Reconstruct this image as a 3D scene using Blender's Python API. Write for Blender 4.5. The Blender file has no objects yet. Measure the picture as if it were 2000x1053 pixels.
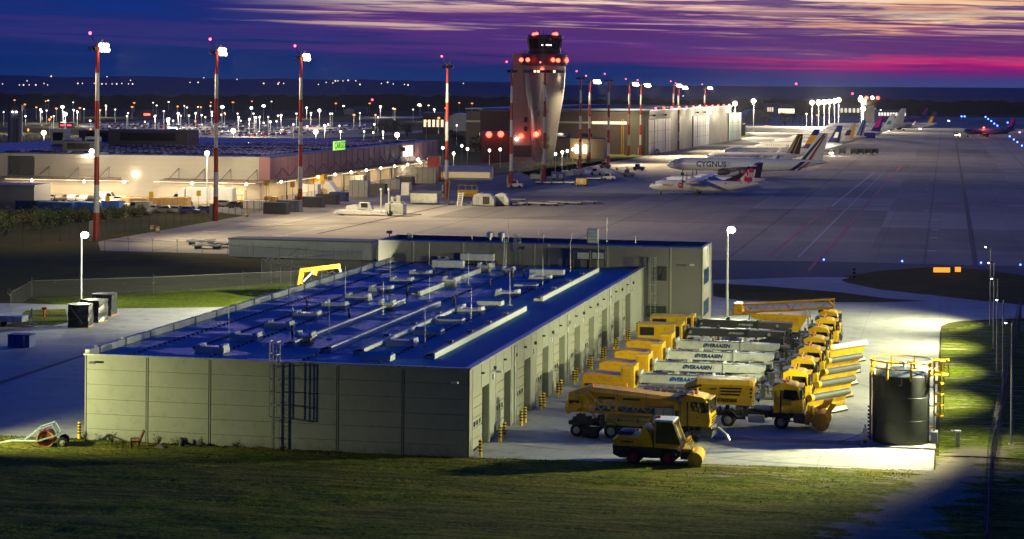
import bpy, math, random
from mathutils import Vector, Matrix, noise as mnoise
R = math.radians; PI = math.pi
SC = bpy.context.scene
COL = SC.collection

# ------------------------------------------------------------------ camera, light, exposure
CAM_H = 26.5; FPX = 3889.0; ROLL = 0.0075; HX, HY = 1000.0, 170.0
cam_d = bpy.data.cameras.new('camera'); cam_d.sensor_width = 36; cam_d.lens = 70
cam_d.shift_y = -(526.5-HY)/2000; cam_d.clip_start = 0.5; cam_d.clip_end = 40000
cam = bpy.data.objects.new('camera', cam_d); COL.objects.link(cam)
cam.location = (0, 0, CAM_H); cam.rotation_euler = (R(90), -ROLL, 0)
SC.camera = cam
SC.view_settings.view_transform = 'Standard'; SC.view_settings.look = 'None'
SC.view_settings.exposure = 0; SC.view_settings.gamma = 1
SC.cycles.use_denoising = True
SC.cycles.max_bounces = 5; SC.cycles.diffuse_bounces = 2; SC.cycles.glossy_bounces = 3
SC.cycles.transparent_max_bounces = 24
SC.cycles.sample_clamp_indirect = 4
SKY = 1.0            # strength of the dusk sky
LAMP = 1.0           # strength of every lamp, added fills included

def lin(c):
    return c/12.92 if c <= .04045 else ((c+.055)/1.055)**2.4
def S(r, g, b):
    return (lin(r/255), lin(g/255), lin(b/255), 1)

def build_world():
    w = bpy.data.worlds.new('World'); SC.world = w; w.use_nodes = True
    nt = w.node_tree; nt.nodes.clear(); N = nt.nodes; L = nt.links
    def put(sock, v):
        if isinstance(v, (int, float)): sock.default_value = v
        else: L.new(v, sock)
    def M(op, a, b=0.0, c=0.0, clamp=False):
        n = N.new('ShaderNodeMath'); n.operation = op; n.use_clamp = clamp
        put(n.inputs[0], a); put(n.inputs[1], b); put(n.inputs[2], c); return n.outputs[0]
    def ramp(v, stops):
        n = N.new('ShaderNodeValToRGB'); L.new(v, n.inputs[0]); e = n.color_ramp.elements
        while len(e) < len(stops): e.new(0.5)
        for k, (p, c) in enumerate(stops): e[k].position = p; e[k].color = S(*c)
        return n.outputs[0]
    def mix(f, a, b):
        n = N.new('ShaderNodeMix'); n.data_type = 'RGBA'
        put(n.inputs[0], f)
        for q, v in ((6, a), (7, b)):
            if isinstance(v, tuple): n.inputs[q].default_value = v
            else: L.new(v, n.inputs[q])
        return n.outputs[2]
    def smooth(v, a, b):
        n = N.new('ShaderNodeMapRange'); n.interpolation_type = 'SMOOTHSTEP'
        put(n.inputs[0], v); n.inputs[1].default_value = a; n.inputs[2].default_value = b
        n.inputs[3].default_value = 0; n.inputs[4].default_value = 1; return n.outputs[0]
    def noise(x, y, sx, sy, detail, rough=.5, seed=0.0, dist=0.0):
        c = N.new('ShaderNodeCombineXYZ'); L.new(M('MULTIPLY', x, sx), c.inputs[0]); L.new(M('MULTIPLY', y, sy), c.inputs[1]); c.inputs[2].default_value = seed
        n = N.new('ShaderNodeTexNoise'); n.inputs['Scale'].default_value = 1; n.inputs['Detail'].default_value = detail
        n.inputs['Roughness'].default_value = rough; n.inputs['Distortion'].default_value = dist
        L.new(c.outputs[0], n.inputs['Vector']); return n.outputs[0]
    tc = N.new('ShaderNodeTexCoord'); sp = N.new('ShaderNodeSeparateXYZ'); L.new(tc.outputs['Generated'], sp.inputs[0])
    X, Y, Z = sp.outputs
    hyp = M('SQRT', M('ADD', M('MULTIPLY', X, X), M('MULTIPLY', Y, Y)))
    el = M('ARCTAN2', Z, hyp); az = M('ARCTAN2', X, Y)
    sx = M('MULTIPLY', az, FPX); sy = M('MULTIPLY', el, FPX)          # bearing and height in 1/3889 rad
    tilt = M('MULTIPLY_ADD', sx, .018, sy)                           # the streaks lean a little
    n1 = noise(sx, tilt, 1/330, 1/11.5, 7, .56, 3.1, .5)
    n2 = noise(sx, tilt, 1/900, 1/42, 4, .5, 8.4, .2)
    off = M('ADD', M('MULTIPLY', M('SUBTRACT', n1, .5), 190), M('MULTIPLY', M('SUBTRACT', n2, .5), 130))
    amp = smooth(sy, 15, 75)
    q = M('DIVIDE', M('ADD', sy, M('MULTIPLY', off, amp)), 200.0, clamp=True)
    left = ramp(q, [(0, (4, 46, 104)), (.2, (0, 38, 104)), (.4, (16, 40, 108)), (.55, (46, 44, 116)), (.75, (22, 42, 114)), (.95, (8, 48, 126))])
    mid = ramp(q, [(0, (10, 50, 108)), (.15, (16, 40, 104)), (.26, (80, 36, 112)), (.42, (84, 42, 122)), (.55, (92, 48, 126)), (.68, (118, 66, 138)), (.78, (196, 126, 150)), (.86, (248, 196, 178)), (.98, (255, 220, 198))])
    right = ramp(q, [(0, (52, 70, 122)), (.09, (58, 56, 122)), (.17, (110, 24, 112)), (.25, (186, 14, 112)), (.33, (205, 56, 112)), (.42, (112, 56, 122)), (.52, (150, 84, 124)), (.62, (250, 184, 138)), (.78, (255, 220, 176)), (.95, (255, 238, 220))])
    wob = M('MULTIPLY', M('SUBTRACT', n2, .5), 500)
    sxw = M('ADD', sx, wob)
    c = mix(smooth(sxw, -560, 230), left, mid)
    c = mix(smooth(sxw, 150, 900), c, right)
    # dark cloud bars in the lit part of the sky
    n3 = noise(sx, tilt, 1/330, 1/13, 6, .6, 21.7, .3)
    bars = M('MULTIPLY', smooth(n3, .47, .57), M('MULTIPLY', smooth(sy, 45, 85), smooth(sx, -700, -200)))
    c = mix(M('MULTIPLY', bars, .9), c, S(76, 44, 118))
    n5 = noise(sx, tilt, 1/640, 1/27, 6, .6, 55.3, .6)
    big = M('MULTIPLY', smooth(n5, .47, .56), M('MULTIPLY', smooth(sy, 40, 80), M('MULTIPLY', smooth(sy, 175, 135), smooth(sx, -500, 100))))
    c = mix(M('MULTIPLY', big, .85), c, S(84, 44, 112))
    # pale streaks over the left half
    n4 = noise(sx, tilt, 1/520, 1/11, 5, .55, 40.2, .3)
    pale = M('MULTIPLY', smooth(n4, .57, .66), M('MULTIPLY', smooth(sy, 85, 130), smooth(sx, -620, -250)))
    c = mix(M('MULTIPLY', pale, .7), c, S(250, 205, 185))
    # the sky above the frame
    hi = ramp(M('DIVIDE', el, PI/2, clamp=True), [(0, (190, 150, 165)), (.05, (140, 118, 178)), (.1, (112, 106, 176)), (.15, (14, 72, 176)), (.4, (4, 66, 178)), (1, (2, 60, 172))])
    back = smooth(Y, .35, -.5)
    hi = mix(back, hi, S(20, 42, 112))
    c = mix(smooth(sy, 175, 420), c, hi)
    low = mix(back, c, S(14, 30, 80))
    c = mix(M('GREATER_THAN', Z, -.02), S(8, 16, 34), low)
    bg = N.new('ShaderNodeBackground'); L.new(c, bg.inputs[0]); bg.inputs[1].default_value = SKY
    out = N.new('ShaderNodeOutputWorld'); L.new(bg.outputs[0], out.inputs[0])
    w.cycles.sampling_method = 'MANUAL'; w.cycles.sample_map_resolution = 1024
build_world()

# ------------------------------------------------------------------ coordinates
TH = R(12.3); CT, ST = math.cos(TH), math.sin(TH)
def G(px, py, z=0.0):
    """point at height z seen at a photograph position (2000 x 1053)"""
    x = (px-HX)+ROLL*(py-HY); y = (py-HY)-ROLL*(px-HX)
    d = FPX*(CAM_H-z)/y
    return Vector((x*d/FPX, d, z))
def D(px, py, d):
    """point at distance d seen at a photograph position"""
    x = (px-HX)+ROLL*(py-HY); y = (py-HY)-ROLL*(px-HX)
    return Vector((x*d/FPX, d, CAM_H-y*d/FPX))
C0 = G(916, 895)
def W(w, u, z=0.0):
    """airfield grid: w to the right along the gable, u away along the garage wall"""
    return Vector((C0.x+w*CT+u*ST, C0.y-w*ST+u*CT, z))
def WU(p):
    x, y = p[0]-C0.x, p[1]-C0.y
    return (x*CT-y*ST, x*ST+y*CT)
GRID = -TH

# ------------------------------------------------------------------ mesh helpers
class MB:
    def __init__(s): s.v = []; s.f = []
    def add(s, vs, fs, T=None):
        o = len(s.v)
        s.v += [tuple(T @ Vector(p)) if T else tuple(p) for p in vs]
        s.f += [tuple(i+o for i in f) for f in fs]; return s
    def box(s, x0, x1, y0, y1, z0, z1, T=None, b=0):
        if b <= 0:
            return s.add([(x0,y0,z0),(x1,y0,z0),(x1,y1,z0),(x0,y1,z0),(x0,y0,z1),(x1,y0,z1),(x1,y1,z1),(x0,y1,z1)],
                  [(0,3,2,1),(4,5,6,7),(0,1,5,4),(1,2,6,5),(2,3,7,6),(3,0,4,7)], T)
        p = [(x0+b,y0),(x1-b,y0),(x1,y0+b),(x1,y1-b),(x1-b,y1),(x0+b,y1),(x0,y1-b),(x0,y0+b)]
        q = [(x0+b*1.4,y0+b),(x1-b*1.4,y0+b),(x1-b,y0+b*1.4),(x1-b,y1-b*1.4),(x1-b*1.4,y1-b),(x0+b*1.4,y1-b),(x0+b,y1-b*1.4),(x0+b,y0+b*1.4)]
        rings = [[(a,c,z0) for a,c in p],[(a,c,z1-b) for a,c in p],[(a,c,z1) for a,c in q]]
        return s.loft(rings, T)
    def loft(s, rings, T=None, cap=True, closed=False):
        n = len(rings[0]); vs = [p for r in rings for p in r]; fs = []
        m = len(rings)
        for k in range(m if closed else m-1):
            a = k*n; b = ((k+1) % m)*n
            for i in range(n):
                j = (i+1) % n; fs.append((a+i, a+j, b+j, b+i))
        if cap and not closed:
            fs.append(tuple(reversed(range(n)))); fs.append(tuple(range((m-1)*n, m*n)))
        return s.add(vs, fs, T)
    def cyl(s, p0, p1, r0, r1=None, n=10, T=None, cap=True):
        if r1 is None: r1 = r0
        p0, p1 = Vector(p0), Vector(p1); d = (p1-p0).normalized()
        a = d.orthogonal().normalized(); b = d.cross(a)
        rg = []
        for p, r in ((p0, r0), (p1, r1)):
            rg.append([tuple(p+(a*math.cos(t*2*PI/n)+b*math.sin(t*2*PI/n))*r) for t in range(n)])
        return s.loft(rg, T, cap)
    def tube(s, pts, r, n=6, T=None):
        for a, b in zip(pts[:-1], pts[1:]): s.cyl(a, b, r, r, n, T)
        return s
    def bar(s, p0, p1, w, T=None): return s.cyl(p0, p1, w*.707, w*.707, 4, T)
    def prism(s, pts, y0, y1, T=None):
        """polygon in x,z pushed along y"""
        return s.loft([[(x, y0, z) for x, z in pts], [(x, y1, z) for x, z in pts]], T)
    def prismz(s, pts, z0, z1, T=None):
        return s.loft([[(x, y, z0) for x, y in pts], [(x, y, z1) for x, y in pts]], T)
    def prismx(s, pts, x0, x1, T=None):
        return s.loft([[(x0, y, z) for y, z in pts], [(x1, y, z) for y, z in pts]], T)
    def lathe(s, prof, n=16, c=(0, 0, 0), T=None, cap=True):
        rg = [[(c[0]+r*math.cos(t*2*PI/n), c[1]+r*math.sin(t*2*PI/n), c[2]+z) for t in range(n)] for r, z in prof]
        return s.loft(rg, T, cap)
    def ring(s, c, R0, r, axis='z', n=20, m=5, T=None, a0=0, a1=2*PI):
        full = abs(a1-a0) > 6.28; rg = []
        for k in range(n if full else n+1):
            t = a0+(a1-a0)*k/n; ring = []
            for j in range(m):
                q = j*2*PI/m; rr = R0+r*math.cos(q); h = r*math.sin(q)
                x, y, z = rr*math.cos(t), rr*math.sin(t), h
                p = (x, y, z) if axis == 'z' else ((x, z, y) if axis == 'y' else (z, x, y))
                ring.append((c[0]+p[0], c[1]+p[1], c[2]+p[2]))
            rg.append(ring)
        return s.loft(rg, T, not full, full)
    def ball(s, c, r, n=8, m=5, sz=1.0, T=None):
        prof = [(max(.001, r*math.sin(PI*k/m)), -r*sz*math.cos(PI*k/m)) for k in range(m+1)]
        return s.lathe(prof, n, c, T)
    def disc(s, c, r, axis, n=16):
        pts = []
        for t in range(n):
            a, b = r*math.cos(t*2*PI/n), r*math.sin(t*2*PI/n)
            pts.append((c[0]+(0 if axis == 'x' else a), c[1]+(0 if axis == 'y' else (a if axis == 'x' else b)), c[2]+b if axis != 'z' else c[2]))
        return s.add(pts, [tuple(range(n))])
def Tm(x=0, y=0, z=0, rz=0, ry=0, rx=0, sc=1):
    return Matrix.Translation((x, y, z)) @ Matrix.Rotation(rz, 4, 'Z') @ Matrix.Rotation(ry, 4, 'Y') @ Matrix.Rotation(rx, 4, 'X') @ Matrix.Scale(sc, 4)

def tag(o, label=None, cat=None, group=None, kind=None):
    if label: o['label'] = label
    if cat: o['category'] = cat
    if group: o['group'] = group
    if kind: o['kind'] = kind
    return o
def mesh(name, mb, mats, smooth=False):
    me = bpy.data.meshes.new(name); me.from_pydata(mb.v, [], mb.f)
    import bmesh as _b
    bm = _b.new(); bm.from_mesh(me); _b.ops.recalc_face_normals(bm, faces=bm.faces); bm.to_mesh(me); bm.free()
    for m in (mats if isinstance(mats, (list, tuple)) else [mats]): me.materials.append(m)
    if smooth:
        me.polygons.foreach_set('use_smooth', [True]*len(me.polygons))
        me.set_sharp_from_angle(angle=R(38))
    me.update(); return me
def obj(name, mb, mat, parent=None, smooth=False, loc=None, rz=0, label=None):
    o = bpy.data.objects.new(name, mesh(name, mb, mat, smooth)); COL.objects.link(o)
    if parent: o.parent = parent
    if loc is not None: o.location = loc
    o.rotation_euler = (0, 0, rz)
    if label: o['label'] = label
    return o
def root(name, label, cat, loc=(0, 0, 0), rz=GRID, group=None):
    o = bpy.data.objects.new(name, None); COL.objects.link(o); o.empty_display_size = .3
    o.location = loc; o.rotation_euler = (0, 0, rz); return tag(o, label, cat, group)
def dup(o, loc=None, rz=None, label=None, parent=None):
    c = o.copy(); COL.objects.link(c)
    if parent: c.parent = parent
    if loc is not None: c.location = loc
    if rz is not None: c.rotation_euler = (0, 0, rz)
    if label: c['label'] = label
    for ch in o.children: dup(ch, parent=c)
    return c
def text_mb(s, size, ex=.01, bold=0.0, align='CENTER'):
    cu = bpy.data.curves.new('lettering', 'FONT'); cu.body = s; cu.size = size; cu.extrude = ex; cu.offset = bold
    cu.align_x = align; cu.align_y = 'CENTER'; cu.resolution_u = 2
    o = bpy.data.objects.new('lettering', cu); COL.objects.link(o)
    me = bpy.data.meshes.new_from_object(o)
    mb = MB(); mb.add([tuple(v.co) for v in me.vertices], [tuple(p.vertices) for p in me.polygons])
    bpy.data.objects.remove(o); bpy.data.curves.remove(cu); bpy.data.meshes.remove(me)
    return mb
def letters(s, size, x, y, z, bold=0.0, ex=.01, slant=0.0, sx=1.0, align='CENTER'):
    """lettering upright in the x-z plane, read from the -y side"""
    t = text_mb(s, size, ex, bold, align); m = MB()
    m.add([(x+(p[0]+p[1]*slant)*sx, y-p[2], z+p[1]) for p in t.v], t.f); return m
def lamp(name, kind, loc, power, col, parent=None, size=.3, aim=None, cone=120, blend=.6):
    l = bpy.data.lights.new(name, kind); l.energy = power*LAMP; l.color = col
    l.shadow_soft_size = size
    o = bpy.data.objects.new(name, l); COL.objects.link(o); o.location = loc
    if kind == 'SPOT':
        l.spot_size = R(cone); l.spot_blend = blend
    if aim is not None:
        o.rotation_euler = (Vector(aim)-Vector(loc)).to_track_quat('-Z', 'Y').to_euler()
    if parent: o.parent = parent
    return o

# ------------------------------------------------------------------ materials
MATS = {}
def mat(name, col, rough=.5, metal=0.0, var=.12, vs=2.0, emit=0.0, ecol=None, spec=.5, bump=0.0, bs=20, sample=False, coat=0.0, dirt=0.0, dz=1.4):
    if name in MATS: return MATS[name]
    m = bpy.data.materials.new(name); m.use_nodes = True; nt = m.node_tree; N = nt.nodes; L = nt.links
    b = N['Principled BSDF']; c = col if len(col) == 4 else (*col, 1)
    b.inputs['Base Color'].default_value = c; b.inputs['Roughness'].default_value = rough
    b.inputs['Metallic'].default_value = metal; b.inputs['Specular IOR Level'].default_value = spec
    b.inputs['Coat Weight'].default_value = coat
    if emit:
        b.inputs['Emission Color'].default_value = (*(ecol or c)[:3], 1); b.inputs['Emission Strength'].default_value = emit
        if not sample: m.cycles.emission_sampling = 'NONE'
    elif var:
        tc = N.new('ShaderNodeTexCoord'); n = N.new('ShaderNodeTexNoise'); n.inputs['Scale'].default_value = vs; n.inputs['Detail'].default_value = 6
        n.inputs['Roughness'].default_value = .62
        L.new(tc.outputs['Object'], n.inputs['Vector'])
        r = N.new('ShaderNodeMapRange'); r.inputs[1].default_value = .25; r.inputs[2].default_value = .75
        r.inputs[3].default_value = 1-var; r.inputs[4].default_value = 1+var; L.new(n.outputs[0], r.inputs[0])
        x = N.new('ShaderNodeVectorMath'); x.operation = 'SCALE'; x.inputs[0].default_value = c[:3]; L.new(r.outputs[0], x.inputs['Scale'])
        res = x.outputs[0]
        if dirt:
            sp = N.new('ShaderNodeSeparateXYZ'); L.new(tc.outputs['Object'], sp.inputs[0])
            n3 = N.new('ShaderNodeTexNoise'); n3.inputs['Scale'].default_value = 1.7; n3.inputs['Detail'].default_value = 7; n3.inputs['Roughness'].default_value = .7; L.new(tc.outputs['Object'], n3.inputs['Vector'])
            zr = N.new('ShaderNodeMapRange'); L.new(sp.outputs[2], zr.inputs[0]); zr.inputs[1].default_value = 0; zr.inputs[2].default_value = dz; zr.inputs[3].default_value = .26; zr.inputs[4].default_value = 0
            ad = N.new('ShaderNodeMath'); L.new(n3.outputs[0], ad.inputs[0]); L.new(zr.outputs[0], ad.inputs[1])
            mr = N.new('ShaderNodeMapRange'); L.new(ad.outputs[0], mr.inputs[0]); mr.inputs[1].default_value = .52; mr.inputs[2].default_value = .78; mr.inputs[3].default_value = 0; mr.inputs[4].default_value = dirt
            mx = N.new('ShaderNodeMix'); mx.data_type = 'RGBA'; L.new(mr.outputs[0], mx.inputs[0]); L.new(res, mx.inputs[6]); mx.inputs[7].default_value = (.10, .082, .055, 1); res = mx.outputs[2]
        L.new(res, b.inputs['Base Color'])
        r2 = N.new('ShaderNodeMapRange'); r2.inputs[1].default_value = .3; r2.inputs[2].default_value = .7
        r2.inputs[3].default_value = max(.05, rough-.12); r2.inputs[4].default_value = min(1, rough+.12); L.new(n.outputs[0], r2.inputs[0])
        L.new(r2.outputs[0], b.inputs['Roughness'])
        if bump:
            n2 = N.new('ShaderNodeTexNoise'); n2.inputs['Scale'].default_value = bs; n2.inputs['Detail'].default_value = 5
            L.new(tc.outputs['Object'], n2.inputs['Vector'])
            bp = N.new('ShaderNodeBump'); bp.inputs['Strength'].default_value = bump; bp.inputs['Distance'].default_value = .05
            L.new(n2.outputs[0], bp.inputs['Height']); L.new(bp.outputs[0], b.inputs['Normal'])
    MATS[name] = m; return m
def glow(name, col, strength, sample=False):
    return mat(name, (.8, .8, .8), .4, emit=strength, ecol=col, var=0, sample=sample)

YEL = mat('yellow paint', (.78, .48, .010), .38, var=.1, vs=.8, coat=.2, dirt=.75)
YEL2 = mat('yellow railing paint', (.80, .52, .015), .4)
ORA = mat('orange yellow paint', (.70, .37, .010), .42, var=.12, vs=.8, dirt=.8)
BLK = mat('black rubber', (.016, .016, .017), .75)
DRK = mat('dark chassis', (.028, .029, .033), .55)
DGR = mat('dark grey steel', (.075, .078, .085), .5, .2)
GRY = mat('grey steel', (.28, .29, .30), .4, .5)
GAL = mat('galvanised steel', (.50, .52, .52), .38, .6)
WHT = mat('white paint', (.72, .73, .71), .42)
OFF = mat('off white paint', (.56, .60, .54), .45, dirt=.6)
GLS = mat('dark glass', (.012, .015, .018), .06, var=0, spec=.9)
RED = mat('red paint', (.42, .035, .02), .45)
MRED = mat('mast red paint', (.44, .040, .018), .5)
MWHT = mat('mast white paint', (.66, .64, .60), .5)
BLU = mat('blue paint', (.03, .10, .38), .45)
BLKP = mat('black paint', (.015, .015, .016), .45)
NAVY = mat('navy paint', (.012, .03, .13), .42)
CON = mat('cast concrete', (.40, .39, .36), .85, var=.15, vs=1.5, bump=.2)
HUB = mat('red wheel hub', (.30, .02, .03), .5)
RIM = mat('wheel rim', (.36, .36, .34), .4, .5)
BEACON = glow('red beacon glow', (1, .05, .02), 7)
BEACONP = glow('pink beacon glow', (1, .06, .14), 6)
WARMB = glow('warm lamp glow', (1, .80, .48), 14)
COOLB = glow('cool lamp glow', (1, .97, .78), 20)
WHTB = glow('white lamp glow', (1, .93, .85), 12)
AMBB = glow('amber lamp glow', (1, .45, .08), 25)
BLUB = glow('blue lamp glow', (.05, .12, 1), 14)

def _ray(px, py):
    x = (px-HX)+ROLL*(py-HY); y = (py-HY)-ROLL*(px-HX)
    return Vector((x/FPX, 1, -y/FPX))
def PU(px, py, u):
    """(w, z) where the sight line meets the vertical plane at distance u along the grid"""
    d = _ray(px, py); o = Vector((-C0.x, -C0.y)); k = d.x*ST+d.y*CT; t = (u-(o.x*ST+o.y*CT))/k
    p = Vector((d.x*t, d.y*t)); return WU(p)[0], CAM_H+d.z*t
def PW(px, py, w):
    d = _ray(px, py); o = Vector((-C0.x, -C0.y)); k = d.x*CT-d.y*ST; t = (w-(o.x*CT-o.y*ST))/k
    p = Vector((d.x*t, d.y*t)); return WU(p)[1], CAM_H+d.z*t

# ------------------------------------------------------------------ ground
class NT:
    """small helper for hand-made ground materials"""
    def __init__(s, name, rough=.9):
        s.m = bpy.data.materials.new(name); s.m.use_nodes = True; s.t = s.m.node_tree; s.b = s.t.nodes['Principled BSDF']
        s.b.inputs['Roughness'].default_value = rough; s.b.inputs['Specular IOR Level'].default_value = .3
        tc = s.t.nodes.new('ShaderNodeTexCoord'); s.co = tc.outputs['Object']
        sp = s.t.nodes.new('ShaderNodeSeparateXYZ'); s.t.links.new(s.co, sp.inputs[0]); s.x, s.y, s.z = sp.outputs
    def put(s, k, v):
        if isinstance(v, (int, float)): k.default_value = v
        elif isinstance(v, tuple): k.default_value = (v[:3] if len(k.default_value) == 3 else (v if len(v) == 4 else (*v, 1)))
        else: s.t.links.new(v, k)
    def M(s, op, a, b=0.0, c=0.0, clamp=False):
        n = s.t.nodes.new('ShaderNodeMath'); n.operation = op; n.use_clamp = clamp
        s.put(n.inputs[0], a); s.put(n.inputs[1], b); s.put(n.inputs[2], c); return n.outputs[0]
    def vec(s, x, y, z=0.0):
        n = s.t.nodes.new('ShaderNodeCombineXYZ'); s.put(n.inputs[0], x); s.put(n.inputs[1], y); s.put(n.inputs[2], z); return n.outputs[0]
    def noise(s, sx, sy, detail=5, rough=.55, seed=0.0):
        n = s.t.nodes.new('ShaderNodeTexNoise'); n.inputs['Scale'].default_value = 1; n.inputs['Detail'].default_value = detail; n.inputs['Roughness'].default_value = rough
        s.t.links.new(s.vec(s.M('MULTIPLY', s.x, sx), s.M('MULTIPLY', s.y, sy), seed), n.inputs['Vector']); return n.outputs[0]
    def cell(s, sx, sy, ox=0.0, oy=0.0, seed=0.0):
        n = s.t.nodes.new('ShaderNodeTexWhiteNoise'); n.noise_dimensions = '3D'
        s.t.links.new(s.vec(s.M('FLOOR', s.M('MULTIPLY_ADD', s.x, 1/sx, ox)), s.M('FLOOR', s.M('MULTIPLY_ADD', s.y, 1/sy, oy)), seed), n.inputs[0]); return n.outputs[0]
    def joint(s, v, step, wid):
        f = s.M('FRACT', s.M('MULTIPLY', v, 1/step)); d = s.M('ABSOLUTE', s.M('SUBTRACT', f, .5))
        return s.M('GREATER_THAN', d, .5-wid/step/2)
    def sm(s, v, a, b, lo=0.0, hi=1.0):
        n = s.t.nodes.new('ShaderNodeMapRange'); n.interpolation_type = 'SMOOTHSTEP'; s.put(n.inputs[0], v)
        n.inputs[1].default_value = a; n.inputs[2].default_value = b; n.inputs[3].default_value = lo; n.inputs[4].default_value = hi; return n.outputs[0]
    def mix(s, f, a, b):
        n = s.t.nodes.new('ShaderNodeMix'); n.data_type = 'RGBA'; s.put(n.inputs[0], f); s.put(n.inputs[6], a); s.put(n.inputs[7], b); return n.outputs[2]
    def scale(s, c, f):
        n = s.t.nodes.new('ShaderNodeVectorMath'); n.operation = 'SCALE'; s.put(n.inputs[0], c); s.put(n.inputs['Scale'], f); return n.outputs[0]
    def bump(s, h, st=.5, dist=.05):
        n = s.t.nodes.new('ShaderNodeBump'); n.inputs['Strength'].default_value = st; n.inputs['Distance'].default_value = dist
        s.put(n.inputs['Height'], h); s.t.links.new(n.outputs[0], s.b.inputs['Normal'])
    def out(s, c): s.put(s.b.inputs['Base Color'], c); return s.m

def apron_mat():
    a = NT('apron concrete', .8); a.b.inputs['Specular IOR Level'].default_value = .06
    t = a.M('ADD', a.M('MULTIPLY', a.cell(7.5, 7.5), .10), a.M('MULTIPLY', a.cell(30, 52.5, .3, .2, 3.0), .48))
    t = a.M('ADD', t, a.M('MULTIPLY', a.noise(1/6, 1/40, 6, .6), .45)); t = a.M('ADD', t, a.M('MULTIPLY', a.noise(1/45, 1/11, 5, .6, 5.0), .45))
    t = a.M('ADD', t, .16)
    j = a.M('MAXIMUM', a.joint(a.x, 7.5, .16), a.joint(a.y, 7.5, .16)); j2 = a.M('MAXIMUM', a.joint(a.x, 30, .5), a.joint(a.y, 52.5, .5))
    t = a.M('MULTIPLY', t, a.M('SUBTRACT', 1.0, a.M('ADD', a.M('MULTIPLY', j, .2), a.M('MULTIPLY', j2, .2))))
    return a.out(a.scale((.30, .285, .245), t))
def yard_mat():
    a = NT('yard concrete', .7); a.b.inputs['Specular IOR Level'].default_value = .12
    t = a.M('ADD', a.M('MULTIPLY', a.cell(8, 6.0, .1, .55), .14), a.M('MULTIPLY', a.noise(.35, .35, 7, .62), .5))
    t = a.M('ADD', t, a.M('MULTIPLY', a.noise(.08, .7, 5, .6, 2.0), .45)); t = a.M('ADD', t, .42)
    t = a.M('MULTIPLY', t, a.sm(a.noise(1.6, 1.6, 3, .5, 9.0), .28, .4, .8, 1.0))
    j = a.M('MAXIMUM', a.joint(a.x, 8.13, .05), a.joint(a.y, 6.0, .05)); t = a.M('MULTIPLY', t, a.M('SUBTRACT', 1.0, a.M('MULTIPLY', j, .35)))
    for cx, cy, r0 in ((14, 40, 36), (16, 38, 36), (30, -6, 14), (30, -6, 16.2), (8, 30, 22), (10, 29, 22), (26, 34, 30.5), (27, 35, 33)):
        q = a.t.nodes.new('ShaderNodeVectorMath'); q.operation = 'DISTANCE'; a.t.links.new(a.vec(a.x, a.y), q.inputs[0]); q.inputs[1].default_value = (cx, cy, 0)
        d = a.M('ABSOLUTE', a.M('SUBTRACT', q.outputs['Value'], r0)); k = a.M('MULTIPLY', a.sm(d, .3, .12), a.sm(a.noise(.12, .12, 3, .5, cx), .42, .6, 0, .32)); t = a.M('MULTIPLY', t, a.M('SUBTRACT', 1.0, k))
    t = a.M('MULTIPLY', t, a.sm(a.noise(.5, .5, 6, .7, 17.0), .33, .48, .72, 1.0))
    a.bump(a.noise(6, 6, 4), .15, .02)
    return a.out(a.scale((.38, .39, .375), t))
def grass_mat(name, dry=.0, sand=False, far=False, lush=False):
    a = NT(name, .95); a.b.inputs['Specular IOR Level'].default_value = .1
    n1 = a.noise(.18, .3, 6, .6); n2 = a.noise(1.6, 2.6, 5, .65, 4.0); n3 = a.noise(.05, .09, 4, .5, 7.0)
    c = a.mix(a.sm(n2, .3, .7), (.045, .072, .005), (.17, .20, .012))
    c = a.mix(a.sm(n1, .42, .66, 0, .25 if lush else 1.0), c, (.19, .175, .022))
    if lush: c = a.mix(.8, c, a.mix(a.sm(n2, .3, .7), (.05, .085, .002), (.15, .20, .004)))
    c = a.mix(a.M('MULTIPLY', a.M('ADD', a.M('MULTIPLY', a.sm(n3, .4, .62), .5), dry, clamp=True), .1 if lush else 1.0), c, (.105, .088, .026))
    c = a.scale(c, a.M('MULTIPLY', a.sm(a.noise(3.2, 6.5, 6, .75, 14.0), .32, .68, .38, 1.55), a.sm(a.noise(.14, 2.1, 4, .6, 23.0), .35, .65, .62, 1.3)))
    if sand:
        wc = a.M('MULTIPLY_ADD', a.y, .20, 33.2)
        d = a.M('ABSOLUTE', a.M('SUBTRACT', a.x, wc))
        d = a.M('ADD', d, a.M('MULTIPLY', a.M('SUBTRACT', a.noise(.32, .5, 6, .65, 12.0), .5), 13.0))
        f = a.M('MULTIPLY', a.sm(d, 3.0, 1.6), a.sm(a.M('ADD', a.y, a.M('MULTIPLY', n1, 6.0)), 18, 13))
        # bare scrapes along the kerb of the yard
        e = a.M('MULTIPLY', a.sm(a.noise(.25, 1.2, 5, .6, 31.0), .54, .6), a.M('MULTIPLY', a.sm(a.y, -5, -2.5), a.sm(a.x, 14, 20)))
        f = a.M('MAXIMUM', f, a.M('MULTIPLY', e, .9))
        c = a.mix(f, c, a.mix(n2, (.36, .30, .22), (.22, .19, .145)))
    if far: c = a.scale(c, .45)
    a.bump(a.noise(5, 8, 6, .7, 2.0), .9, .12)
    return a.out(c)
M_APRON = apron_mat(); M_YARD = yard_mat()
M_GRASS = grass_mat('meadow grass', .25, far=True); M_LAWN = grass_mat('lawn grass', 0.0, True); M_LUSH = grass_mat('lush lawn grass', 0.0, True, lush=True)
M_ASPH = mat('asphalt', (.055, .055, .058), .8, var=.2, vs=.6)
M_LINEW = mat('worn white road paint', (.55, .52, .48), .7, var=.25)
M_LINER = mat('worn red road paint', (.42, .12, .11), .7, var=.25)
M_LINEY = mat('worn yellow road paint', (.55, .42, .10), .7, var=.2)
M_SEAL = mat('dark joint sealant', (.085, .05, .04), .8, var=.2)

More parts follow.
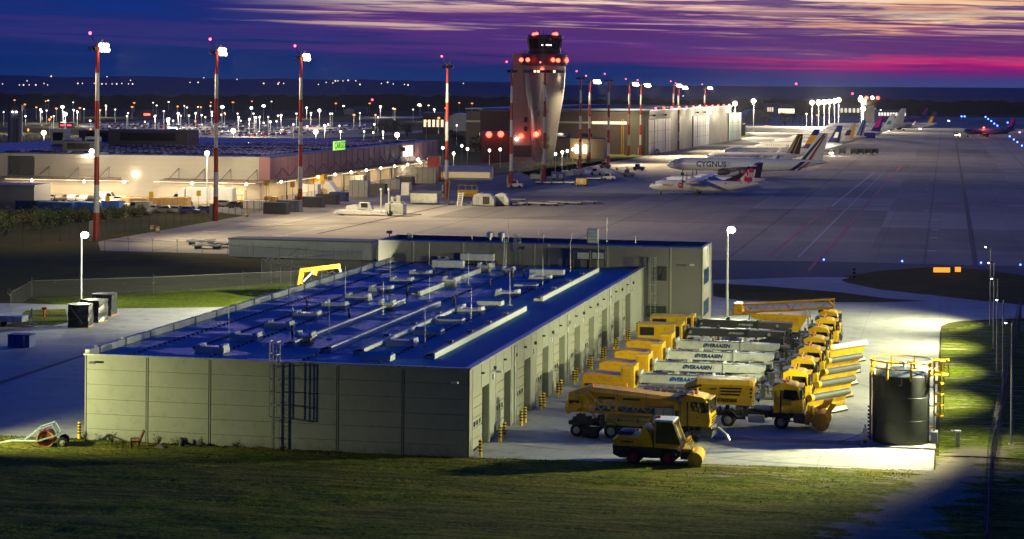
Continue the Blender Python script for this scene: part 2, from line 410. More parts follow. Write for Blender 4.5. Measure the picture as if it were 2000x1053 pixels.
def sheet(name, pts, z, m, kind='structure'):
    """flat ground sheet, corners on the airfield grid"""
    mb = MB(); mb.add([(w, u, z) for w, u in pts], [tuple(range(len(pts)))])
    return tag(obj(name, mb, m, loc=(C0.x, C0.y, 0), rz=GRID), kind=kind)
def px(*ps): return [WU(G(*p)) for p in ps]

gm = MB(); gm.add([(-1550, -200, 0), (1550, -200, 0), (1550, 3980, 0), (-1550, 3980, 0)], [(0, 1, 2, 3)])
tag(obj('ground', gm, M_GRASS), kind='structure')
sheet('apron', [(-98, 157), (-48, 157), (-20, 166), (14, 171), (160, 174), (150, 900), (110, 1900), (-230, 1900), (-72, 1000), (-73, 875), (-81.5, 640), (-92, 540), (-97, 455), (-105, 390), (-106, 174)], .012, M_APRON)
sheet('shoulder', [(-48, 140), (4, 138)] + px((1560, 541), (1640, 541), (1720, 529), (1830, 521), (1920, 527), (2100, 552)) + [(160, 173.6), (14, 170.6), (-20, 165.6), (-48, 156.6)], .008, M_ASPH)
sheet('yard', [(-.2, -.35), (10, .5), (32.4, 3.5), (32.6, 84)] + px((1838, 637), (1852, 631), (1880, 627), (2100, 617), (2100, 606), (2000, 596), (1900, 586), (1830, 578), (1720, 566), (1652, 552), (1643, 547), (1660, 541.5), (1560, 541.5)) + [(4, 138), (-2, 136), (4, 100), (-2, 93)], .016, M_YARD)
sheet('grass_verge', px((1393, 553.5), (1500, 559.5), (1640, 571), (1730, 583), (1815, 588.5), (1700, 591), (1560, 590), (1450, 588), (1393, 579)), .024, M_GRASS)
sheet('left_yard', [(-29.4, 1.5), (-29.4, 74)] + px((480, 599.5), (228, 603), (215, 597), (110, 595), (40, 593), (-120, 592), (-120, 852), (0, 853)) + [(-31, -.3)], .016, M_YARD)
sheet('grass_island', px((52, 606), (128, 604), (133, 630), (104, 637), (70, 637), (20, 633)), .024, M_LAWN)
sheet('grass_strip', px((-100, 622), (24, 634), (70, 638), (60, 640), (-100, 640)), .026, M_GRASS)
sheet('left_lawn', px((62, 583), (300, 572.5), (620, 547), (800, 512), (800, 570), (480, 599.5), (228, 603), (215, 597), (110, 595)), .022, M_LUSH)
sheet('drain_channel', px((1392, 853), (1692, 863), (1692, 871), (1392, 859)), .024, mat('drain strip', (.14, .12, .10), .8, var=.25))
sheet('drain_channel', px((0, 745), (172, 690), (172, 693), (0, 752)), .024, M_ASPH)
sheet('service_road', [(44.5, -60), (50, -60), (50, 40), (44.5, 40)], .012, M_ASPH)

# apron markings
def stripe(a, b, wd, m, z=.03, name='apron_marking'):
    a, b = Vector(a), Vector(b); d = (b-a).normalized(); n = Vector((-d.y, d.x))*wd/2
    return sheet(name, [tuple(a+n), tuple(b+n), tuple(b-n), tuple(a-n)], z, m)
def pline(p, q, wd, m, z=.03): return stripe(px(p)[0], px(q)[0], wd, m, z)
pline((1580, 528), (1762, 322), .5, M_LINER)
pline((1497, 503), (1624, 403), .4, M_LINER); pline((1624, 403), (1706, 338), .4, M_LINEW)
pline((1560, 502), (1727, 335), .22, M_LINEW)
stripe((37.6, 165), (38, 520), .75, M_SEAL); stripe((38, 520), (38.4, 1200), .5, M_SEAL)
stripe((-96, 213), (60, 360), .5, M_SEAL, .032); 
pline((620, 457), (980, 378), .7, M_SEAL)
pline((500, 470), (660, 440), .25, M_LINEW); pline((480, 447), (640, 420), .22, M_LINEW)
for p in ((1828, 430), (1827, 449), (1824, 465), (1820, 491), (1818, 352), (1811, 360), (1811, 370), (1810, 412)):
    w, u = px(p)[0]; sheet('apron_marking', [(w-.6, u), (w+.6, u), (w+.6, u+1.6), (w-.6, u+1.6)], .03, M_LINEW)
for k, (x, y) in enumerate(((1960, 321), (1967, 328), (1974, 336), (1982, 346), (1988, 356), (1992, 367), (1996, 378), (1991, 402), (1935, 288), (1945, 300), (1955, 311))):
    w, u = px((x, y))[0]; sheet('apron_marking', [(w-2.6, u), (w+2.6, u), (w+2.6, u+1.6), (w-2.6, u+1.6)], .03, M_LINER if k in (5, 6) else M_LINEW)
for x, y in ((355, 466), (388, 456), (408, 453), (553, 439), (626, 446), (545, 460), (590, 465), (1240, 372), (1145, 374), (1180, 362), (1232, 352), (1275, 331), (1296, 372)):
    w, u = px((x, y))[0]; sheet('apron_marking', [(w-1.5, u), (w+1.5, u), (w+1.5, u+.9), (w-1.5, u+.9)], .03, M_LINEW)

# foreground meadow: real humps, tyre rows and tufts
def foreground():
    mb = MB(); st = .36; w0, w1, u0, u1 = -78, 44.4, -34, 9.7
    nx = int((w1-w0)/st); ny = int((u1-u0)/st); vs = []
    for j in range(ny+1):
        u = u0+j*st
        for i in range(nx+1):
            w = w0+i*st
            lim = (-.45 if w < 0 else (.1+.105*w if w < 32.4 else 9))
            h = .05+.10*mnoise.noise(Vector((w*.22, u*.35, 1)))+.07*mnoise.noise(Vector((w*.7, u*1.1, 5)))
            row = mnoise.noise(Vector((w*.05, u*.4, 9)))
            if row > -.15: h += .045*math.sin(u*7.4+.5*math.sin(w*.2))*min(1, (row+.15)*4)+.03*math.sin(w*9+abs(u % .84-.42)*9)*min(1, (row+.15)*4)
            h += max(0, -u-3)*.004
            f = max(0, min(1, (lim-u)/1.2)) if w < 32.4 else 1
            vs.append((w, u, .03+max(0, h)*f if u < lim+.3 else -.2))
    fs = []
    for j in range(ny):
        for i in range(nx):
            a = j*(nx+1)+i
            w = w0+(i+.5)*st; u = u0+(j+.5)*st
            lim = (-.2 if w < 0 else (.1+.105*w if w < 32.4 else 9))
            if u < lim: fs.append((a, a+1, a+nx+2, a+nx+1))
    mb.add(vs, fs); o = obj('meadow', mb, M_LAWN, loc=(C0.x, C0.y, 0), rz=GRID, smooth=True); tag(o, kind='structure')
    rnd = random.Random(3); t = MB(); tv = []; tf = []
    for k in range(30000):
        w = rnd.uniform(-50, 40); u = -26*rnd.random()**1.25+(.0 if w < 0 else .1*w if w < 32 else 0)
        if mnoise.noise(Vector((w*.3, u*.5, 3))) < -.12 and rnd.random() < .8: continue
        if w > 24 and abs(w-(u*.20+33.2)) < 2.4 and rnd.random() < .85: continue
        edge = rnd.random() < .02
        h = rnd.uniform(.02, .07)*(1.6 if edge else 1); a = rnd.random()*6.3; s = rnd.uniform(.03, .07)
        b = len(tv); zz = .03
        tv += [(w-math.cos(a)*s, u-math.sin(a)*s, zz), (w+math.cos(a)*s, u+math.sin(a)*s, zz), (w+rnd.uniform(-.08, .08), u+rnd.uniform(-.08, .08), zz+h+.05)]
        tf.append((b, b+1, b+2))
    t.add(tv, tf); tag(obj('grass_blades', t, grass_mat('grass blades'), loc=(C0.x, C0.y, 0), rz=GRID), 'short rough grass growing over the foreground meadow', 'grass', kind='stuff')
foreground()
# grass to the right of the yard, lit by the fence lamps
def side_lawn():
    mb = MB(); vs = []; fs = []; st = .8; w0, w1, u0, u1 = 32.75, 44.5, 9.5, 98
    nx = int((w1-w0)/st); ny = int((u1-u0)/st)
    for j in range(ny+1):
        for i in range(nx+1):
            w, u = w0+i*st, u0+j*st; e = min(1, i/3)
            vs.append((w, u, .028+e*max(0, .05+.05*mnoise.noise(Vector((w*.25, u*.12, 2)))+.02*mnoise.noise(Vector((w*1.1, u*.8, 6))))))
    for j in range(ny):
        for i in range(nx):
            if u0+j*st > 86 and (w0+i*st) < 32.75+(u0+j*st-86)*.5: continue
            a = j*(nx+1)+i; fs.append((a, a+1, a+nx+2, a+nx+1))
    mb.add(vs, fs); tag(obj('side_meadow', mb, M_LUSH, loc=(C0.x, C0.y, 0), rz=GRID, smooth=True), kind='structure')
side_lawn()

# ------------------------------------------------------------------ the garage
PANEL = mat('olive grey wall panel', (.31, .335, .27), .5, var=.05, vs=.35, dirt=.35, dz=.9)
PANELD = mat('wall panel joint', (.23, .235, .19), .6)
PIER = mat('pale wall panel', (.46, .47, .36), .5, var=.05)
DOORM = mat('sectional door panel', (.34, .35, .27), .5, var=.05)
COPE = mat('grey coping', (.42, .44, .44), .35, .4)
def roof_mat(name='blue roof membrane'):
    a = NT(name, .5)
    n = a.noise(.10, .16, 5, .55, 2.0); n2 = a.noise(.9, .25, 5, .6, 5.0)
    wet_lilac = a.M('MULTIPLY', a.sm(n, .45, .53), a.sm(a.M('ADD', a.x, a.M('MULTIPLY', n2, 8.0)), -5, -9))
    c = a.mix(n2, (.035, .18, .30), (.065, .25, .40)); c = a.mix(a.M('MULTIPLY', wet_lilac, .6), c, (.12, .16, .30)); a.put(a.b.inputs['Specular IOR Level'], a.sm(wet_lilac, 0, 1, .12, .6))  # wet patches also tinted lilac, the sky's reflection put into the colour
    j = a.joint(a.x, 1.5, .05); c = a.scale(c, a.M('SUBTRACT', 1.0, a.M('MULTIPLY', j, .25)))
    a.put(a.b.inputs['Roughness'], a.sm(wet_lilac, 0, 1, .6, .25));
    a.bump(a.noise(.5, .5, 4, .5), .08, .05)
    return a.out(c)
M_ROOF = roof_mat()
GL = 84.0; GH = 6.42; RZ = 6.18
DOORS = [1.25+7.53*k for k in range(10)]; DW = 5.0; DH = 4.45
def garage():
    g = root('garage', 'long low grey garage with a blue flat roof and a row of doors', 'building', W(0, 0))
    m = MB(); m.box(-29.4, -.62, .12, GL, -.3, RZ-.03)
    m.box(-.62, 0, 0.12, DOORS[0], -.3, GH-.12)
    for k, d in enumerate(DOORS):
        m.box(-.62, 0, d, d+DW, DH, GH-.12)
        e = DOORS[k+1] if k < 9 else GL
        m.box(-.62, 0, d+DW, e, -.3, GH-.12)
    obj('wall', m, PANEL, g)
    # gable cladding: six bays of six long panels
    c = MB(); bw = 29.4/6
    for i in range(6):
        for k in range(6):
            c.box(-29.4+i*bw+.11, -29.4+(i+1)*bw-.11, 0, .118, -.25+k*1.1+.012, -.25+(k+1)*1.1-.012 if k < 5 else GH-.06)
    obj('gable_cladding', c, PANEL, g)
    for i in range(7):
        t = MB(); t.box(-29.4+i*bw-.05 if i else -29.46, -29.4+i*bw+.05 if i < 6 else .01, -.012, .117, -.3, GH-.06); obj('panel_trim', t, PANELD, g)
    # side wall joints
    for k, d in enumerate(DOORS):
        for a, z in ((d-.25, 0), (d+DW/2, DH+.05), (d+DW+.25, 0)):
            j = MB(); j.box(-.01, .035, a-.05, a+.05, z, GH-.12); obj('wall_joint', j, PIER, g)
    # coping and parapets
    p = MB(); p.box(-29.55, .12, -.1, .22, GH-.12, GH); p.box(-.3, .14, .22, GL, GH-.12, GH)
    obj('coping', p, COPE, g)
    q = MB(); q.box(-29.55, -29.2, .22, GL, RZ, GH+.28); n = 17
    obj('parapet', q, mat('pale parapet', (.50, .54, .50), .5), g)
    for k in range(n):
        q = MB(); q.box(-29.6, -29.12, 2+k*4.9, 2.12+k*4.9, RZ, GH+.32); obj('parapet_joint', q, GRY, g)
    r = MB(); vs = []; nx, ny = 30, 84
    for jv in range(ny+1):
        for i in range(nx+1):
            x = -29.2+i*(28.92/nx); y = .22+jv*((GL-.22)/ny)
            vs.append((x, y, RZ+.02*mnoise.noise(Vector((x*.3, y*.3, 0)))))
    r.add(vs, [(jv*(nx+1)+i, jv*(nx+1)+i+1, (jv+1)*(nx+1)+i+1, (jv+1)*(nx+1)+i) for jv in range(ny) for i in range(nx)])
    obj('roof', r, M_ROOF, g, smooth=True)
    for x in (-7.4, -13.2, -20.5, -26.6):
        m = MB(); m.box(x-.012, x+.012, 1, GL-1, RZ+.10, RZ+.125)
        for y in range(1, 83): m.box(x-.11, x+.11, y+.4, y+.62, RZ+.01, RZ+.105)
        obj('lightning_conductor', m, BLKP, g)
    # doors
    for k, d in enumerate(DOORS):
        m = MB()
        for q in range(6): m.box(-.6, -.5, d+.03, d+DW-.03, .02+q*(DH/6), (q+1)*(DH/6)-.025)
        dr = obj('door', m, DOORM, g)
        for q in range(5):
            m = MB(); m.box(-.52, -.49, d+.5+q*.85, d+1.0+q*.85, 1.62, 1.98); obj('window', m, GLS, dr)
    # wall lamps, vents, cameras
    for k, d in enumerate(DOORS):
        m = MB(); y = d+DW+1.2
        m.box(0, .12, y-.1, y+.1, 4.55, 4.95); obj('wall_box', m, WHT, g)
        m = MB(); m.box(.0, .22, d+DW/2-.12, d+DW/2+.12, 5.5, 5.62); obj('vent', m, BLKP, g)
        m = MB(); m.box(.0, .18, y+.35, y+.6, 5.25, 5.5); obj('siren', m, DGR, g)
    for k in (0, 3, 4, 6):
        y = DOORS[k]+DW+.9; m = MB(); m.cyl((0, y, 5.3), (.5, y-.1, 5.25), .035); m.box(.35, .8, y-.2, y, 5.15, 5.3); obj('security_camera', m, WHT, g)
    m = MB(); m.cyl((-.9, 0, 5.4), (-.9, -.4, 5.4), .04); m.box(-1.25, -.75, -.5, -.3, 5.32, 5.48); obj('security_camera', m, WHT, g)
    m = MB(); m.cyl((-29.0, 0, 5.8), (-29.0, -.35, 5.8), .04); m.box(-28.95, -28.5, -.42, -.25, 5.72, 5.86); obj('security_camera', m, DGR, g)
    # drain pipes down the side wall
    for k in (2, 5, 8):
        y = DOORS[k]-1.25; m = MB(); m.cyl((.08, y, 0), (.08, y, 6.2), .06); obj('drain_pipe', m, GAL, g)
garage()

# ladders in safety cages
def ladder(name, label, loc, h, up, back=True, rz=GRID, cage0=2.4, dark=False, cat='ladder'):
    r = root(name, label, cat, loc, rz); mt = DGR if dark else GAL
    m = MB()
    for s in (-.26, .26): m.box(s-.03, s+.03, -.26, -.2, 0, h+up)
    k = .25
    while k < h+up-.1: m.cyl((-.26, -.23, k), (.26, -.23, k), .02, n=5); k += .3
    obj('rung_frame', m, mt, r)
    n = int((h+up-cage0)/1.05)+1
    for k in range(n+1):
        z = cage0+(h+up-cage0)*k/n; m = MB()
        pts = [(-.30, -.22, z), (-.42, -.55, z), (-.25, -.88, z), (.25, -.88, z), (.42, -.55, z), (.30, -.22, z)]
        for a, b in zip(pts[:-1], pts[1:]): m.box(min(a[0], b[0])-.02, max(a[0], b[0])+.02, min(a[1], b[1])-.015, max(a[1], b[1])+.015, z-.035, z+.035) if a[1] == b[1] else m.bar(a, b, .05)
        obj('cage_hoop', m, mt, r)
    for x, y in ((-.42, -.55), (-.25, -.88), (.25, -.88), (.42, -.55), (0, -.89)):
        m = MB(); m.box(x-.02, x+.02, y-.02, y+.02, cage0, h+up); obj('cage_bar', m, mt, r)
    z = .8
    while z < h:
        m = MB(); m.box(-.31, .31, -.03, -.005, z, z+.05)
        for s in (-.29, .29): m.box(s-.02, s+.02, -.2, -.031, z, z+.05)
        obj('bracket', m, mt, r); z += 1.3
    return r
w, z = PU(541, 800, 0)
ladder('caged_ladder', 'caged ladder on the gable wall facing the meadow', W(w, -.02), GH, 1.5)
w, z = PU(1265, 560, 84)
ladder('caged_ladder', 'tall caged ladder beside the windows of the rear block', W(1.05, 83.98), 6.6, .9)

# ------------------------------------------------------------------ roof items of the garage
SKW = mat('pale skylight frame', (.76, .80, .72), .45)
SKG = mat('skylight glazing', (.09, .13, .24), .12, var=.05, spec=.6)
def skylight(kind):
    r = root('skylight', None, 'skylight', group='skylights on the garage roof')
    m = MB(); m.prismx([(-.75, 0), (.75, 0), (.62, .42), (-.62, .42)], -1.15, 1.15); obj('curb', m, SKW, r)
    if kind == 0:                                   # open louvre: raised ends
        m = MB(); m.box(-1.12, -.72, -.66, .66, .42, .64, b=.04); obj('end_flap', m, SKW, r)
        m = MB(); m.box(.72, 1.12, -.66, .66, .42, .64, b=.04); obj('end_flap', m, SKW, r)
        m = MB(); m.box(-.70, .70, -.5, .5, .42, .46); obj('glazing', m, SKG, r)
    else:
        m = MB(); m.prismx([(-.66, .422), (.66, .422), (0, .6)], -1.12, 1.12); obj('glazing', m, SKG, r)
    return r
ORD = ['nearest', 'second', 'third', 'fourth', 'fifth', 'sixth', 'seventh', 'eighth', 'ninth', 'tenth', 'eleventh', 'twelfth']
proto = [skylight(0), skylight(1)]; used = [False, False]
def put_sky(kind, p, label):
    q = G(p[0], p[1], RZ)
    if used[kind]: return dup(proto[kind], q, GRID, label)
    used[kind] = True; o = proto[kind]; o.location = q; o['label'] = label; return o
for k, p in enumerate([(415, 688), (481, 664), (546, 641), (600, 621), (655, 602), (700, 586), (745, 569.5), (785, 553), (822, 539)]):
    put_sky(0, p, f'skylight with raised end flaps, {ORD[k]} from the gable in the left roof row')
for k, (p, t) in enumerate([((738, 703), 1), ((786, 675), 0), ((838, 653), 1), ((880, 631.5), 1), ((920, 612), 0), ((958, 596), 1), ((992, 577.5), 0), ((1028, 563), 1), ((1056, 548.5), 0)]):
    put_sky(t, p, f'skylight {"with raised end flaps" if t == 0 else "with a low pitched top"}, {ORD[k]} from the gable in the right roof row')
VTOP = mat('bronze glazing', (.10, .055, .035), .38, var=.2, vs=3, spec=.2)
def vent_strip(a, b, label, unit=False, h=.5, wd=.9, nb=0):
    p, q = WU(G(*a, RZ)), WU(G(*b, RZ)); ln = abs(q[1]-p[1]); wc = (p[0]+q[0])/2
    r = root('smoke_vent', label, 'smoke vent', W(wc, min(p[1], q[1]), RZ), group='long smoke vents on the garage roof')
    m = MB(); m.box(wd*.25, wd*.5, 0, ln, 0, h*.9); m.box(-wd*.5, -wd*.35, 0, ln, 0, h*.5); m.box(-wd*.35, wd*.25, 0.05, ln-.05, 0, h*.45); obj('curb', m, SKW, r)
    m = MB(); m.add([(-wd*.52, -.1, h*.5), (wd*.26, -.1, h*.92), (wd*.26, ln+.1, h*.92), (-wd*.52, ln+.1, h*.5), (-wd*.52, -.1, h*.44), (wd*.26, -.1, h*.86), (wd*.26, ln+.1, h*.86), (-wd*.52, ln+.1, h*.44)], [(0, 1, 2, 3), (4, 7, 6, 5), (0, 4, 5, 1), (1, 5, 6, 2), (2, 6, 7, 3), (3, 7, 4, 0)]); obj('glazing', m, VTOP, r)
    for k in range(nb):
        y = ln*(k+1)/(nb+1); m = MB(); m.box(-.3, .2, y-.25, y+.25, h*.8, h*1.2, b=.04); obj('actuator_box', m, GRY, r)
vent_strip((566, 677), (782, 592), 'long smoke vent in front of the left skylight row', nb=0)
vent_strip((633, 688), (855, 597), 'long smoke vent, second one from the left at the gable end')
vent_strip((695, 692), (905, 602), 'long smoke vent with gaps in its curb, beside the right skylight row', nb=3)
vent_strip((835, 701), (1022, 607), 'long smoke vent nearest the side wall with the doors', nb=4)
vent_strip((808, 578), (962, 521), 'long smoke vent at the back left of the garage roof')
vent_strip((1047, 588), (1166, 531), 'long smoke vent at the back right of the garage roof', nb=3)
def gutter(a, b):
    p, q = WU(G(*a, RZ)), WU(G(*b, RZ)); ln = q[1]-p[1]
    m = MB(); m.box(-.12, .12, 0, ln, 0, .12); tag(obj('cable_tray', m, DGR, loc=W((p[0]+q[0])/2, p[1], RZ), rz=GRID), 'dark cable tray running the length of the roof on its left side', 'cable tray')
gutter((378, 680), (742, 556))
# fan units
def roof_fan(p, label, s=1.0, tall=False):
    r = root('roof_fan', label, 'roof fan', G(p[0], p[1], RZ), group='roof fans of the garage')
    m = MB(); m.box(-.55*s, .55*s, -.5*s, .5*s, 0, .55*s); obj('curb', m, OFF, r)
    m = MB()
    if tall: m.lathe([(.22*s, .55*s), (.22*s, 1.0*s), (.48*s, 1.0*s), (.48*s, 1.55*s), (.3*s, 1.6*s)], 14)
    else: m.box(-.75*s, .75*s, -.6*s, .6*s, .55*s, .72*s); m.box(-.7*s, -.45*s, -.55*s, .55*s, .72*s, 1.0*s); m.box(.4*s, .65*s, -.55*s, .55*s, .72*s, .95*s)
    obj('cowl', m, GAL if tall else SKW, r, smooth=tall); return r
roof_fan((597, 671), 'square roof fan at the near end of the long vent')
roof_fan((757, 606), 'square roof fan in the middle of the roof near the left vents')
roof_fan((880, 559), 'square roof fan two thirds back on the garage roof')
roof_fan((947, 531), 'square roof fan near the rear block')
roof_fan((994, 536), 'square roof fan beside the far end of the right skylight row', .9)
for k, (p, l) in enumerate([((866, 514), 'low fan with a flat cap left of the tall roof fans'), ((939, 511), 'chrome capped roof fan, left of three by the rear block'), ((1038, 517), 'chrome capped roof fan, middle of three by the rear block'), ((1096, 519), 'chrome capped roof fan, right of three by the rear block'), ((1199, 519), 'small chrome capped roof fan at the right edge of the roof')]):
    roof_fan(p, l, .95 if k else .8, k > 0)
def duct(a, b, label, z0=.5):
    p, q = WU(G(*a, RZ)), WU(G(*b, RZ)); ln = q[0]-p[0]
    r = root('roof_duct', label, 'duct', W(p[0], p[1], RZ))
    m = MB(); m.box(0, ln, -.45, .45, z0, z0+.75, b=.05); obj('casing', m, SKW, r)
    
    for x in (.1, ln-.25):
        m = MB(); m.box(x, x+.15, -.4, .4, 0, z0); obj('support', m, GAL, r)
duct((845, 530), (908, 531), 'horizontal white duct at the back left of the roof')
duct((900, 516), (962, 519), 'horizontal white duct just in front of the rear block')
duct((1035, 541), (1100, 544), 'long white duct box behind the right skylight row', .1)
for k, (p, l) in enumerate([((1136, 524), 'left'), ((1165, 524), 'right')]):
    r = root('air_conditioner', f'roof air conditioning unit on legs, the {l} one of two', 'air conditioner', G(p[0], p[1], RZ))
    m = MB(); m.box(-1.1, 1.1, -.5, .5, 1.0, 2.1, b=.05); obj('casing', m, DGR, r); m = MB(); m.box(-.4, .9, -.54, -.5, 1.1, 1.8); obj('front_panel', m, OFF, r)
    for x in (-.95, .95):
        m = MB(); m.box(x-.06, x+.06, -.45, .45, 0, 1.0); obj('leg', m, DGR, r)
# lightning rods and pipe vents
rods = [((447, 655), (448, 597)), ((572, 611), (573, 598)), ((674, 577), (671, 520)), ((643, 663), (645, 584)), ((748, 625), (751, 549)), ((762, 548), (759, 490)), ((839, 589), (841, 540)), ((830, 676), (832, 596)), ((920, 631), (925, 559)), ((915, 558), (920, 492)), ((838, 523), (833, 469)), ((988, 522), (987, 466)), ((996, 597), (998, 530)), ((1060, 564), (1060, 500)), ((984, 528), (986, 430)), ((1114, 537), (1117, 470)), ((880, 546), (883, 530)), ((600, 664), (600, 634)), ((950, 522), (951, 505)), ((757, 600), (760, 576)), ((1168, 525), (1172, 476)), ((1072, 520), (1073, 473))]
rodp = None
for k, (a, b) in enumerate(rods):
    q = G(a[0], a[1], RZ); h = (a[1]-b[1])*q.y/FPX
    hh = max(.5, min(4.2, h)); r = root('lightning_rod', 'thin lightning rod standing on the garage roof', 'lightning rod', q, group='lightning rods on the garage roof')
    m = MB(); m.cyl((0, 0, .06), (.03*(k % 3-1), 0, hh), .032, .012, 6); obj('rod', m, GAL, r); m = MB(); m.box(-.2, .2, -.2, .2, 0, .08); obj('base', m, CON, r)
for p in [(571, 656), (682, 622), (888, 600), (886, 596), (795, 577), (796, 575), (871, 545), (957, 560), (870, 545), (1023, 541), (1001, 548), (600, 605)]:
    m = MB(); m.cyl((0, 0, 0), (0, 0, .75), .09); m.cyl((0, 0, .7), (0, 0, .85), .14)
    tag(obj('vent_pipe', m, BLKP, loc=G(p[0], p[1], RZ)), 'short black vent pipe on the garage roof', 'vent pipe', 'black vent pipes on the garage roof')

# ------------------------------------------------------------------ two-storey rear block
def rear_block():
    B0, B1, H2, x0, x1 = 84.04, 92.5, 8.62, -31.1, 6.6
    g = root('rear_block', 'taller grey office block across the far end of the garage', 'building', W(0, 0))
    m = MB(); m.box(x0, x1, B0+.05, B1, -.3, H2-.45); m.box(x0, x1, B0+.05, B0+.3, H2-.45, H2); m.box(x0, x1, B1-.25, B1, H2-.45, H2); m.box(x0, x0+.25, B0+.3, B1-.25, H2-.45, H2); m.box(x1-.25, x1, B0+.3, B1-.25, H2-.45, H2)
    obj('wall', m, mat('grey brown wall panel', (.27, .265, .235), .5, var=.05, vs=.4), g)
    for q in [(x-.09, x+.09, B0, B0+.06) for x in (-26.9, -21, -12.6, -4.2, 3.0)]+[(x1-.01, x1+.03, B0+4.34, B0+4.46), (x1-.08, x1+.03, B0, B0+.12), (x1-.1, x1+.03, B1-.1, B1+.02)]:
        m = MB(); m.box(*q, 0, H2); obj('panel_trim', m, PIER, g)
    m = MB(); m.box(x0-.05, x1+.06, B0-.02, B0+.36, H2, H2+.07); m.box(x0-.05, x0+.3, B0+.36, B1-.3, H2, H2+.07); m.box(x1-.3, x1+.06, B0+.36, B1-.3, H2, H2+.07); m.box(x0-.05, x1+.06, B1-.3, B1+.05, H2, H2+.07); obj('coping', m, mat('blue coping', (.05, .10, .30), .4), g)
    m = MB(); m.add([(x0+.25, B0+.3, H2-.4), (x1-.25, B0+.3, H2-.4), (x1-.25, B1-.25, H2-.4), (x0+.25, B1-.25, H2-.4)], [(0, 1, 2, 3)]); obj('roof', m, M_ROOF, g)
    def win(a, b, n):
        (wa, za), (wb, zb) = PU(a[0], a[1], B0), PU(b[0], b[1], B0)
        m = MB(); m.box(wa, wb, B0-.03, B0+.05, zb, za); f = obj('window', m, DGR, g)
        for k in range(n):
            m = MB(); dx = (wb-wa)/n; m.box(wa+k*dx+.08, wa+(k+1)*dx-.08, B0-.045, B0-.031, zb+.1, za-.1); obj('pane', m, GLS if n > 2 else mat('green window glass', (.03, .06, .05), .1, spec=.8), f)
    win((1276, 519.5), (1302, 548.5), 3); win((1262, 597), (1301.5, 619), 2)
    for za, zb in ((6.15, 4.4), (2.6, .9)):
        m = MB(); m.box(x1-.04, x1+.045, B0+1.1, B0+5.6, zb, za); f = obj('window', m, DGR, g)
        m = MB(); m.box(x1+.046, x1+.06, B0+1.2, B0+5.5, zb+.1, za-.1); obj('pane', m, mat('blue window glass', (.02, .05, .09), .08, spec=.9), f)
    m = MB(); m.cyl((5.5, B0, 6.7), (5.5, B0-.4, 6.75), .04); m.box(5.2, 5.7, B0-.55, B0-.35, 6.66, 6.84); obj('security_camera', m, WHT, g)
    m = MB(); m.cyl((-30.3, B0, 6.2), (-30.3, B0-.6, 6.2), .05); m.box(-30.5, -30.1, B0-.9, B0-.5, 6.1, 6.3); obj('wall_lamp', m, WHT, g)
    m = MB(); m.cyl((-30.9, 88, H2+.07), (-30.9, 88, H2+.6), .06); m.box(-31.2, -30.6, 87.8, 88.2, H2+.5, H2+.85); obj('floodlight', m, DGR, g)
    return H2-.4
Z2 = rear_block()
ladder('caged_ladder', 'short caged ladder up to the roof of the rear block', W(PU(1012, 500, 84)[0], 84.0, RZ), 2.5, 1.0, cage0=1.7)
r = root('cooling_unit', 'tall white louvred unit standing on the rear block roof', 'cooling unit', W(PU(1158, 472, 87)[0], 87, Z2))
m = MB(); m.box(-.6, .6, -.5, .5, 0, 2.1); obj('casing', m, OFF, r)
for k in range(5):
    m = MB(); m.box(-.5, .55, -.54, -.5, .15+k*.38, .43+k*.38); obj('louvre', m, SKW, r)
for k, (x, l) in enumerate([(957, 'left'), (980, 'right')]):
    r = root('roof_fan', f'chrome capped fan on the rear block roof, the {l} one of the pair', 'roof fan', W(PU(x, 460, 87)[0], 87, Z2))
    m = MB(); m.cyl((0, 0, 0), (0, 0, .9), .14); obj('pipe', m, GAL, r); m = MB(); m.lathe([(.2, .8), (.42, .85), (.42, 1.35), (.25, 1.45)], 14); obj('cowl', m, GAL, r, smooth=True)
for x, h in ((797, 1.0), (801, 1.05), (805, 1.0), (922, .9), (1052, 1.8), (1061, 1.2), (1185, 3.4), (1241, 1.2), (993, 2.8), (1116, 1.9)):
    m = MB(); m.cyl((0, 0, 0), (0, 0, h), .05 if h < 1.5 else .03, n=6); m.cyl((0, 0, h-.15), (0, 0, h), .08 if h < 1.5 else .03, n=6)
    tag(obj('roof_pipe', m, GAL, loc=W(PU(x, 462, 88)[0], 88, Z2)), 'thin metal pipe standing on the rear block roof', 'pipe', 'pipes on the rear block roof')

# ------------------------------------------------------------------ vehicles of the yard (x forward, near side -y)
def wheel(par, x, y, z, r, w, rim=None, name='wheel'):
    m = MB(); rg = []
    for rr, yy in ((r*.62, -w/2), (r*.93, -w/2), (r, -w/2+.05), (r, w/2-.05), (r*.93, w/2), (r*.62, w/2)):
        rg.append([(x+rr*math.cos(t*PI/10), y+yy, z+rr*math.sin(t*PI/10)) for t in range(20)])
    m.loft(rg); o = obj(name, m, BLK, par, smooth=True)
    m = MB(); sd = -1 if y < 0 else 1
    m.cyl((x, y+sd*(w/2-.06), z), (x, y+sd*(w/2+.015), z), r*.6, r*.52, 14); m.cyl((x, y+sd*(w/2+.015), z), (x, y+sd*(w/2+.06), z), r*.22, r*.18, 10)
    obj('rim', m, rim or RIM, o); return o
def guard(par, x, y, z, r, w):
    m = MB(); rg = []
    for k in range(9):
        t = PI*(.08+.84*k/8); c, s = math.cos(t), math.sin(t)
        rg.append([(x+a*c, yy, z+a*s) for a, yy in ((r, y-w/2), (r+.06, y-w/2), (r+.06, y+w/2), (r, y+w/2))])
    m.loft(rg); obj('mudguard', m, DRK, par, smooth=True)
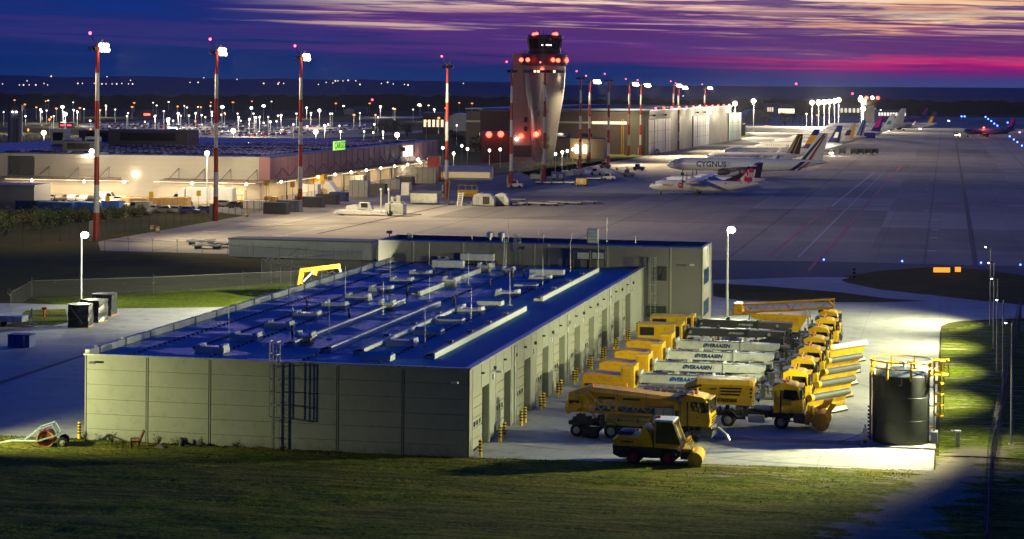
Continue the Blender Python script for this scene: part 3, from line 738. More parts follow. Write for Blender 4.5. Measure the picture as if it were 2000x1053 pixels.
def truck_cab(par, x0=0.0, col=None, zf=1.3):
    """forward-control cab, front axle at x0"""
    col = col or YEL; T = Tm(x0)
    pr = [(-.58, zf), (1.62, zf), (1.72, 1.75), (1.66, 2.25), (1.36, 3.28), (1.05, 3.46), (-.2, 3.62), (-.58, 3.5)]
    rg = []
    for y, sx, dz in ((-1.25, .97, .0), (-1.19, 1.0, .02), (1.19, 1.0, .02), (1.25, .97, .0)):
        rg.append([(x*sx, y*(1 if z < 3 else .93), z+dz) for x, z in pr])
    c = MB().loft(rg, T); cab = obj('cab', c, col, par)
    m = MB().add([(1.70, -1.05, 2.28), (1.70, 1.05, 2.28), (1.40, .98, 3.24), (1.40, -.98, 3.24)], [(0, 1, 2, 3)], T); obj('windscreen', m, GLS, cab)
    for s in (-1, 1):
        m = MB(); y = s*1.262
        m.add([(.12, y, 2.42), (.95, y, 2.30), (1.42, y, 2.36), (1.2, y*.962, 3.08), (.2, y*.962, 3.1)], [(0, 1, 2, 3, 4)], T); obj('side_window', m, GLS, cab)
        m = MB(); m.box(.6, .78, s*1.27-.02, s*1.27+.02, 1.95, 2.0, T); obj('door_handle', m, BLKP, cab)
        m = MB(); m.box(1.46, 1.66, s*1.5-.12, s*1.5+.12, 2.45, 3.15, T, b=.03); m.bar((1.5, s*1.2, 3.2), (1.55, s*1.5, 3.1), .03, T); obj('mirror', m, BLKP, cab)
        m = MB(); m.box(1.55, 1.78, s*.95-.22, s*.95+.22, 1.02, 1.22, T); obj('headlight', m, OFF, cab)
        m = MB(); m.box(-.1, .02, s*1.272-.012, s*1.272+.012, zf+.05, 3.1, T); obj('door_seam', m, DRK, cab)
        m = MB(); m.box(.05, 1.0, s*1.15-.12, s*1.15+.12, .62, .72, T); m.box(.05, 1.0, s*1.15-.1, s*1.15+.1, .92, 1.0, T); m.box(.05, .12, s*1.15-.1, s*1.15+.1, .62, 1.3, T); m.box(.93, 1.0, s*1.15-.1, s*1.15+.1, .62, 1.3, T); obj('step', m, DGR, cab)
    m = MB(); m.prism([(-.62, 3.3), (-.1, 3.58), (-.1, 3.66), (-.62, 3.56)], -1.2, 1.2, T); obj('roof_fairing', m, DRK, cab)
    m = MB(); m.box(1.2, 1.66, -1.1, 1.1, 3.28, 3.36, T); obj('sun_visor', m, col, cab)
    m = MB(); m.prism([(1.0, .55), (1.78, .5), (1.86, 1.0), (1.74, 1.28), (1.0, 1.28)], -1.24, 1.24, T); obj('bumper', m, DGR, par)
    for y in (-.8, .8):
        m = MB(); m.cyl((.3, y, 3.56), (.3, y, 3.84), .1, .08, 8, T); obj('beacon', m, AMB, cab)
    m = MB(); m.box(-.2, .5, -.35, .35, 3.58, 3.67, T, b=.03); obj('roof_hatch', m, DGR, cab)
    for y in (-.55, .55):
        m = MB(); m.bar((1.72, y-.4, 2.3), (1.68, y+.25, 2.42), .03, T); obj('wiper', m, BLKP, cab)
    for k in range(3):
        m = MB(); m.box(1.735, 1.765, -.9, .9, 1.5+k*.2, 1.6+k*.2, T); obj('grille_slat', m, BLKP, cab)
    return cab
AMB = mat('amber lens', (.75, .22, .02), .25)
def chassis(par, xr, xf=1.3, z0=.78, z1=1.08):
    m = MB(); m.box(xr, xf, -.48, -.36, z0, z1); m.box(xr, xf, .36, .48, z0, z1)
    x = xr
    while x < xf: m.box(x, x+.15, -.36, .36, z0+.03, z1-.03); x += 1.2
    obj('chassis', m, DRK, par)
def truck_base(r, xr, axles, fuel=(-2.6, -1.3)):
    chassis(r, xr)
    for x in axles:
        for y in (-1.02, 1.02): wheel(r, x, y, .56, .56, .36)
        guard(r, x, -1.02, .62, .66, .5)
    if fuel:
        m = MB(); m.box(fuel[0], fuel[1], -1.2, -.55, .45, 1.05, b=.06)
        n = int((fuel[1]-fuel[0])/.16)
        for k in range(n): m.box(fuel[0]+.05+k*.16, fuel[0]+.12+k*.16, -1.225, -1.2, .5, 1.0)
        obj('fuel_tank', m, GAL, r)
        m = MB(); m.cyl((fuel[0]-1.1, -.85, .8), (fuel[0]-.2, -.85, .8), .22, n=12); obj('air_tank', m, DGR, r, smooth=True)
def clutter(r, name, x0, x1, y0, y1, z0, z1, n, mt, seed=1):
    """pipes, valves and hoses hung on one rail"""
    rn = random.Random(seed); m = MB(); zc = (z0+z1)/2; m.bar((x0, y0, zc), (x1, y0, zc), .07)
    for k in range(n):
        x = x0+(x1-x0)*(k+rn.random()*.8)/n; a, b = rn.uniform(z0, zc), rn.uniform(zc, z1); s = rn.uniform(.05, .16)
        if rn.random() < .5: m.box(x-s, x+s, y0-.03, y0+rn.uniform(.1, y1-y0), a, b+.05)
        else: m.tube([(x, y0, a), (x+rn.uniform(-.2, .3), y0-.02, zc), (x+rn.uniform(0, .5), y0, b)], rn.uniform(.02, .05), 5)
    return obj(name, m, mt, r)
def plow(r, x=2.0, wide=8.0, ang=20, flap=GRY, big=False):
    """folded-edge snow plough: curved mouldboard, rubber roll on top, ribs and push frame"""
    T = Tm(x+1.0, -.6, 0, R(-ang)); h = 1.55 if not big else 1.75
    prof = [(.10, .12), (-.12, .45), (-.16, .9), (-.02, 1.25), (.2, h)]
    o = [(a-.06, z) for a, z in prof]
    pts = prof+list(reversed(o)); m = MB()
    m.prism(pts, -wide/2, wide/2, T); bl = obj('mouldboard', m, YEL, r)
    m = MB(); m.cyl((.16, -wide/2, h+.08), (.16, wide/2, h+.08), .27, n=14, T=T); obj('rubber_roll', m, PLOWR if not big else WHT, bl, smooth=True)
    m = MB(); m.cyl((.16, -wide/2-.05, h+.08), (.16, -wide/2+.35, h+.08), .29, n=14, T=T); obj('roll_end', m, YEL, bl, smooth=True)
    n = 9
    for k in range(n):
        y = -wide/2+.3+(wide-.6)*k/(n-1); m = MB()
        m.prism([(.02, .2), (-.45, .35), (-.5, .8), (-.1, 1.3), (-.2, .9), (-.16, .45)], y-.04, y+.04, T); obj('rib', m, YEL, bl)
    m = MB(); m.box(.0, .16, -wide/2, wide/2, .02, .16, T); obj('cutting_edge', m, BLK, bl)
    m = MB()
    for s in (-.5, .5): m.bar((1.6, s, .75), (x+1.05, s, .6), .12)
    m.box(1.75, 1.95, -1.0, 1.0, .4, 1.15); obj('push_frame', m, ORA, r)
    for y in (-1.2, -.4, .4, 1.2):
        m = MB(); m.box(-.75, -.55, y-.14, y+.14, .5, 1.5, T, b=.03); obj('hydraulic_unit', m, DGR, r)
PLOWR = mat('grey rubber roll', (.085, .10, .09), .6)

# -- plough truck towing a jet sweeper: white beam trailers
def sweeper_train(u, label, word=True, dark=False, blue=False, x0=20.8, plough=True):
    r = root('plough_sweeper_truck', label, 'snow plough truck', W(x0, u), GRID, 'plough trucks with towed sweepers parked in a row')
    truck_cab(r); truck_base(r, -5.2, (0, -3.9), (-2.5, -1.2))
    m = MB(); m.box(-2.3, -1.0, -1.1, -.3, 1.15, 2.2, b=.05); obj('hydraulic_tank', m, DGR, r)
    m = MB(); m.box(-2.0, -1.4, -1.14, -1.1, 1.3, 2.05); m.box(-1.3, -1.1, -1.14, -1.1, 1.3, 2.05); obj('gauge_panel', m, GRY, r)
    m = MB(); m.cyl((-1.0, .9, 1.1), (-1.0, .9, 3.2), .11, n=10); obj('exhaust_stack', m, GAL, r, smooth=True)
    m = MB(); m.cyl((-3.6, 0, 1.1), (-3.6, 0, 1.3), .75, n=16); obj('fifth_wheel', m, BLKP, r, smooth=True)
    m = MB(); m.box(-4.8, -.9, -1.0, 1.0, 1.09, 1.15); obj('deck', m, GAL if not dark else DRK, r)
    bm = OFF if not dark else DGR; lz = 2.0 if not dark else 2.25
    # beam
    m = MB(); m.box(-12.4, -6.4, -.62, -.1, lz, lz+.72, b=.03); m.box(-12.4, -6.4, .1, .62, lz, lz+.72, b=.03); m.box(-12.3, -6.5, -.1, .1, lz+.1, lz+.5); b1 = obj('beam', m, bm, r)
    m = MB(); m.prism([(-6.4, lz+.02), (-3.4, lz+.06), (-2.9, lz+.25), (-2.9, lz+.62), (-6.4, lz+.70)], -.66, .66); obj('beam_neck', m, bm, b1)
    m = MB(); m.prism([(-7.3, lz-.55), (-3.0, lz-.65), (-3.0, lz-.05), (-4.6, lz-.05)], -.5, .5); obj('gooseneck', m, bm, r)
    m = MB(); m.box(-6.48, -6.32, -.7, .7, lz-.05, lz+.85); obj('flange', m, bm, b1); m = MB(); m.box(-12.5, -12.34, -.7, .7, lz-.05, lz+.95); obj('flange', m, bm, b1)
    for x in (-11.2, -9.6, -7.6):
        m = MB(); m.box(x, x+1.0, -.4, .4, lz+.72, lz+.78); obj('walkway_plate', m, DRK if not dark else OFF, b1)
    m = MB(); m.box(-9.6, -9.2, -.64, -.4, lz+.72, lz+1.05, b=.03); obj('hose_box', m, bm, b1)
    if word:
        obj('lettering', letters('ØVERAASEN', .46, -8.7, -.635, lz+.36, .024, .004, .28, .98), NAVY if not blue else mat('bright blue lettering', (.01, .10, .40), .4), b1)
    else:
        obj('lettering', letters('ØVERAASEN', .26, -7.6, -.635, lz+.36, .008, .004, .28), OFF, b1)
    # swing broom under the beam, its hood and castors
    T = Tm(-8.6, 0, 0, R(24))
    m = MB(); m.cyl((0, -3.0, .55), (0, 3.0, .55), .5, n=16, T=T); obj('broom', m, BLK, r, smooth=True)
    m = MB(); m.prism([(-.6, .6), (-.45, 1.1), (.2, 1.2), (.6, .9), (.55, .85), (.2, 1.13), (-.4, 1.04), (-.54, .6)], -3.1, 3.1, T); obj('broom_hood', m, BLU if u > 40 else DGR, r)
    m = MB()
    for k in range(8): m.bar((-11.8+k*.7, -.5, 1.35), (-11.5+k*.7, -.5, lz), .05)
    m.bar((-12, -.5, 1.35), (-6.3, -.5, 1.35), .07); obj('hose_rack', m, ORA, r)
    clutter(r, 'hydraulics', -12.2, -3.2, -.72, -.3, .9, lz-.1, 26, DGR, int(u)); clutter(r, 'valve_block', -11.0, -5.0, -.78, -.4, 1.2, lz-.15, 9, YEL if u > 30 else GRY, int(u)+3)
    clutter(r, 'cable_run', -12.0, -5.0, -.66, -.5, lz+.7, lz+.82, 10, GRY, int(u)+7)
    m = MB(); m.box(-3.9, -2.7, -1.22, -.5, .5, 1.0, b=.05); obj('tool_box', m, GRY, r)
    clutter(r, 'engine_hoses', -2.6, -.7, -1.15, -.7, 1.1, 2.5, 8, DRK, int(u)+11)
    # engine module with tall intake box
    m = MB(); m.box(-17.4, -13.4, -1.2, 1.2, 1.1, 2.0, b=.06); m.prism([(-17.2, 2.0), (-13.6, 2.0), (-13.8, 2.55), (-16.4, 2.7), (-17.2, 2.5)], -1.1, 1.1); e = obj('engine_cover', m, ORA if not dark else YEL, r)
    m = MB(); m.box(-17.0, -15.7, -1.235, -1.2, 1.35, 1.85); obj('radiator_grille', m, BLKP, e)
    m = MB(); m.box(-15.2, -14.2, -1.12, -1.1, 2.1, 2.3); obj('sticker', m, ORA, e)
    m = MB(); m.box(-14.0, -12.85, -1.05, -.15, 1.5, 3.35, b=.05); m.box(-13.3, -12.8, -.15, 1.0, 1.5, 3.45, b=.05); t = obj('intake_box', m, YEL, r)
    m = MB(); m.box(-13.85, -13.1, -1.075, -1.051, 1.8, 3.15); obj('intake_screen', m, ORA if not dark else BLKP, t)
    m = MB(); m.box(-12.85, -12.35, -.3, .3, lz+.1, lz+.5); obj('pivot', m, OFF, t)
    for y in (-1.0, 1.0): wheel(r, -16.2, y, .5, .5, .36); wheel(r, -14.7, y, .5, .5, .36)
    m = MB(); m.box(-17.8, -13.0, -.5, .5, .7, 1.1); obj('trailer_frame', m, DRK, r)
    m = MB(); m.cyl((-17.3, -1.0, 2.7), (-17.3, -1.0, 2.9), .08); obj('beacon', m, AMB, e)
    if dark:
        m = MB(); m.box(-17.3, -13.5, -1.15, 1.15, 2.0, 3.3, b=.08); h = obj('engine_house', m, YEL, r)
        m = MB(); m.box(-17.0, -15.6, -1.175, -1.15, 2.2, 3.0); obj('radiator_grille', m, BLKP, h)
        m = MB(); m.cyl((-12.9, -.7, 1.4), (-12.2, -.7, 2.9), .16, n=10); obj('air_hose', m, BLK, r, smooth=True)
        for x in (-12.1, -4.4):
            m = MB(); m.cyl((x, -.66, lz+.35), (x, -.7, lz+.35), .16, n=12); obj('pin_cap', m, GAL, b1)
    if plough: plow(r, 2.0, 5.4 if not dark else 6.2, 32, big=dark)
    return r
sweeper_train(26.6, 'plough truck with white beam sweeper, nearest lane, bright blue lettering', blue=True)
sweeper_train(34.2, 'plough truck with white beam sweeper, second lane from the near end', x0=20.9)
sweeper_train(41.7, 'plough truck with white beam sweeper, third lane from the near end', x0=21.0)
sweeper_train(49.1, 'plough truck with white beam sweeper in the lane next to the dark beams', x0=20.9)
sweeper_train(57.1, 'plough truck with dark grey beam sweeper and big yellow engine house', False, True, x0=20.8)
sweeper_train(64.4, 'plough truck with dark grey beam sweeper beside the yellow spreader', False, True, x0=21.0, plough=False)

# -- blower truck with the long yellow power pack
def blower_truck():
    r = root('snow_blower_truck', 'yellow truck with a big louvred engine body and a snow blower on its nose', 'snow blower truck', W(20.7, 19.0))
    truck_cab(r); truck_base(r, -6.0, (0, -4.15), (-2.6, -1.3))
    rg = []
    for x, s in ((-7.6, .72), (-6.6, 1.0), (-2.55, 1.0), (-2.25, .94)):
        a = 1.22 if s > .9 else 1.0
        rg.append([(x, -a, 1.75), (x, -a, 1.75+.45), (x+(0 if x < -3 else .1), -a, 1.75+1.55*s), (x, -a+.35, 1.75+1.92*s), (x, a-.35, 1.75+1.92*s), (x, a, 1.75+1.55*s), (x, a, 1.75)])
    m = MB(); m.loft(rg); b = obj('engine_body', m, YEL, r)
    for k in range(3):
        m = MB(); m.box(-4.75, -3.05-k*.07, -1.24, -1.218, 2.98-k*.24, 3.1-k*.24); obj('louvre', m, BLKP, b)
        m = MB(); m.box(-2.5+.06, -2.28, -1.235, -1.2, 2.95-k*.3, 3.1-k*.3); obj('corner_louvre', m, BLKP, b)
        m = MB(); T = Tm(-6.5, 0, 2.5+k*.28, 0, R(-14)); m.box(-.9, .3, -1.235, -1.215, 0, .13, T); obj('rear_louvre', m, BLKP, b)
    m = MB(); m.box(-5.6, -5.0, -1.27, -1.22, 2.93, 3.03, Tm(0, 0, 0)); obj('handle', m, DGR, b)
    obj('lettering', letters('Vammas', .58, -4.5, -1.235, 2.15, .012, .004, .0, 1.1), BLKP, b)
    m = MB(); m.cyl((-1.6, -.3, 1.3), (-.8, -.3, 1.3), .3, n=12); m.box(-2.2, -.7, -.9, .9, 1.1, 1.5); obj('air_filter', m, DRK, r)
    m = MB(); m.cyl((-1.9, -.95, 1.6), (-.9, -.95, 1.5), .16, n=10); obj('silencer', m, GAL, r, smooth=True)
    clutter(r, 'hydraulics', -5.2, -1.0, -1.0, -.6, .6, 1.6, 18, DRK, 5); clutter(r, 'pipework', -3.5, -.8, -.9, -.5, 1.1, 2.2, 8, GRY, 6)
    # blower head: two round auger ends, casing, impeller housing and chute
    hd = MB(); rg = []
    for k in range(11):
        t = PI*(.30+1.02*k/10); c, s = math.cos(t), math.sin(t)
        rg.append([(3.05+a*c, y, .68+a*s) for a, y in ((.66, -1.35), (.72, -1.35), (.72, 1.35), (.66, 1.35))])
    hd.loft(rg); h = obj('blower_casing', hd, ORA, r, smooth=True)
    for y in (-1.38, 1.38):
        m = MB(); m.cyl((3.05, y-.04, .68), (3.05, y+.04, .68), .7, n=20); obj('auger_end_plate', m, ORA, h)
    m = MB(); m.cyl((3.05, -1.3, .62), (3.05, 1.3, .62), .16, n=8)
    for k in range(26):
        t = k*.62; y = -1.25+k*.1; m.box(-.02, .42, -.05, .05, -.03, .03, Tm(3.05, y, .62, 0, -t))
    obj('auger', m, YEL2, h)
    m = MB(); m.cyl((2.35, 0, .85), (2.75, 0, .85), .72, n=18); obj('impeller_housing', m, YEL, h, smooth=True)
    m = MB(); m.prism([(2.3, 1.4), (2.85, 1.4), (3.2, 2.15), (3.9, 2.3), (3.8, 2.0), (3.35, 1.6)], .1, .75); m.prism([(3.1, .9), (3.5, .95), (4.25, 2.05), (3.8, 2.15)], -.9, -.82); obj('chute', m, ORA, h)
    m = MB(); m.ring((2.1, -.55, 1.45), .3, .13, 'x', 14, 8); m.ring((2.35, -.55, 1.45), .3, .13, 'x', 14, 8); obj('hose_coil', m, YEL, h, smooth=True)
    m = MB()
    for s in (-.6, .6): m.bar((1.6, s, .7), (2.4, s, .6), .14)
    m.box(1.8, 2.2, -1.0, 1.0, .4, 1.2); obj('mount_frame', m, ORA, r)
blower_truck()

# -- long airport sweeper in front
def long_sweeper():
    r = root('runway_sweeper', 'long yellow runway sweeper with a tall rear duct, in front of the snow blower truck', 'sweeper truck', W(14.5, 11.1), GRID-R(4))
    truck_cab(r); chassis(r, -9.4)
    for x in (0, -5.9):
        for y in (-1.02, 1.02): wheel(r, x, y, .56, .56, .36)
        guard(r, x, -1.02, .62, .66, .5)
    for y in (-1.0, 1.0): wheel(r, -8.6, y, .5, .5, .34)
    rg = []                                             # long air duct sloping to the cab
    for x, z0, z1, a in ((-9.55, 1.7, 2.6, .95), (-9.3, 1.65, 3.3, 1.1), (-8.0, 2.4, 3.75, 1.15), (-7.6, 2.85, 3.8, 1.15), (-2.2, 2.6, 3.42, 1.15), (-.95, 2.62, 3.36, 1.1)):
        rg.append([(x, -a, z0), (x, -a, z0+(z1-z0)*.7), (x, -a+.3, z1), (x, a-.3, z1), (x, a, z0+(z1-z0)*.7), (x, a, z0)])
    m = MB(); m.loft(rg); d = obj('air_duct', m, ORA, r)
    m = MB(); m.box(-9.2, -8.3, -1.135, -1.09, 2.5, 2.75); obj('rear_slot', m, BLKP, d)
    for a, b in ((-6.9, -5.6), (-5.0, -3.7)):
        m = MB(); m.box(a, b, -1.175, -1.151, 2.98, 3.14); obj('sign_plate', m, BLKP, d)
    for x in (-5.4, -3.2):
        m = MB(); m.box(x-.015, x+.015, -1.165, -1.15, 2.7, 3.5); obj('duct_joint', m, DGR, d)
    m = MB(); m.cyl((-7.5, -.6, 3.8), (-7.5, -.6, 4.0), .1); obj('beacon', m, AMB, d)
    clutter(r, 'pipework', -8.8, -2.8, -1.18, -.9, 2.1, 2.9, 22, YEL, 8); clutter(r, 'hoses', -8.8, -6.5, -1.2, -.8, .9, 1.9, 12, DRK, 9); clutter(r, 'underbody', -8.0, -1.0, -1.0, -.6, .5, 1.0, 18, DRK, 10)
    m = MB()                                            # lattice between duct and beam
    k = 0; x = -7.6
    while x < -2.6: m.bar((x, -1.12, 2.1), (x+.45, -1.12, 2.6), .05); m.bar((x+.45, -1.12, 2.6), (x+.9, -1.12, 2.1), .05); x += .9
    m.bar((-7.6, -1.12, 2.62), (-2.6, -1.12, 2.62), .07); obj('lattice_frame', m, YEL, r)
    m = MB(); m.box(-7.2, -2.7, -1.0, 1.0, 2.05, 2.45); obj('blower_housing', m, BLU, r)
    m = MB(); m.box(-9.4, -2.7, -1.2, 1.2, 1.86, 2.05); m.bar((-7.4, -1.15, 1.9), (-6.5, -1.15, .9), .14); m.bar((-6.4, -1.15, 1.9), (-6.4, -1.15, .9), .12); obj('beam', m, ORA, r)
    m = MB(); m.box(-7.9, -7.6, -1.2, -1.1, 2.05, 3.0, Tm(0, 0, 0)); m.bar((-8.0, -1.2, 3.2), (-7.0, -1.2, 2.3), .1); m.bar((-7.6, -1.2, 3.4), (-6.6, -1.2, 2.5), .1); obj('hoist_arm', m, YEL, r)
    m = MB(); m.box(-6.3, -2.8, -1.24, -.3, 1.05, 1.82, b=.12); t = obj('water_tank', m, mat('khaki yellow paint', (.33, .27, .05), .45), r)
    m = MB(); m.box(-6.3, -2.8, -1.255, -1.23, 1.42, 1.46); obj('tank_seam', m, BLKP, t)
    for x in (-5.3, -3.8):
        m = MB(); m.box(x-.05, x+.05, -1.27, -1.24, 1.3, 1.6); obj('strap', m, BLKP, t)
    m = MB(); m.box(-2.55, -1.15, -1.2, 1.2, 1.5, 2.55, b=.05); c = obj('equipment_cabinet', m, mat('pale cabinet', (.38, .42, .30), .45), r)
    m = MB(); m.box(-1.87, -1.83, -1.215, -1.2, 1.52, 2.5); obj('cabinet_joint', m, DRK, c)
    m = MB(); m.box(-1.05, -.62, -1.22, 1.22, .95, 3.05, b=.05); a = obj('intake_tower', m, YEL, r)
    m = MB(); m.box(-1.0, -.68, -1.24, -1.22, 1.2, 2.4); obj('intake_screen', m, BLKP, a)
    m = MB(); m.cyl((-8.0, -1.2, .4), (-6.9, -1.35, .4), .38, n=14); m.cyl((-7.0, -1.0, .5), (-6.6, -1.1, .9), .15); obj('side_broom', m, BLK, r)
    m = MB(); m.box(-1.0, 1.2, -1.2, -.9, .7, 1.0); obj('step', m, DRK, r)
    # snow brush arm in front, chromed pipe
    m = MB(); m.tube([(1.7, -.8, 1.1), (2.3, -1.0, 1.2), (2.9, -1.1, .75), (3.1, -1.1, .35)], .12, 8); obj('front_nozzle', m, GAL, r, smooth=True)
long_sweeper()

# -- small tool carrier with front broom, in the shade at the grass edge
def tool_carrier():
    r = root('tool_carrier', 'small yellow tool carrier with a glass cab and a front broom roller, nearest vehicle', 'utility vehicle', W(13.0, 1.75), GRID-R(2))
    m = MB(); m.prism([(-2.7, .62), (-2.2, .4), (-1.0, .5), (1.2, .5), (2.0, .62), (2.1, 1.05), (1.7, 1.2), (-2.75, 1.3)], -1.0, 1.0); obj('chassis', m, mat('dark navy paint', (.018, .024, .04), .4), r)
    for x in (-1.2, 1.2):
        for y in (-.98, .98): wheel(r, x, y, .52, .52, .42, HUB)
        guard(r, x, -.98, .56, .6, .5)
    m = MB(); rg = []
    for x, z in ((-2.72, 1.75), (-2.4, 1.98), (-1.0, 2.05), (-.85, 2.05), (-.62, 2.62), (-.35, 2.68), (.0, 2.2), (.12, 1.6)): rg.append([(x, -1.02, 1.24), (x, -1.02, z-.15), (x, -.75, z), (x, .75, z), (x, 1.02, z-.15), (x, 1.02, 1.24)])
    m.loft(rg); h = obj('engine_hood', m, YEL, r)
    obj('lettering', letters('VAMMAS', .24, -1.75, -1.045, 1.55, .006, .004), BLKP, h)
    for k in range(5):
        m = MB(); T = Tm(-.22+k*.07, 0, 2.5-k*.15, 0, R(-20)); m.box(-.06, .02, -1.04, -1.0, -.05, .05, T); obj('louvre', m, BLKP, h)
    m = MB(); m.box(-2.4, -1.4, -.8, .8, 1.99, 2.22, b=.06); obj('air_cleaner', m, DRK, h)
    c = MB(); c.prism([(.3, 1.2), (1.95, 1.2), (2.08, 1.6), (1.5, 3.05), (.3, 3.05)], -.92, .92); cab = obj('cab', c, mat('cab glazing', (.02, .026, .028), .08, var=0, spec=.9), r)
    m = MB(); m.box(.2, 1.6, -.98, .98, 3.05, 3.18, b=.04); obj('roof', m, WHT, cab)
    m = MB()
    for y in (-.94, .94): m.box(.22, .34, y-.04, y+.04, 1.2, 3.06); m.bar((2.1, y, 1.55), (1.52, y, 3.05), .09); m.box(.3, 2.0, y-.035, y+.035, 1.2, 1.5)
    obj('cab_frame', m, YEL, cab)
    m = MB(); m.box(.2, .5, -.1, .1, 3.18, 3.32); obj('beacon', m, AMB, cab)
    m = MB()
    for k in range(4): m.bar((1.6+k*.02, -.6+.4*k, 2.95), (1.75, -.6+.4*k, 3.2), .05)
    m.bar((1.7, -.9, 2.95), (2.2, -.9, 1.7), .05); obj('work_light', m, GAL, cab)
    m = MB(); T = Tm(3.05, .1, 0, R(4)); m.cyl((0, -1.35, .52), (0, 1.35, .52), .54, n=20, T=T); b = obj('broom_roller', m, YEL, r, smooth=True)
    m = MB(); m.cyl((0, -1.4, .52), (0, -1.36, .52), .5, n=20, T=T); m.cyl((0, -1.44, .52), (0, -1.4, .52), .12, n=10, T=T); obj('roller_end', m, YEL, b)
    m = MB()
    for y in (-.6, 0, .6): m.bar((2.0, y, 1.0), (2.5, y, 1.9), .07); m.bar((2.5, y, 1.9), (2.9, y, 1.1), .06)
    m.bar((2.5, -.7, 1.9), (2.5, .7, 1.9), .07); m.bar((2.35, -.7, 1.4), (2.35, .7, 1.4), .07); m.box(2.2, 2.9, -.5, .5, .95, 1.15); obj('broom_linkage', m, YEL, r)
    m = MB(); m.box(2.05, 2.75, -.7, .7, .45, .95); obj('broom_motor', m, DRK, r)
tool_carrier()

# -- spreader / sprayer at the back of the row
def spreader():
    r = root('sprayer_truck', 'yellow de-icing sprayer truck with folded lattice booms on top, farthest in the row', 'sprayer truck', W(20.9, 71.4))
    truck_cab(r); truck_base(r, -7.4, (0, -4.2, -5.5), (-2.6, -1.3))
    m = MB(); m.prism([(-7.6, 2.9), (-6.6, 1.5), (-2.6, 1.3), (-1.6, 3.0)], -1.2, 1.2); m.box(-7.7, -1.5, -1.25, 1.25, 2.9, 3.02); h = obj('hopper', m, YEL, r)
    m = MB(); m.box(-6.2, -2.6, -1.23, -1.2, 1.9, 2.7); obj('side_panel', m, ORA, h)
    m = MB(); m.cyl((-1.55, -1.0, 1.2), (-1.75, -1.1, 3.6), .09, n=8); m.cyl((-1.3, -1.0, 1.2), (-1.45, -1.1, 3.4), .06, n=8); obj('ram', m, GAL, h)
    m = MB()                                           # folded boom
    a, b = (-9.4, 3.0, 3.8), (1.0, 3.85, 4.7)
    def pt(t, k): return (a[0]+(b[0]-a[0])*t, -.95, a[1+k]+(b[1+k]-a[1+k])*t)
    m.bar(pt(0, 0), pt(1, 0), .14); m.bar(pt(0, 1), pt(1, 1), .12); n = 14
    for i in range(n): m.bar(pt(i/n, i % 2), pt((i+1)/n, (i+1) % 2), .07)
    m.bar(pt(0, 0), pt(0, 1), .12); m.bar(pt(1, 0), pt(1, 1), .12); obj('spray_boom', m, YEL, r)
    for i in range(n): m.bar((pt(i/n, i % 2)[0], .2, pt(i/n, i % 2)[2]), (pt((i+1)/n, (i+1) % 2)[0], .2, pt((i+1)/n, (i+1) % 2)[2]), .07)
    m.bar((a[0], .2, a[1]), (b[0], .2, b[1]), .12); m.bar((a[0], .2, a[2]), (b[0], .2, b[2]), .12); obj('spray_boom', m, ORA, r)
    m = MB(); m.box(-9.5, -8.5, -1.1, 1.1, 2.9, 4.0, b=.1); m.bar((-9.9, -.9, 2.8), (-7, -.9, 3.1), .2); obj('boom_hinge', m, ORA, r)
    m = MB(); m.bar((-8.0, -.8, 1.2), (-7.6, -.8, 3.6), .12); m.bar((-7.3, -.8, 1.2), (-7.7, -.8, 3.6), .1); obj('rear_support', m, OFF, r)
    m = MB(); m.box(-4.6, -4.3, -1.28, -1.2, 2.95, 3.2); obj('lamp', m, OFF, h)
spreader()

# -- machine behind the garage, only its arm shows above the roof edge
r = root('loading_crane', 'bright yellow crane arm showing behind the left roof edge of the garage', 'crane', W(-42.4, 94))
m = MB(); m.box(-2.5, 1.8, -1.1, 1.1, .9, 1.7, b=.1); obj('chassis', m, YEL, r)
for x in (-1.6, 1.0):
    for y in (-1, 1): wheel(r, x, y, .55, .55, .4)
m = MB(); m.bar((-2.6, 0, .2), (-1.4, 0, 2.2), .4); m.bar((-1.5, 0, 2.1), (-1.2, 0, 4.0), .5); m.bar((-1.4, 0, 3.9), (3.6, 0, 4.6), .5); m.bar((.4, 0, 3.4), (.6, 0, 4.1), .4); obj('arm', m, mat('dark orange paint', (.34, .15, .010), .5, dirt=.6), r)
m = MB(); m.cyl((-1.0, -.2, 2.6), (.4, -.2, 4.0), .12); obj('ram', m, GAL, r); m = MB(); m.bar((3.5, 0, 4.4), (3.9, 0, 3.4), .25); obj('hook_head', m, DGR, r)

# ------------------------------------------------------------------ bollards
BOLP = None
def bollard(w, u, label):
    global BOLP
    if BOLP is None:
        r = root('bollard', label, 'bollard', W(w, u), GRID, 'yellow bollards with black bands along the garage')
        m = MB(); m.cyl((0, 0, 0), (0, 0, 1.2), .13, n=14); m.cyl((0, 0, 1.2), (0, 0, 1.24), .13, .09, 14); obj('post', m, YEL2, r, smooth=True)
        for k in range(4):
            m = MB(); m.cyl((0, 0, .38+k*.22), (0, 0, .49+k*.22), .134, n=14, cap=False); obj('black_band', m, BLKP, r, smooth=True)
        BOLP = r; return r
    return dup(BOLP, W(w, u), GRID, label)
bollard(.65, .75, 'yellow banded bollard at the corner of the garage nearest the meadow')
bollard(-30.0, .3, 'yellow banded bollard at the left corner of the gable by the roller')
for k in range(10):
    p = DOORS[k]+DW+1.26
    nm = ORD[k] if k else 'first'
    bollard(.75, p-.75, f'yellow banded bollard, near one of the pair after the {nm} garage door')
    bollard(.75, p+.75, f'yellow banded bollard, far one of the pair after the {nm} garage door')

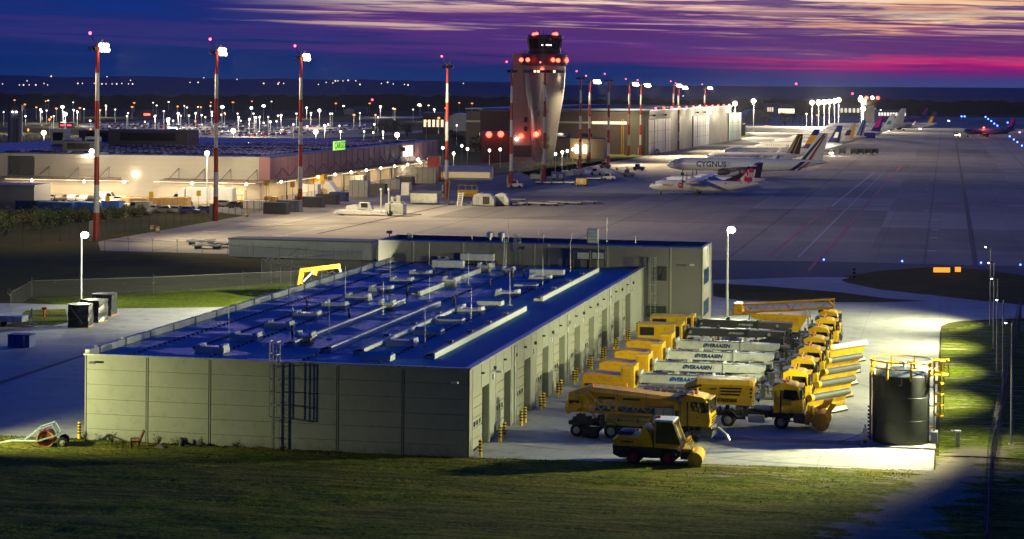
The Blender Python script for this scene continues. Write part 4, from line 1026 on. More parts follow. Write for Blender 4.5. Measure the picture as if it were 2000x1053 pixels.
# ------------------------------------------------------------------ tank
def tank():
    c = W(29.9, 14.3); r = root('storage_tank', 'black upright storage tank with a yellow railing and caged ladder', 'tank', c)
    TK = mat('black tank shell', (.011, .0135, .0125), .36, var=.02, vs=.6); RD = 2.12
    m = MB(); m.lathe([(RD, .12), (RD, 5.15), (RD-.05, 5.2)], 40); sh = obj('shell', m, TK, r, smooth=True)
    m = MB(); m.lathe([(RD-.02, 5.2), (1.4, 5.5), (.5, 5.68), (.1, 5.7)], 40); obj('roof', m, mat('dark tank roof', (.04, .045, .055), .3), r, smooth=True)
    for z in (1.9, 3.6):
        m = MB(); m.ring((0, 0, z), RD+.005, .018, n=40, m=6); obj('weld_band', m, TK, sh, smooth=True)
    m = MB(); m.cyl((.25, .2, 5.6), (.25, .2, 6.0), .1); m.cyl((.25, .2, 5.95), (.25, .2, 6.05), .16); obj('vent', m, GAL, r)
    m = MB(); m.cyl((0, -1.5, 5.35), (0, -1.9, 5.6), .02); m.tube([(.1, -2.14, 5.1), (.12, -2.2, 4.7), (.0, -2.2, 4.55), (-.1, -2.2, 4.65)], .025); obj('hose', m, GRY, r)
    RR = 2.3
    for z in (5.75, 6.25): 
        m = MB(); m.ring((0, 0, z), RR, .055, n=40, m=6); obj('rail', m, YEL2, r, smooth=True)
    for k in range(8):
        t = k*PI/4+.35; x, y = RR*math.cos(t), RR*math.sin(t); m = MB(); m.bar((x, y, 4.9), (x, y, 6.28), .12); obj('rail_post', m, YEL2, r)
        m = MB(); T = Tm(x, y, 0, t); m.box(-.05, .02, -.08, .08, 4.95, 5.9, T); obj('mounting_plate', m, YEL2, r)
    # landing and ladder on the right-hand side
    m = MB(); m.box(2.2, 3.5, -.7, .7, 5.2, 5.26); obj('landing', m, YEL2, r)
    for x, y in ((2.4, -.7), (3.0, -.7), (3.5, -.7), (3.5, .7), (2.4, .7)):
        m = MB(); m.bar((x, y, 5.2), (x, y, 6.3), .06); obj('landing_post', m, YEL2, r)
    for z in (5.75, 6.3):
        m = MB(); m.bar((2.3, -.7, z), (3.5, -.7, z), .05); m.bar((3.5, -.7, z), (3.5, .7, z), .05); m.bar((3.5, .7, z), (2.3, .7, z), .05); obj('landing_rail', m, YEL2, r)
    m = MB()
    for s in (-.25, .25): m.box(2.4, 2.52, s-.05, s+.05, .2, 6.3)
    z = .4
    while z < 5.2: m.cyl((2.46, -.25, z), (2.46, .25, z), .02, n=5); z += .3
    obj('ladder', m, YEL2, r)
    for z in (2.2, 3.0, 3.8, 4.6, 5.4, 6.3):
        m = MB(); pts = [(2.5, -.36), (2.9, -.4), (3.15, -.2), (3.15, .2), (2.9, .4), (2.5, .36)]
        for (a, b), (c2, d) in zip(pts[:-1], pts[1:]): m.bar((a, b, z), (c2, d, z), .1)
        obj('cage_hoop', m, YEL2, r)
    for x, y in ((2.9, -.4), (3.15, -.2), (3.15, .2), (2.9, .4)):
        m = MB(); m.bar((x, y, 2.2), (x, y, 6.3), .1); obj('cage_bar', m, YEL2, r)
    for z in (1.2, 2.8, 4.2):
        m = MB(); m.box(2.05, 2.45, -.06, .06, z, z+.1); obj('ladder_bracket', m, YEL2, r)
    m = MB(); m.tube([(-2.2, -.5, .2), (-2.2, -.5, 5.0), (-1.9, -.5, 5.4)], .07); m.tube([(-2.28, -.1, .2), (-2.28, -.1, 5.2)], .05); obj('fill_pipe', m, mat('dark red pipe', (.13, .03, .03), .5), r)
    m = MB()
    for k in range(9): m.box(-2.42, -2.25, -.75+.02*(k % 3), -.6, .4+k*.28, .55+k*.28)
    obj('cable_clips', m, BLKP, r)
    m = MB(); m.box(2.2, 2.75, -.5, .5, .12, 1.0, b=.03); obj('pump_cabinet', m, WHT, r)
    m = MB(); m.ring((-1.9, -.6, 5.2), .35, .05, 'x', 14, 6); m.ring((-1.95, -.5, 5.0), .3, .05, 'x', 14, 6); obj('cable_coil', m, GAL, r)
    sl = MB(); sl.box(-2.9, 2.6, -2.6, 2.5, 0.02, .13); tag(obj('tank_slab', sl, CON, loc=c, rz=GRID), 'low concrete slab carrying the black tank', 'slab')
    q = root('valve_cabinet', 'slim grey valve cabinet on the slab left of the black tank', 'cabinet', W(27.35, 12.6, .13))
    m = MB(); m.box(-.17, .17, -.15, .15, .25, 1.15, b=.02); obj('casing', m, OFF, q); m = MB(); m.box(-.14, .14, -.12, .12, 0, .25); obj('stand', m, DGR, q)
    m = MB(); m.cyl((0, 0, 1.15), (0, 0, 1.4), .05); m.tube([(-.1, -.15, .9), (-.7, -.3, .5), (-1.4, -.4, .25), (-2.0, -.4, .1), (-1.6, -.2, .05), (-.2, -.2, .2)], .025); obj('hose', m, DRK, q)
tank()
r = root('pipe_stub', 'short grey capped post on the sand beside the tank', 'post', W(34.1, 13.4))
m = MB(); m.cyl((0, 0, 0), (0, 0, 1.15), .17, n=14); obj('post', m, OFF, r, smooth=True); m = MB(); m.cyl((0, 0, 1.15), (0, 0, 1.25), .24, n=14); m.box(-.45, 0, -.1, .1, 1.17, 1.24); obj('cap', m, WHT, r)

# ------------------------------------------------------------------ things in front of and beside the gable
def roller():
    r = root('towed_roller', 'rusty red towed roller with a pale steel frame, at the left corner of the gable', 'roller', W(-30.9, -3.4), GRID+R(16))
    RST = mat('rusty red drum', (.26, .055, .03), .6, var=.3, vs=3); STL = mat('pale blue steel', (.42, .50, .50), .45)
    m = MB(); m.cyl((0, -.5, .62), (0, .8, .62), .62, n=24); d = obj('drum', m, RST, r, smooth=True)
    m = MB(); m.cyl((0, -.53, .62), (0, -.5, .62), .2, n=12); obj('hub', m, BLKP, d)
    m = MB(); m.ring((0, -.5, .62), .6, .05, 'y', 24, 6); obj('drum_edge', m, ORA, d, smooth=True)
    m = MB()
    for y in (-.62, .92):
        m.bar((-2.3, y*.35, .5), (-.6, y, .55), .09); m.bar((-.6, y, .5), (.9, y, .95), .09); m.bar((-1.6, y*.5, .5), (-.5, y, 1.35), .07); m.bar((-.5, y, 1.35), (.5, y, 1.7), .07); m.bar((.5, y, 1.7), (.9, y, .95), .07); m.bar((-.5, y, 1.35), (-.6, y, .5), .07)
    m.bar((-.5, -.62, 1.35), (-.5, .92, 1.35), .07); m.bar((.5, -.62, 1.7), (.5, .92, 1.7), .07); m.bar((.9, -.62, .95), (.9, .92, .95), .09); obj('frame', m, STL, r)
    m = MB(); m.bar((-4.0, 0, .2), (-2.3, 0, .5), .12); m.bar((-4.1, -.1, .18), (-3.6, -.1, .3), .08); obj('drawbar', m, OFF, r)
    wheel(r, 1.25, -.5, .38, .38, .25, OFF); wheel(r, 1.15, .9, .38, .38, .25, OFF)
roller()
r = root('wooden_chair', 'broken orange wooden chair on the grass by the gable', 'chair', W(-24.6, -1.9), GRID+R(30))
WD = mat('weathered orange wood', (.28, .12, .04), .7, var=.3, vs=6)
m = MB(); m.box(-.32, .32, -.3, .3, .42, .5); obj('seat', m, WD, r)
for x in (-.28, .28):
    for y in (-.26, .26):
        m = MB(); m.bar((x, y, 0), (x, y, .45), .08); obj('leg', m, WD, r)
m = MB()
for y in (-.24, 0, .24): m.bar((.3, y, .45), (.62, y, 1.2), .11)
m.bar((.5, -.3, .95), (.5, .3, .95), .08); obj('backrest', m, WD, r)
m = MB(); m.box(-.4, .25, -.34, -.28, .68, .74); m.bar((-.36, -.31, 0), (-.36, -.31, .7), .08); obj('armrest', m, WD, r)
r = root('cement_bag', 'dark plastic bucket in the weeds at the foot of the gable', 'bucket', W(-21.4, -1.0))
m = MB(); m.lathe([(.2, 0), (.26, .5), (.28, .52)], 14, T=Tm(0, 0, .1, 0, .3)); obj('bucket', m, DRK, r)
bpy.data.objects[r.name].name = 'bucket'
m = MB(); m.add([(-.5, -.3, .05), (.4, -.35, .05), (.55, .3, .05), (-.4, .4, .05), (-.1, 0, .35), (.25, .05, .25)], [(0, 1, 4), (1, 5, 4), (1, 2, 5), (2, 3, 4, 5), (3, 0, 4)])
tag(obj('rubble_sack', m, mat('dusty sack', (.14, .10, .085), .9, var=.25, vs=4), loc=W(-22.6, -1.9), rz=GRID), 'slumped dusty sack lying in the grass in front of the gable', 'sack')
LEAF = mat('dry weed leaves', (.085, .075, .03), .9, var=.3, vs=3)
def weed(w, u, h, n, label):
    rnd = random.Random(int(w*100)); m = MB()
    for k in range(n):
        a = rnd.random()*6.3; t = rnd.uniform(.15, .6); x, y, z = math.cos(a)*t*h, math.sin(a)*t*h, h*rnd.uniform(.5, 1.1)
        m.cyl((0, 0, 0), (x, y, z), .012, .006, 4)
        for q in range(4):
            f = rnd.uniform(.4, 1); s = .06; p = Vector((x*f, y*f, z*f)); d = Vector((rnd.uniform(-1, 1), rnd.uniform(-1, 1), rnd.uniform(-.3, 1)))*s
            e = Vector((rnd.uniform(-1, 1), rnd.uniform(-1, 1), rnd.uniform(-1, 1)))*s
            m.add([p, p+d, p+d+e, p+e], [(0, 1, 2, 3)])
    tag(obj('weed', m, LEAF, loc=W(w, u, .03), rz=GRID), label, 'weed', 'dry weeds along the gable')
for k, (w, l) in enumerate([(-29.0, 'dry weed nearest the left gable corner'), (-26.8, 'dry weed between the gable corner and the wooden chair'), (-23.3, 'dry weed just right of the wooden chair'), (-19.9, 'dry weed right of the bucket by the gable'), (-17.2, 'low dry weed left of the ladder'), (-13.6, 'low dry weed under the caged ladder')]):
    weed(w, -.75-.3*(k % 2), .75 if k < 4 else .5, 26, l)
# wrapped stacks, crates and small things of the left yard
WRAP = mat('black stretch wrap', (.02, .025, .026), .36, var=.4, vs=2.5, bump=.6, bs=3)
def wrapped(p, a, label):
    q = G(*p); r = root('wrapped_stack', label, 'wrapped stack', q, GRID+R(a), 'black wrapped stacks in the left yard')
    m = MB(); rg = []
    rnd = random.Random(int(p[0]))
    for k in range(6):
        z = .15+k*.47; rg.append([(c*(1.15+rnd.uniform(-.08, .06)), d*(1.0+rnd.uniform(-.08, .06)), z+(rnd.uniform(-.05, .05) if k == 5 else 0)) for c, d in ((-1, -1), (0, -1.12), (1, -1), (1.06, 0), (1, 1), (0, 1.1), (-1, 1), (-1.06, 0))])
    m.loft(rg); obj('wrapped_load', m, WRAP, r)
    m = MB(); m.box(-1.15, 1.15, -1, 1, 0, .14); obj('pallet', m, WD, r)
    m = MB(); m.bar((-.9, -1.14, 2.3), (.5, -1.14, .4), .16); obj('loose_strap', m, DGR, r)
wrapped((157, 638), 10, 'black wrapped stack, nearest and largest of the group')
wrapped((184, 628), -6, 'black wrapped stack in the middle of the group')
wrapped((204, 616), 4, 'black wrapped stack at the back right with a yellow edge')
r = root('pallet_box', 'low blue box with a pale strap on the left yard', 'box', G(42, 677), GRID+R(3))
m = MB(); m.box(-1.15, 1.15, -.8, .8, .02, 1.2, b=.05); obj('box', m, BLU, r); m = MB(); m.box(.5, .68, -.83, -.8, .05, 1.2); obj('strap', m, OFF, r)
m = MB(); m.box(-1.18, 1.18, -.83, .83, 1.2, 1.28, b=.03); obj('lid', m, NAVY, r)
r = root('flat_trailer', 'white flat trailer at the left edge of the picture', 'trailer', G(16, 640), GRID)
m = MB(); m.box(-2.6, 2.1, -1, 1, .75, 1.35, b=.04); obj('bed', m, OFF, r); wheel(r, -.9, -.9, .4, .4, .25); wheel(r, -.9, .9, .4, .4, .25)
m = MB(); m.bar((2.0, 0, .6), (3.3, 0, .5), .12); m.cyl((2.5, 0, 0), (2.5, 0, .7), .05); obj('drawbar', m, GAL, r)
r = root('hydrant_marker', 'red marker post on the small grass island', 'post', G(86, 622)); m = MB(); m.cyl((0, 0, 0), (0, 0, 1.0), .1); obj('post', m, RED, r); m = MB(); m.box(-.25, .3, -.12, .12, 1.0, 1.25); obj('cap', m, RED, r)
r = root('marker_post', 'blue marker post on the small grass island', 'post', G(62, 619)); m = MB(); m.cyl((0, 0, 0), (0, 0, .95), .09); obj('post', m, BLU, r); m = MB(); m.cyl((0, 0, .95), (0, 0, 1.05), .11, .05); obj('cap', m, WHT, r)

# ------------------------------------------------------------------ lamp posts of the yard
COOL = (1.0, .97, .54); WARM = (1.0, .74, .42)
def yard_post(loc, h, label, aim, power, head=(0, 0), thick=.09, on=True, col=COOL, cone=150, glowm=None, group=None, size=.35, arm=.5, bulb=.28, rz=GRID, name='lamp_post', blend=.7):
    r = root(name, label, 'lamp post', loc, rz, group)
    m = MB(); m.cyl((0, 0, 0), (0, 0, h), thick*1.35, thick*.8, 10); obj('pole', m, GAL, r, smooth=True)
    m = MB(); m.box(-.22, .22, -.22, .22, 0, .12); obj('base', m, CON, r)
    d = Vector(aim)-Vector(loc); d.z = 0; d.normalize(); a = math.atan2(d.y, d.x)-rz
    T = Tm(0, 0, h, a)
    m = MB(); m.bar((0, 0, -.05), (arm, 0, .1), .08, T); m.box(arm-.1, arm+.45, -.2, .2, .02, .16, T, b=.03); obj('lamp_head', m, DGR, r)
    if on:
        m = MB(); m.ball((arm+.2, 0, -.02), bulb, 10, 6, .8, T); obj('bulb', m, glowm or COOLB, r)
        p = T @ Vector((arm+.25, 0, -.35)); l = lamp('lamp_light', 'SPOT', p, power, col, r, size, None, cone, blend)
        q = Matrix.Rotation(-rz, 4, 'Z') @ (Vector(aim)-Vector(loc)); dd = q-Vector((p.x, p.y, p.z))
        l.rotation_euler = dd.to_track_quat('-Z', 'Y').to_euler()
    return r
YP = 1.0
for k, (u, wv, hh) in enumerate(((92.3, 38.1, 8.9), (71.4, 38.0, 8.9), (53.7, 37.9, 8.9), (34.5, 37.9, 8.9), (15.2, 38.0, 9.2))):
    yard_post(W(wv, u), hh, ['tall thin lamp post by the right fence, farthest of five', 'tall thin lamp post by the right fence, second farthest', 'tall thin lamp post by the right fence, middle of five', 'tall thin lamp post by the right fence, second nearest', 'tall thin lamp post by the right fence, nearest of five'][k],
              W(wv-(15 if k < 4 else 24), u-(0 if k < 4 else 14)), [34000, 30000, 27000, 25000, 85000][k]*YP, thick=.07, bulb=.09, cone=(122 if k < 4 else 90), blend=1.0, group='lamp posts along the right fence', arm=.35)
yard_post(G(1420, 620), 10.2, 'lamp post with a glaring head at the corner of the rear block', W(20, 80), 14000*YP, thick=.13, cone=165, bulb=.5, group=None)
yard_post(G(158, 590), 8.2, 'lamp post with a glaring head on the left lawn behind the wrapped stacks', W(-58, 80), 6000*YP, thick=.13, cone=165, bulb=.5)
# added spots, then the flood lamp standing left of the frame that rakes along the gable
lamp('tank_light', 'SPOT', W(36.5, 14.5, 8.5), 4500, COOL, None, .3, W(33, 13.5, 0), 120, 1.0)  # extra spot by the nearest fence post, added to light the tank
lamp('roof_side_light', 'SPOT', W(37.6, 15, 8.8), 60000, COOL, None, .3, W(-16, 48, 6.4), 58, 1.0)  # extra spot by the same post, added to brighten the roof items
yard_post(W(-40, -9.5), 5.5, 'low flood lamp post left of the gable', W(-30, -.5, 2), 20000*YP, col=(1, .97, .46), cone=82, blend=1.0, bulb=.25, size=.15)
# lamps on the hidden left wall of the garage
def wall_flood(w, u, z, aim, power, label):
    r = root('wall_floodlight', label, 'floodlight', W(w, u, z)); m = MB(); m.box(-.35, 0, -.25, .25, -.15, .2, b=.03); obj('housing', m, DGR, r)
    m = MB(); m.ball((-.2, 0, -.2), .14, 8, 5); obj('bulb', m, COOLB, r)
    l = lamp('lamp_light', 'SPOT', (-.55, 0, -.3), power, (1, .95, .62), r, .25, None, 150, .6)
    q = Matrix.Rotation(-GRID, 4, 'Z') @ (Vector(aim)-W(w, u, z)); l.rotation_euler = q.to_track_quat('-Z', 'Y').to_euler()
wall_flood(-29.65, 70, 5.9, W(-46, 80), 25000*YP, 'floodlight on the left garage wall near its far end')
wall_flood(-31.2, 86, 7.9, W(-48, 88), 110000*YP, 'floodlight on the left end wall of the rear block')
r = root('wall_floodlight', 'floodlight on the front wall of the rear block above the garage roof', 'floodlight', W(-14, 83.9, 8.2)); m = MB(); m.box(-.25, .25, -.3, 0, -.15, .15); obj('housing', m, DGR, r)

# ------------------------------------------------------------------ fences
def link_mat(name, col, a):
    m = bpy.data.materials.new(name); m.use_nodes = True; nt = m.node_tree; b = nt.nodes['Principled BSDF']; b.inputs['Base Color'].default_value = (*col, 1); b.inputs['Roughness'].default_value = .5
    t = nt.nodes.new('ShaderNodeBsdfTransparent'); x = nt.nodes.new('ShaderNodeMixShader'); x.inputs[0].default_value = a
    nt.links.new(t.outputs[0], x.inputs[1]); nt.links.new(b.outputs[0], x.inputs[2]); nt.links.new(x.outputs[0], nt.nodes['Material Output'].inputs[0]); return m
LINK = link_mat('chain link mesh', (.16, .17, .17), .16); LINKB = link_mat('blue chain link mesh', (.045, .075, .19), .5)
def fence(pts, h, label, step=2.5, coil=False, yarm=False, link=None, pm=None, zig=0, pr=.035, wm=None):
    """pts on the ground in world space"""
    pts = [Vector(p) for p in pts]; o = pts[0]; r = root('fence', label, 'fence', o, 0)
    mb = MB(); cb = MB(); zz = MB()
    for a, b in zip(pts[:-1], pts[1:]):
        A, B = a-o, b-o; L = (B-A).length; n = max(1, int(round(L/step)))
        mb.add([A, B, B+Vector((0, 0, h)), A+Vector((0, 0, h))], [(0, 1, 2, 3)])
        d = (B-A).normalized(); nrm = Vector((-d.y, d.x, 0))
        for k in range(n+1):
            if k == n and b is not pts[-1]: continue
            p = A+(B-A)*k/n; m = MB(); m.cyl(p, p+Vector((0, 0, h)), pr, n=6)
            if yarm:
                for s in (-1, 1): m.bar(p+Vector((0, 0, h)), p+nrm*.35*s+Vector((0, 0, h+.4)), .05)
            obj('post', m, pm or GAL, r)
        cb.bar(A+Vector((0, 0, h)), B+Vector((0, 0, h)), .035)
        if coil:
            nt_ = int(L/.16); rr = .24; prev = None
            for k in range(nt_+1):
                t = k*1.3; p = A+(B-A)*k/nt_+Vector((0, 0, h+.28))+nrm*rr*math.cos(t)+Vector((0, 0, rr*math.sin(t)))
                if prev is not None: zz.cyl(prev, p, .013, n=3, cap=False)
                prev = p
        if zig:
            nt_ = int(L/.7); prev = None
            for k in range(nt_+1):
                p = A+(B-A)*k/nt_+Vector((0, 0, h+.15+.35*(k % 2)))
                if prev is not None: zz.cyl(prev, p, .03, n=3, cap=False)
                prev = p
    obj('chain_link', mb, link or LINK, r); obj('top_rail', cb, pm or GAL, r)
    if zz.v: obj('razor_wire', zz, wm or GAL, r)
    return r
fence([W(35.4, -27), W(36.2, 0), W(41.6, 96)], 2.5, 'tall bluish chain link fence with a razor wire coil along the right side', 3.0, coil=True, link=LINKB, wm=DGR, pm=mat('blue grey post', (.05, .065, .10), .5))
fence([G(20, 612), G(22, 604), G(62, 580), G(300, 572), G(640, 556)], 2.0, 'pale wire fence round the left lawn', 14.0, yarm=True, pm=DGR, pr=.022, link=link_mat('pale chain link mesh', (.3, .32, .3), .05))
fence([W(-104, 158.5), W(-97, 156.3), W(-50, 140.5)], 2.2, 'low dark fence with forked post tops in front of the apron', 5.2, yarm=True, pm=DGR, link=LINK)
fence([W(-50, 140.5), W(-58, 120), W(-45, 106), W(-30.9, 97)], 2.4, 'fence with razor wire behind the left corner of the rear block', 3.0, coil=False, zig=1, pm=DGR, wm=GRY, link=LINK)
fence([W(-150, 118), W(-112, 172), W(-109, 215), W(-106.8, 268), W(-106.5, 318), W(-108, 372), W(-106, 420)], 2.6, 'long perimeter fence between the floodlight masts and the cargo yard', 3.4, pm=DGR, zig=0, link=link_mat('dark chain link mesh', (.10, .10, .10), .2), pr=.05)
fence([W(-106, 422), W(-101, 452), W(-94, 500), W(-91, 520)], 2.8, 'perimeter fence between the cargo hall and the control tower', 3.4, pm=DGR, zig=1, link=link_mat('grey chain link mesh', (.2, .2, .19), .35), pr=.05)

# ------------------------------------------------------------------ floodlight masts
def mast_proto(lit):
    r = root('floodlight_mast', None, 'floodlight mast', group='red and white apron floodlight masts')
    H = 32.0
    for k in range(7):
        m = MB(); z0, z1 = k*H/7, (k+1)*H/7; m.cyl((0, 0, z0), (0, 0, z1), .52-.036*k, .52-.036*(k+1), 12, cap=k == 6)
        obj('red_band' if k % 2 == 0 else 'white_band', m, MRED if k % 2 == 0 else MWHT, r, smooth=True)
    m = MB(); m.box(-1.0, -.55, -.7, .7, 0, 3.2); obj('switch_cabinet', m, CON, r)
    m = MB(); m.ring((0, 0, H-.3), 1.1, .09, n=16, m=5); m.bar((-1.1, 0, H-.3), (1.1, 0, H-.3), .12); m.bar((0, -1.1, H-.3), (0, 1.1, H-.3), .12); obj('lamp_ring', m, BLKP, r)
    m = MB(); m.bar((0, 0, H-.3), (-1.3, 0, H+1.7), .1); m.bar((0, 0, H-.2), (.9, 0, H+.9), .1); m.cyl((0, 0, H), (0, 0, H+2.2), .04, n=5); obj('antenna_arm', m, BLKP, r)
    m = MB(); m.ball((-1.4, 0, H+1.95), .27, 8, 6); obj('beacon', m, BEACONP, r)
    for k in range(8):
        t = k*PI/4; m = MB(); T = Tm(1.25*math.cos(t), 1.25*math.sin(t), H-.55, t, R(35)); m.box(-.1, .25, -.28, .28, -.28, .28, T); obj('floodlight', m, BLKP, r)
    if lit:
        for y in (-1.3, -.65, 0, .65, 1.3):
            m = MB(); m.ball((1.75-abs(y)*.35, y, H-.8), .36, 10, 7); m.ball((1.6-abs(y)*.35, y, H-.05), .36, 10, 7); m.cyl((1.7-abs(y)*.35, y, H-.8), (1.6-abs(y)*.35, y, H), .08, n=6); obj('lit_lamp', m, WARMB, r, smooth=True)
        l = lamp('mast_spot', 'SPOT', (2.6, 0, H-1.0), 1.0, (1, .78, .44), r, .5, None, 118, .7)
        l.rotation_euler = Vector((1, .22, -.55)).to_track_quat('-Z', 'Y').to_euler(); l.data.energy = 135000*LAMP
        lamp('mast_spot', 'SPOT', (-2.6, 0, H-1.2), 26000, (1, .78, .44), r, .4, (-9, 0, 6), 120, .8)  # added back spot that brightens the cargo hall walls
    return r
MP = {True: mast_proto(True), False: mast_proto(False)}; MU = {True: 0, False: 0}
def mast(p, top, lit, label, dim=False):
    q = G(*p); y = (top-HY)-ROLL*(p[0]-HX); h = CAM_H-y*q.y/FPX
    if MU[lit]: o = dup(MP[lit], q, GRID, label)
    else: o = MP[lit]; o.location = q; o.rotation_euler = (0, 0, GRID); o['label'] = label
    MU[lit] += 1; o.scale = (1, 1, h/32.0); return o
m1 = mast((188, 470), 88, True, 'floodlight mast with a dark crowned head, leftmost and nearest')
mast((421, 432), 97, True, 'floodlight mast with a glaring lamp in front of the grey cargo hall wall')
mast((586, 412), 108, True, 'floodlight mast with a glaring lamp in front of the pink cargo hall wall')
mast((872, 387), 126, False, 'unlit floodlight mast just right of the cargo hall')
mast((998, 367), 135, False, 'unlit floodlight mast in front of the left edge of the control tower')
mast((1063, 353), 135, False, 'unlit floodlight mast in front of the tapering tower shaft')
mast((1133, 329), 150, False, 'unlit dark floodlight mast just right of the control tower')
mast((1188, 329), 155, False, 'unlit dark floodlight mast in front of the brown hangar side')
mast((1151, 320), 158, True, 'lit floodlight mast between two dark masts right of the tower')
mast((1228, 304), 163, True, 'lit floodlight mast near the hangar corner, left one of a pair')
mast((1251, 303), 165, True, 'lit floodlight mast near the hangar corner, right one of a pair')
mast((1315, 285), 166, True, 'lit floodlight mast between the first two hangar doors, rear one')
mast((1325, 293), 170, True, 'lit floodlight mast between the first two hangar doors, front one')
mast((1376, 275), 171, True, 'lit floodlight mast in front of the third hangar door')

FAR = None
for o in [o for o in bpy.data.objects if o.type == 'LIGHT' and o.parent and 'floodlight_mast' in o.parent.name and o.location.x > 0 and WU(o.parent.location)[1] > 500]:
    if FAR is None: FAR = o.data.copy(); FAR.energy = 400000*LAMP; FAR.spot_size = R(118)
    o.data = FAR; o.rotation_euler = Vector((1, -.3, -.45)).to_track_quat('-Z', 'Y').to_euler()
    for c in o.parent.children:
        if c.name.startswith('lit_lamp'): c.scale = (1.9, 1.7, 1.012); c.location.z = -.3
lamp('mast_spot', 'SPOT', W(-97.5, 263.2, 30.5), 480000, (1, .84, .5), None, .6, W(-14, 455, 3), 30, .9)  # extra spot without a fixture, added to brighten the freighter
lamp('mast_spot', 'SPOT', W(-101, 262.5, 30.5), 110000, (1, .8, .5), None, .5, W(-113, 335, 8), 70, .9)  # added spot that brightens the pink hall wall
lamp('mast_spot', 'SPOT', W(-106, 227.5, 31), 90000, (1, .8, .5), None, .5, W(-140, 281, 7), 75, .9)  # added spot that brightens the front hall wall
# ------------------------------------------------------------------ cargo hall
CWALL = mat('beige hall wall', (.34, .32, .285), .6, var=.05, vs=.3); PINK = mat('pink brown cladding', (.24, .115, .135), .55, var=.06, vs=.3)
LOWW = mat('pale dock wall', (.50, .44, .34), .7, var=.08)
def cargo():
    u0 = 281.0; w0 = -115.5; HT = 10.55; CZ = 5.6
    g = root('cargo_hall', 'huge flat cargo hall with a pink long side and canopies over lit docks', 'building', W(w0, u0))
    X = lambda p, y=380: PU(p, y, u0)[0]-w0
    m = MB(); m.box(-95, 0, 0, 148, 0, HT); obj('wall', m, CWALL, g)
    m = MB(); 
    for k in range(8):
        m = MB(); m.box(-95, 0, -.05, 0, 1.2+k*1.2, 1.22+k*1.2); obj('wall_joint', m, PANELD, g)
    m = MB(); m.box(.02, 2.6, -.3, 148, CZ, HT); c = obj('upper_cladding', m, PINK, g)
    for k in range(30):
        m = MB(); y = 2+k*5.0; m.box(2.6, 2.66, y-.05, y+.05, CZ, HT); obj('cladding_joint', m, mat('dark cladding joint', (.09, .05, .055), .6), c)
    for k in range(14):
        m = MB(); y = 8+k*10; m.bar((2.68, y-5, CZ+.3), (2.68, y, CZ+2.3), .09); m.bar((2.68, y, CZ+2.3), (2.68, y+5, CZ+.3), .09); obj('brace', m, DGR, c)
    m = MB(); m.box(.02, .12, 0, 148, 0, CZ-.02); lw = obj('dock_wall', m, LOWW, g)
    for k in range(13):
        y = 6+k*11; m = MB(); m.box(.12, .2, y, y+3.6, .1, 4.3); obj('dock_door', m, mat('pale dock door', (.46, .42, .34), .6) if k not in (4, 6, 7) else DGR, g)
        m = MB(); m.box(2.2, 2.4, y+6, y+6.2, 0, CZ); obj('canopy_post', m, DGR, g)
    m = MB(); m.box(.0, 4.2, -.3, 148, CZ-.25, CZ-.02); obj('canopy', m, mat('dark canopy', (.10, .085, .08), .6), g)
    # roof edge and solar field
    m = MB(); m.box(-95, 2.7, -.1, 148.2, HT, HT+.12); obj('roof', m, mat('dark blue roof', (.03, .05, .13), .4, var=.2), g)
    # front canopies with hangers
    for a, b in ((X(16, 350), X(238, 350)), (X(325, 350), 2.5)):
        m = MB(); m.prismx([(0, CZ-.1), (-3.6, CZ-.25), (-3.6, CZ-.65), (0, CZ-.7)], a, b); obj('canopy', m, mat('brown canopy', (.19, .15, .12), .6), g)
        n = int((b-a)/6)
        for k in range(n):
            x = a+3+k*(b-a-6)/max(1, n-1); m = MB(); m.bar((x, -.1, CZ+2.2), (x-1.3, -3.4, CZ-.3), .09); m.bar((x, -.1, CZ+2.2), (x+1.3, -3.4, CZ-.3), .09); obj('hanger', m, DGR, g)
    m = MB(); m.box(X(20, 320), X(68, 320), -.4, 0, CZ, HT-.6); obj('dark_bay', m, DGR, g)
    for a, b in ((410, 440), (453, 480)):
        m = MB(); m.box(X(a), X(b), -.12, 0, .1, 4.2); obj('dock_door', m, mat('cream dock door', (.52, .46, .36), .6), g)
    # lamps under the canopies
    for p in (72, 174, 252, 384, 489):
        m = MB(); m.ball((X(p, 345), -2.6, CZ-1.0), .32, 8, 5); obj('dock_lamp', m, WARMB, g)
    for k in range(11):
        y = 5+k*13.4; m = MB(); m.ball((3.4, y, CZ-.7), .32, 8, 5); obj('dock_lamp', m, WARMB, g)
    def strip(x, y, L, along, pw):  # added glowing tubes that brighten the dock walls evenly
        m = MB(); a, b = (L/2, .06) if along == 'x' else (.06, L/2); m.box(x-a, x+a, y-b, y+b, CZ-.82, CZ-.76); obj('fill_tube', m, glow('fill tube glow', (1, .8, .5), 3), g)
        l = bpy.data.lights.new('canopy_fill', 'AREA'); l.shape = 'RECTANGLE'; l.size, l.size_y = (L, .3) if along == 'x' else (.3, L); l.energy = pw*LAMP; l.color = (1, .72, .38)
        o = bpy.data.objects.new('canopy_fill', l); COL.objects.link(o); o.parent = g; o.location = (x, y, CZ-.9)
    for x in (X(60, 345), X(120, 345), X(180, 345), X(220, 345), X(350, 345), X(410, 345), X(465, 345)): strip(x, -2.7, 10, 'x', 850)
    for k in range(9): strip(3.6, 8+k*16.2, 13, 'y', 1100)
    # the big wall floodlight
    p = PU(265, 340, u0); m = MB(); m.ball((p[0]-w0, -.6, p[1]), .65, 12, 8); obj('wall_lamp', m, WARMB, g); lamp('wall_light', 'POINT', (p[0]-w0, -16, p[1]), 12000, (1, .78, .5), g, .4)
    # signs
    q = PW(662, 287, w0+2.4); m = MB(); y0 = q[0]-u0
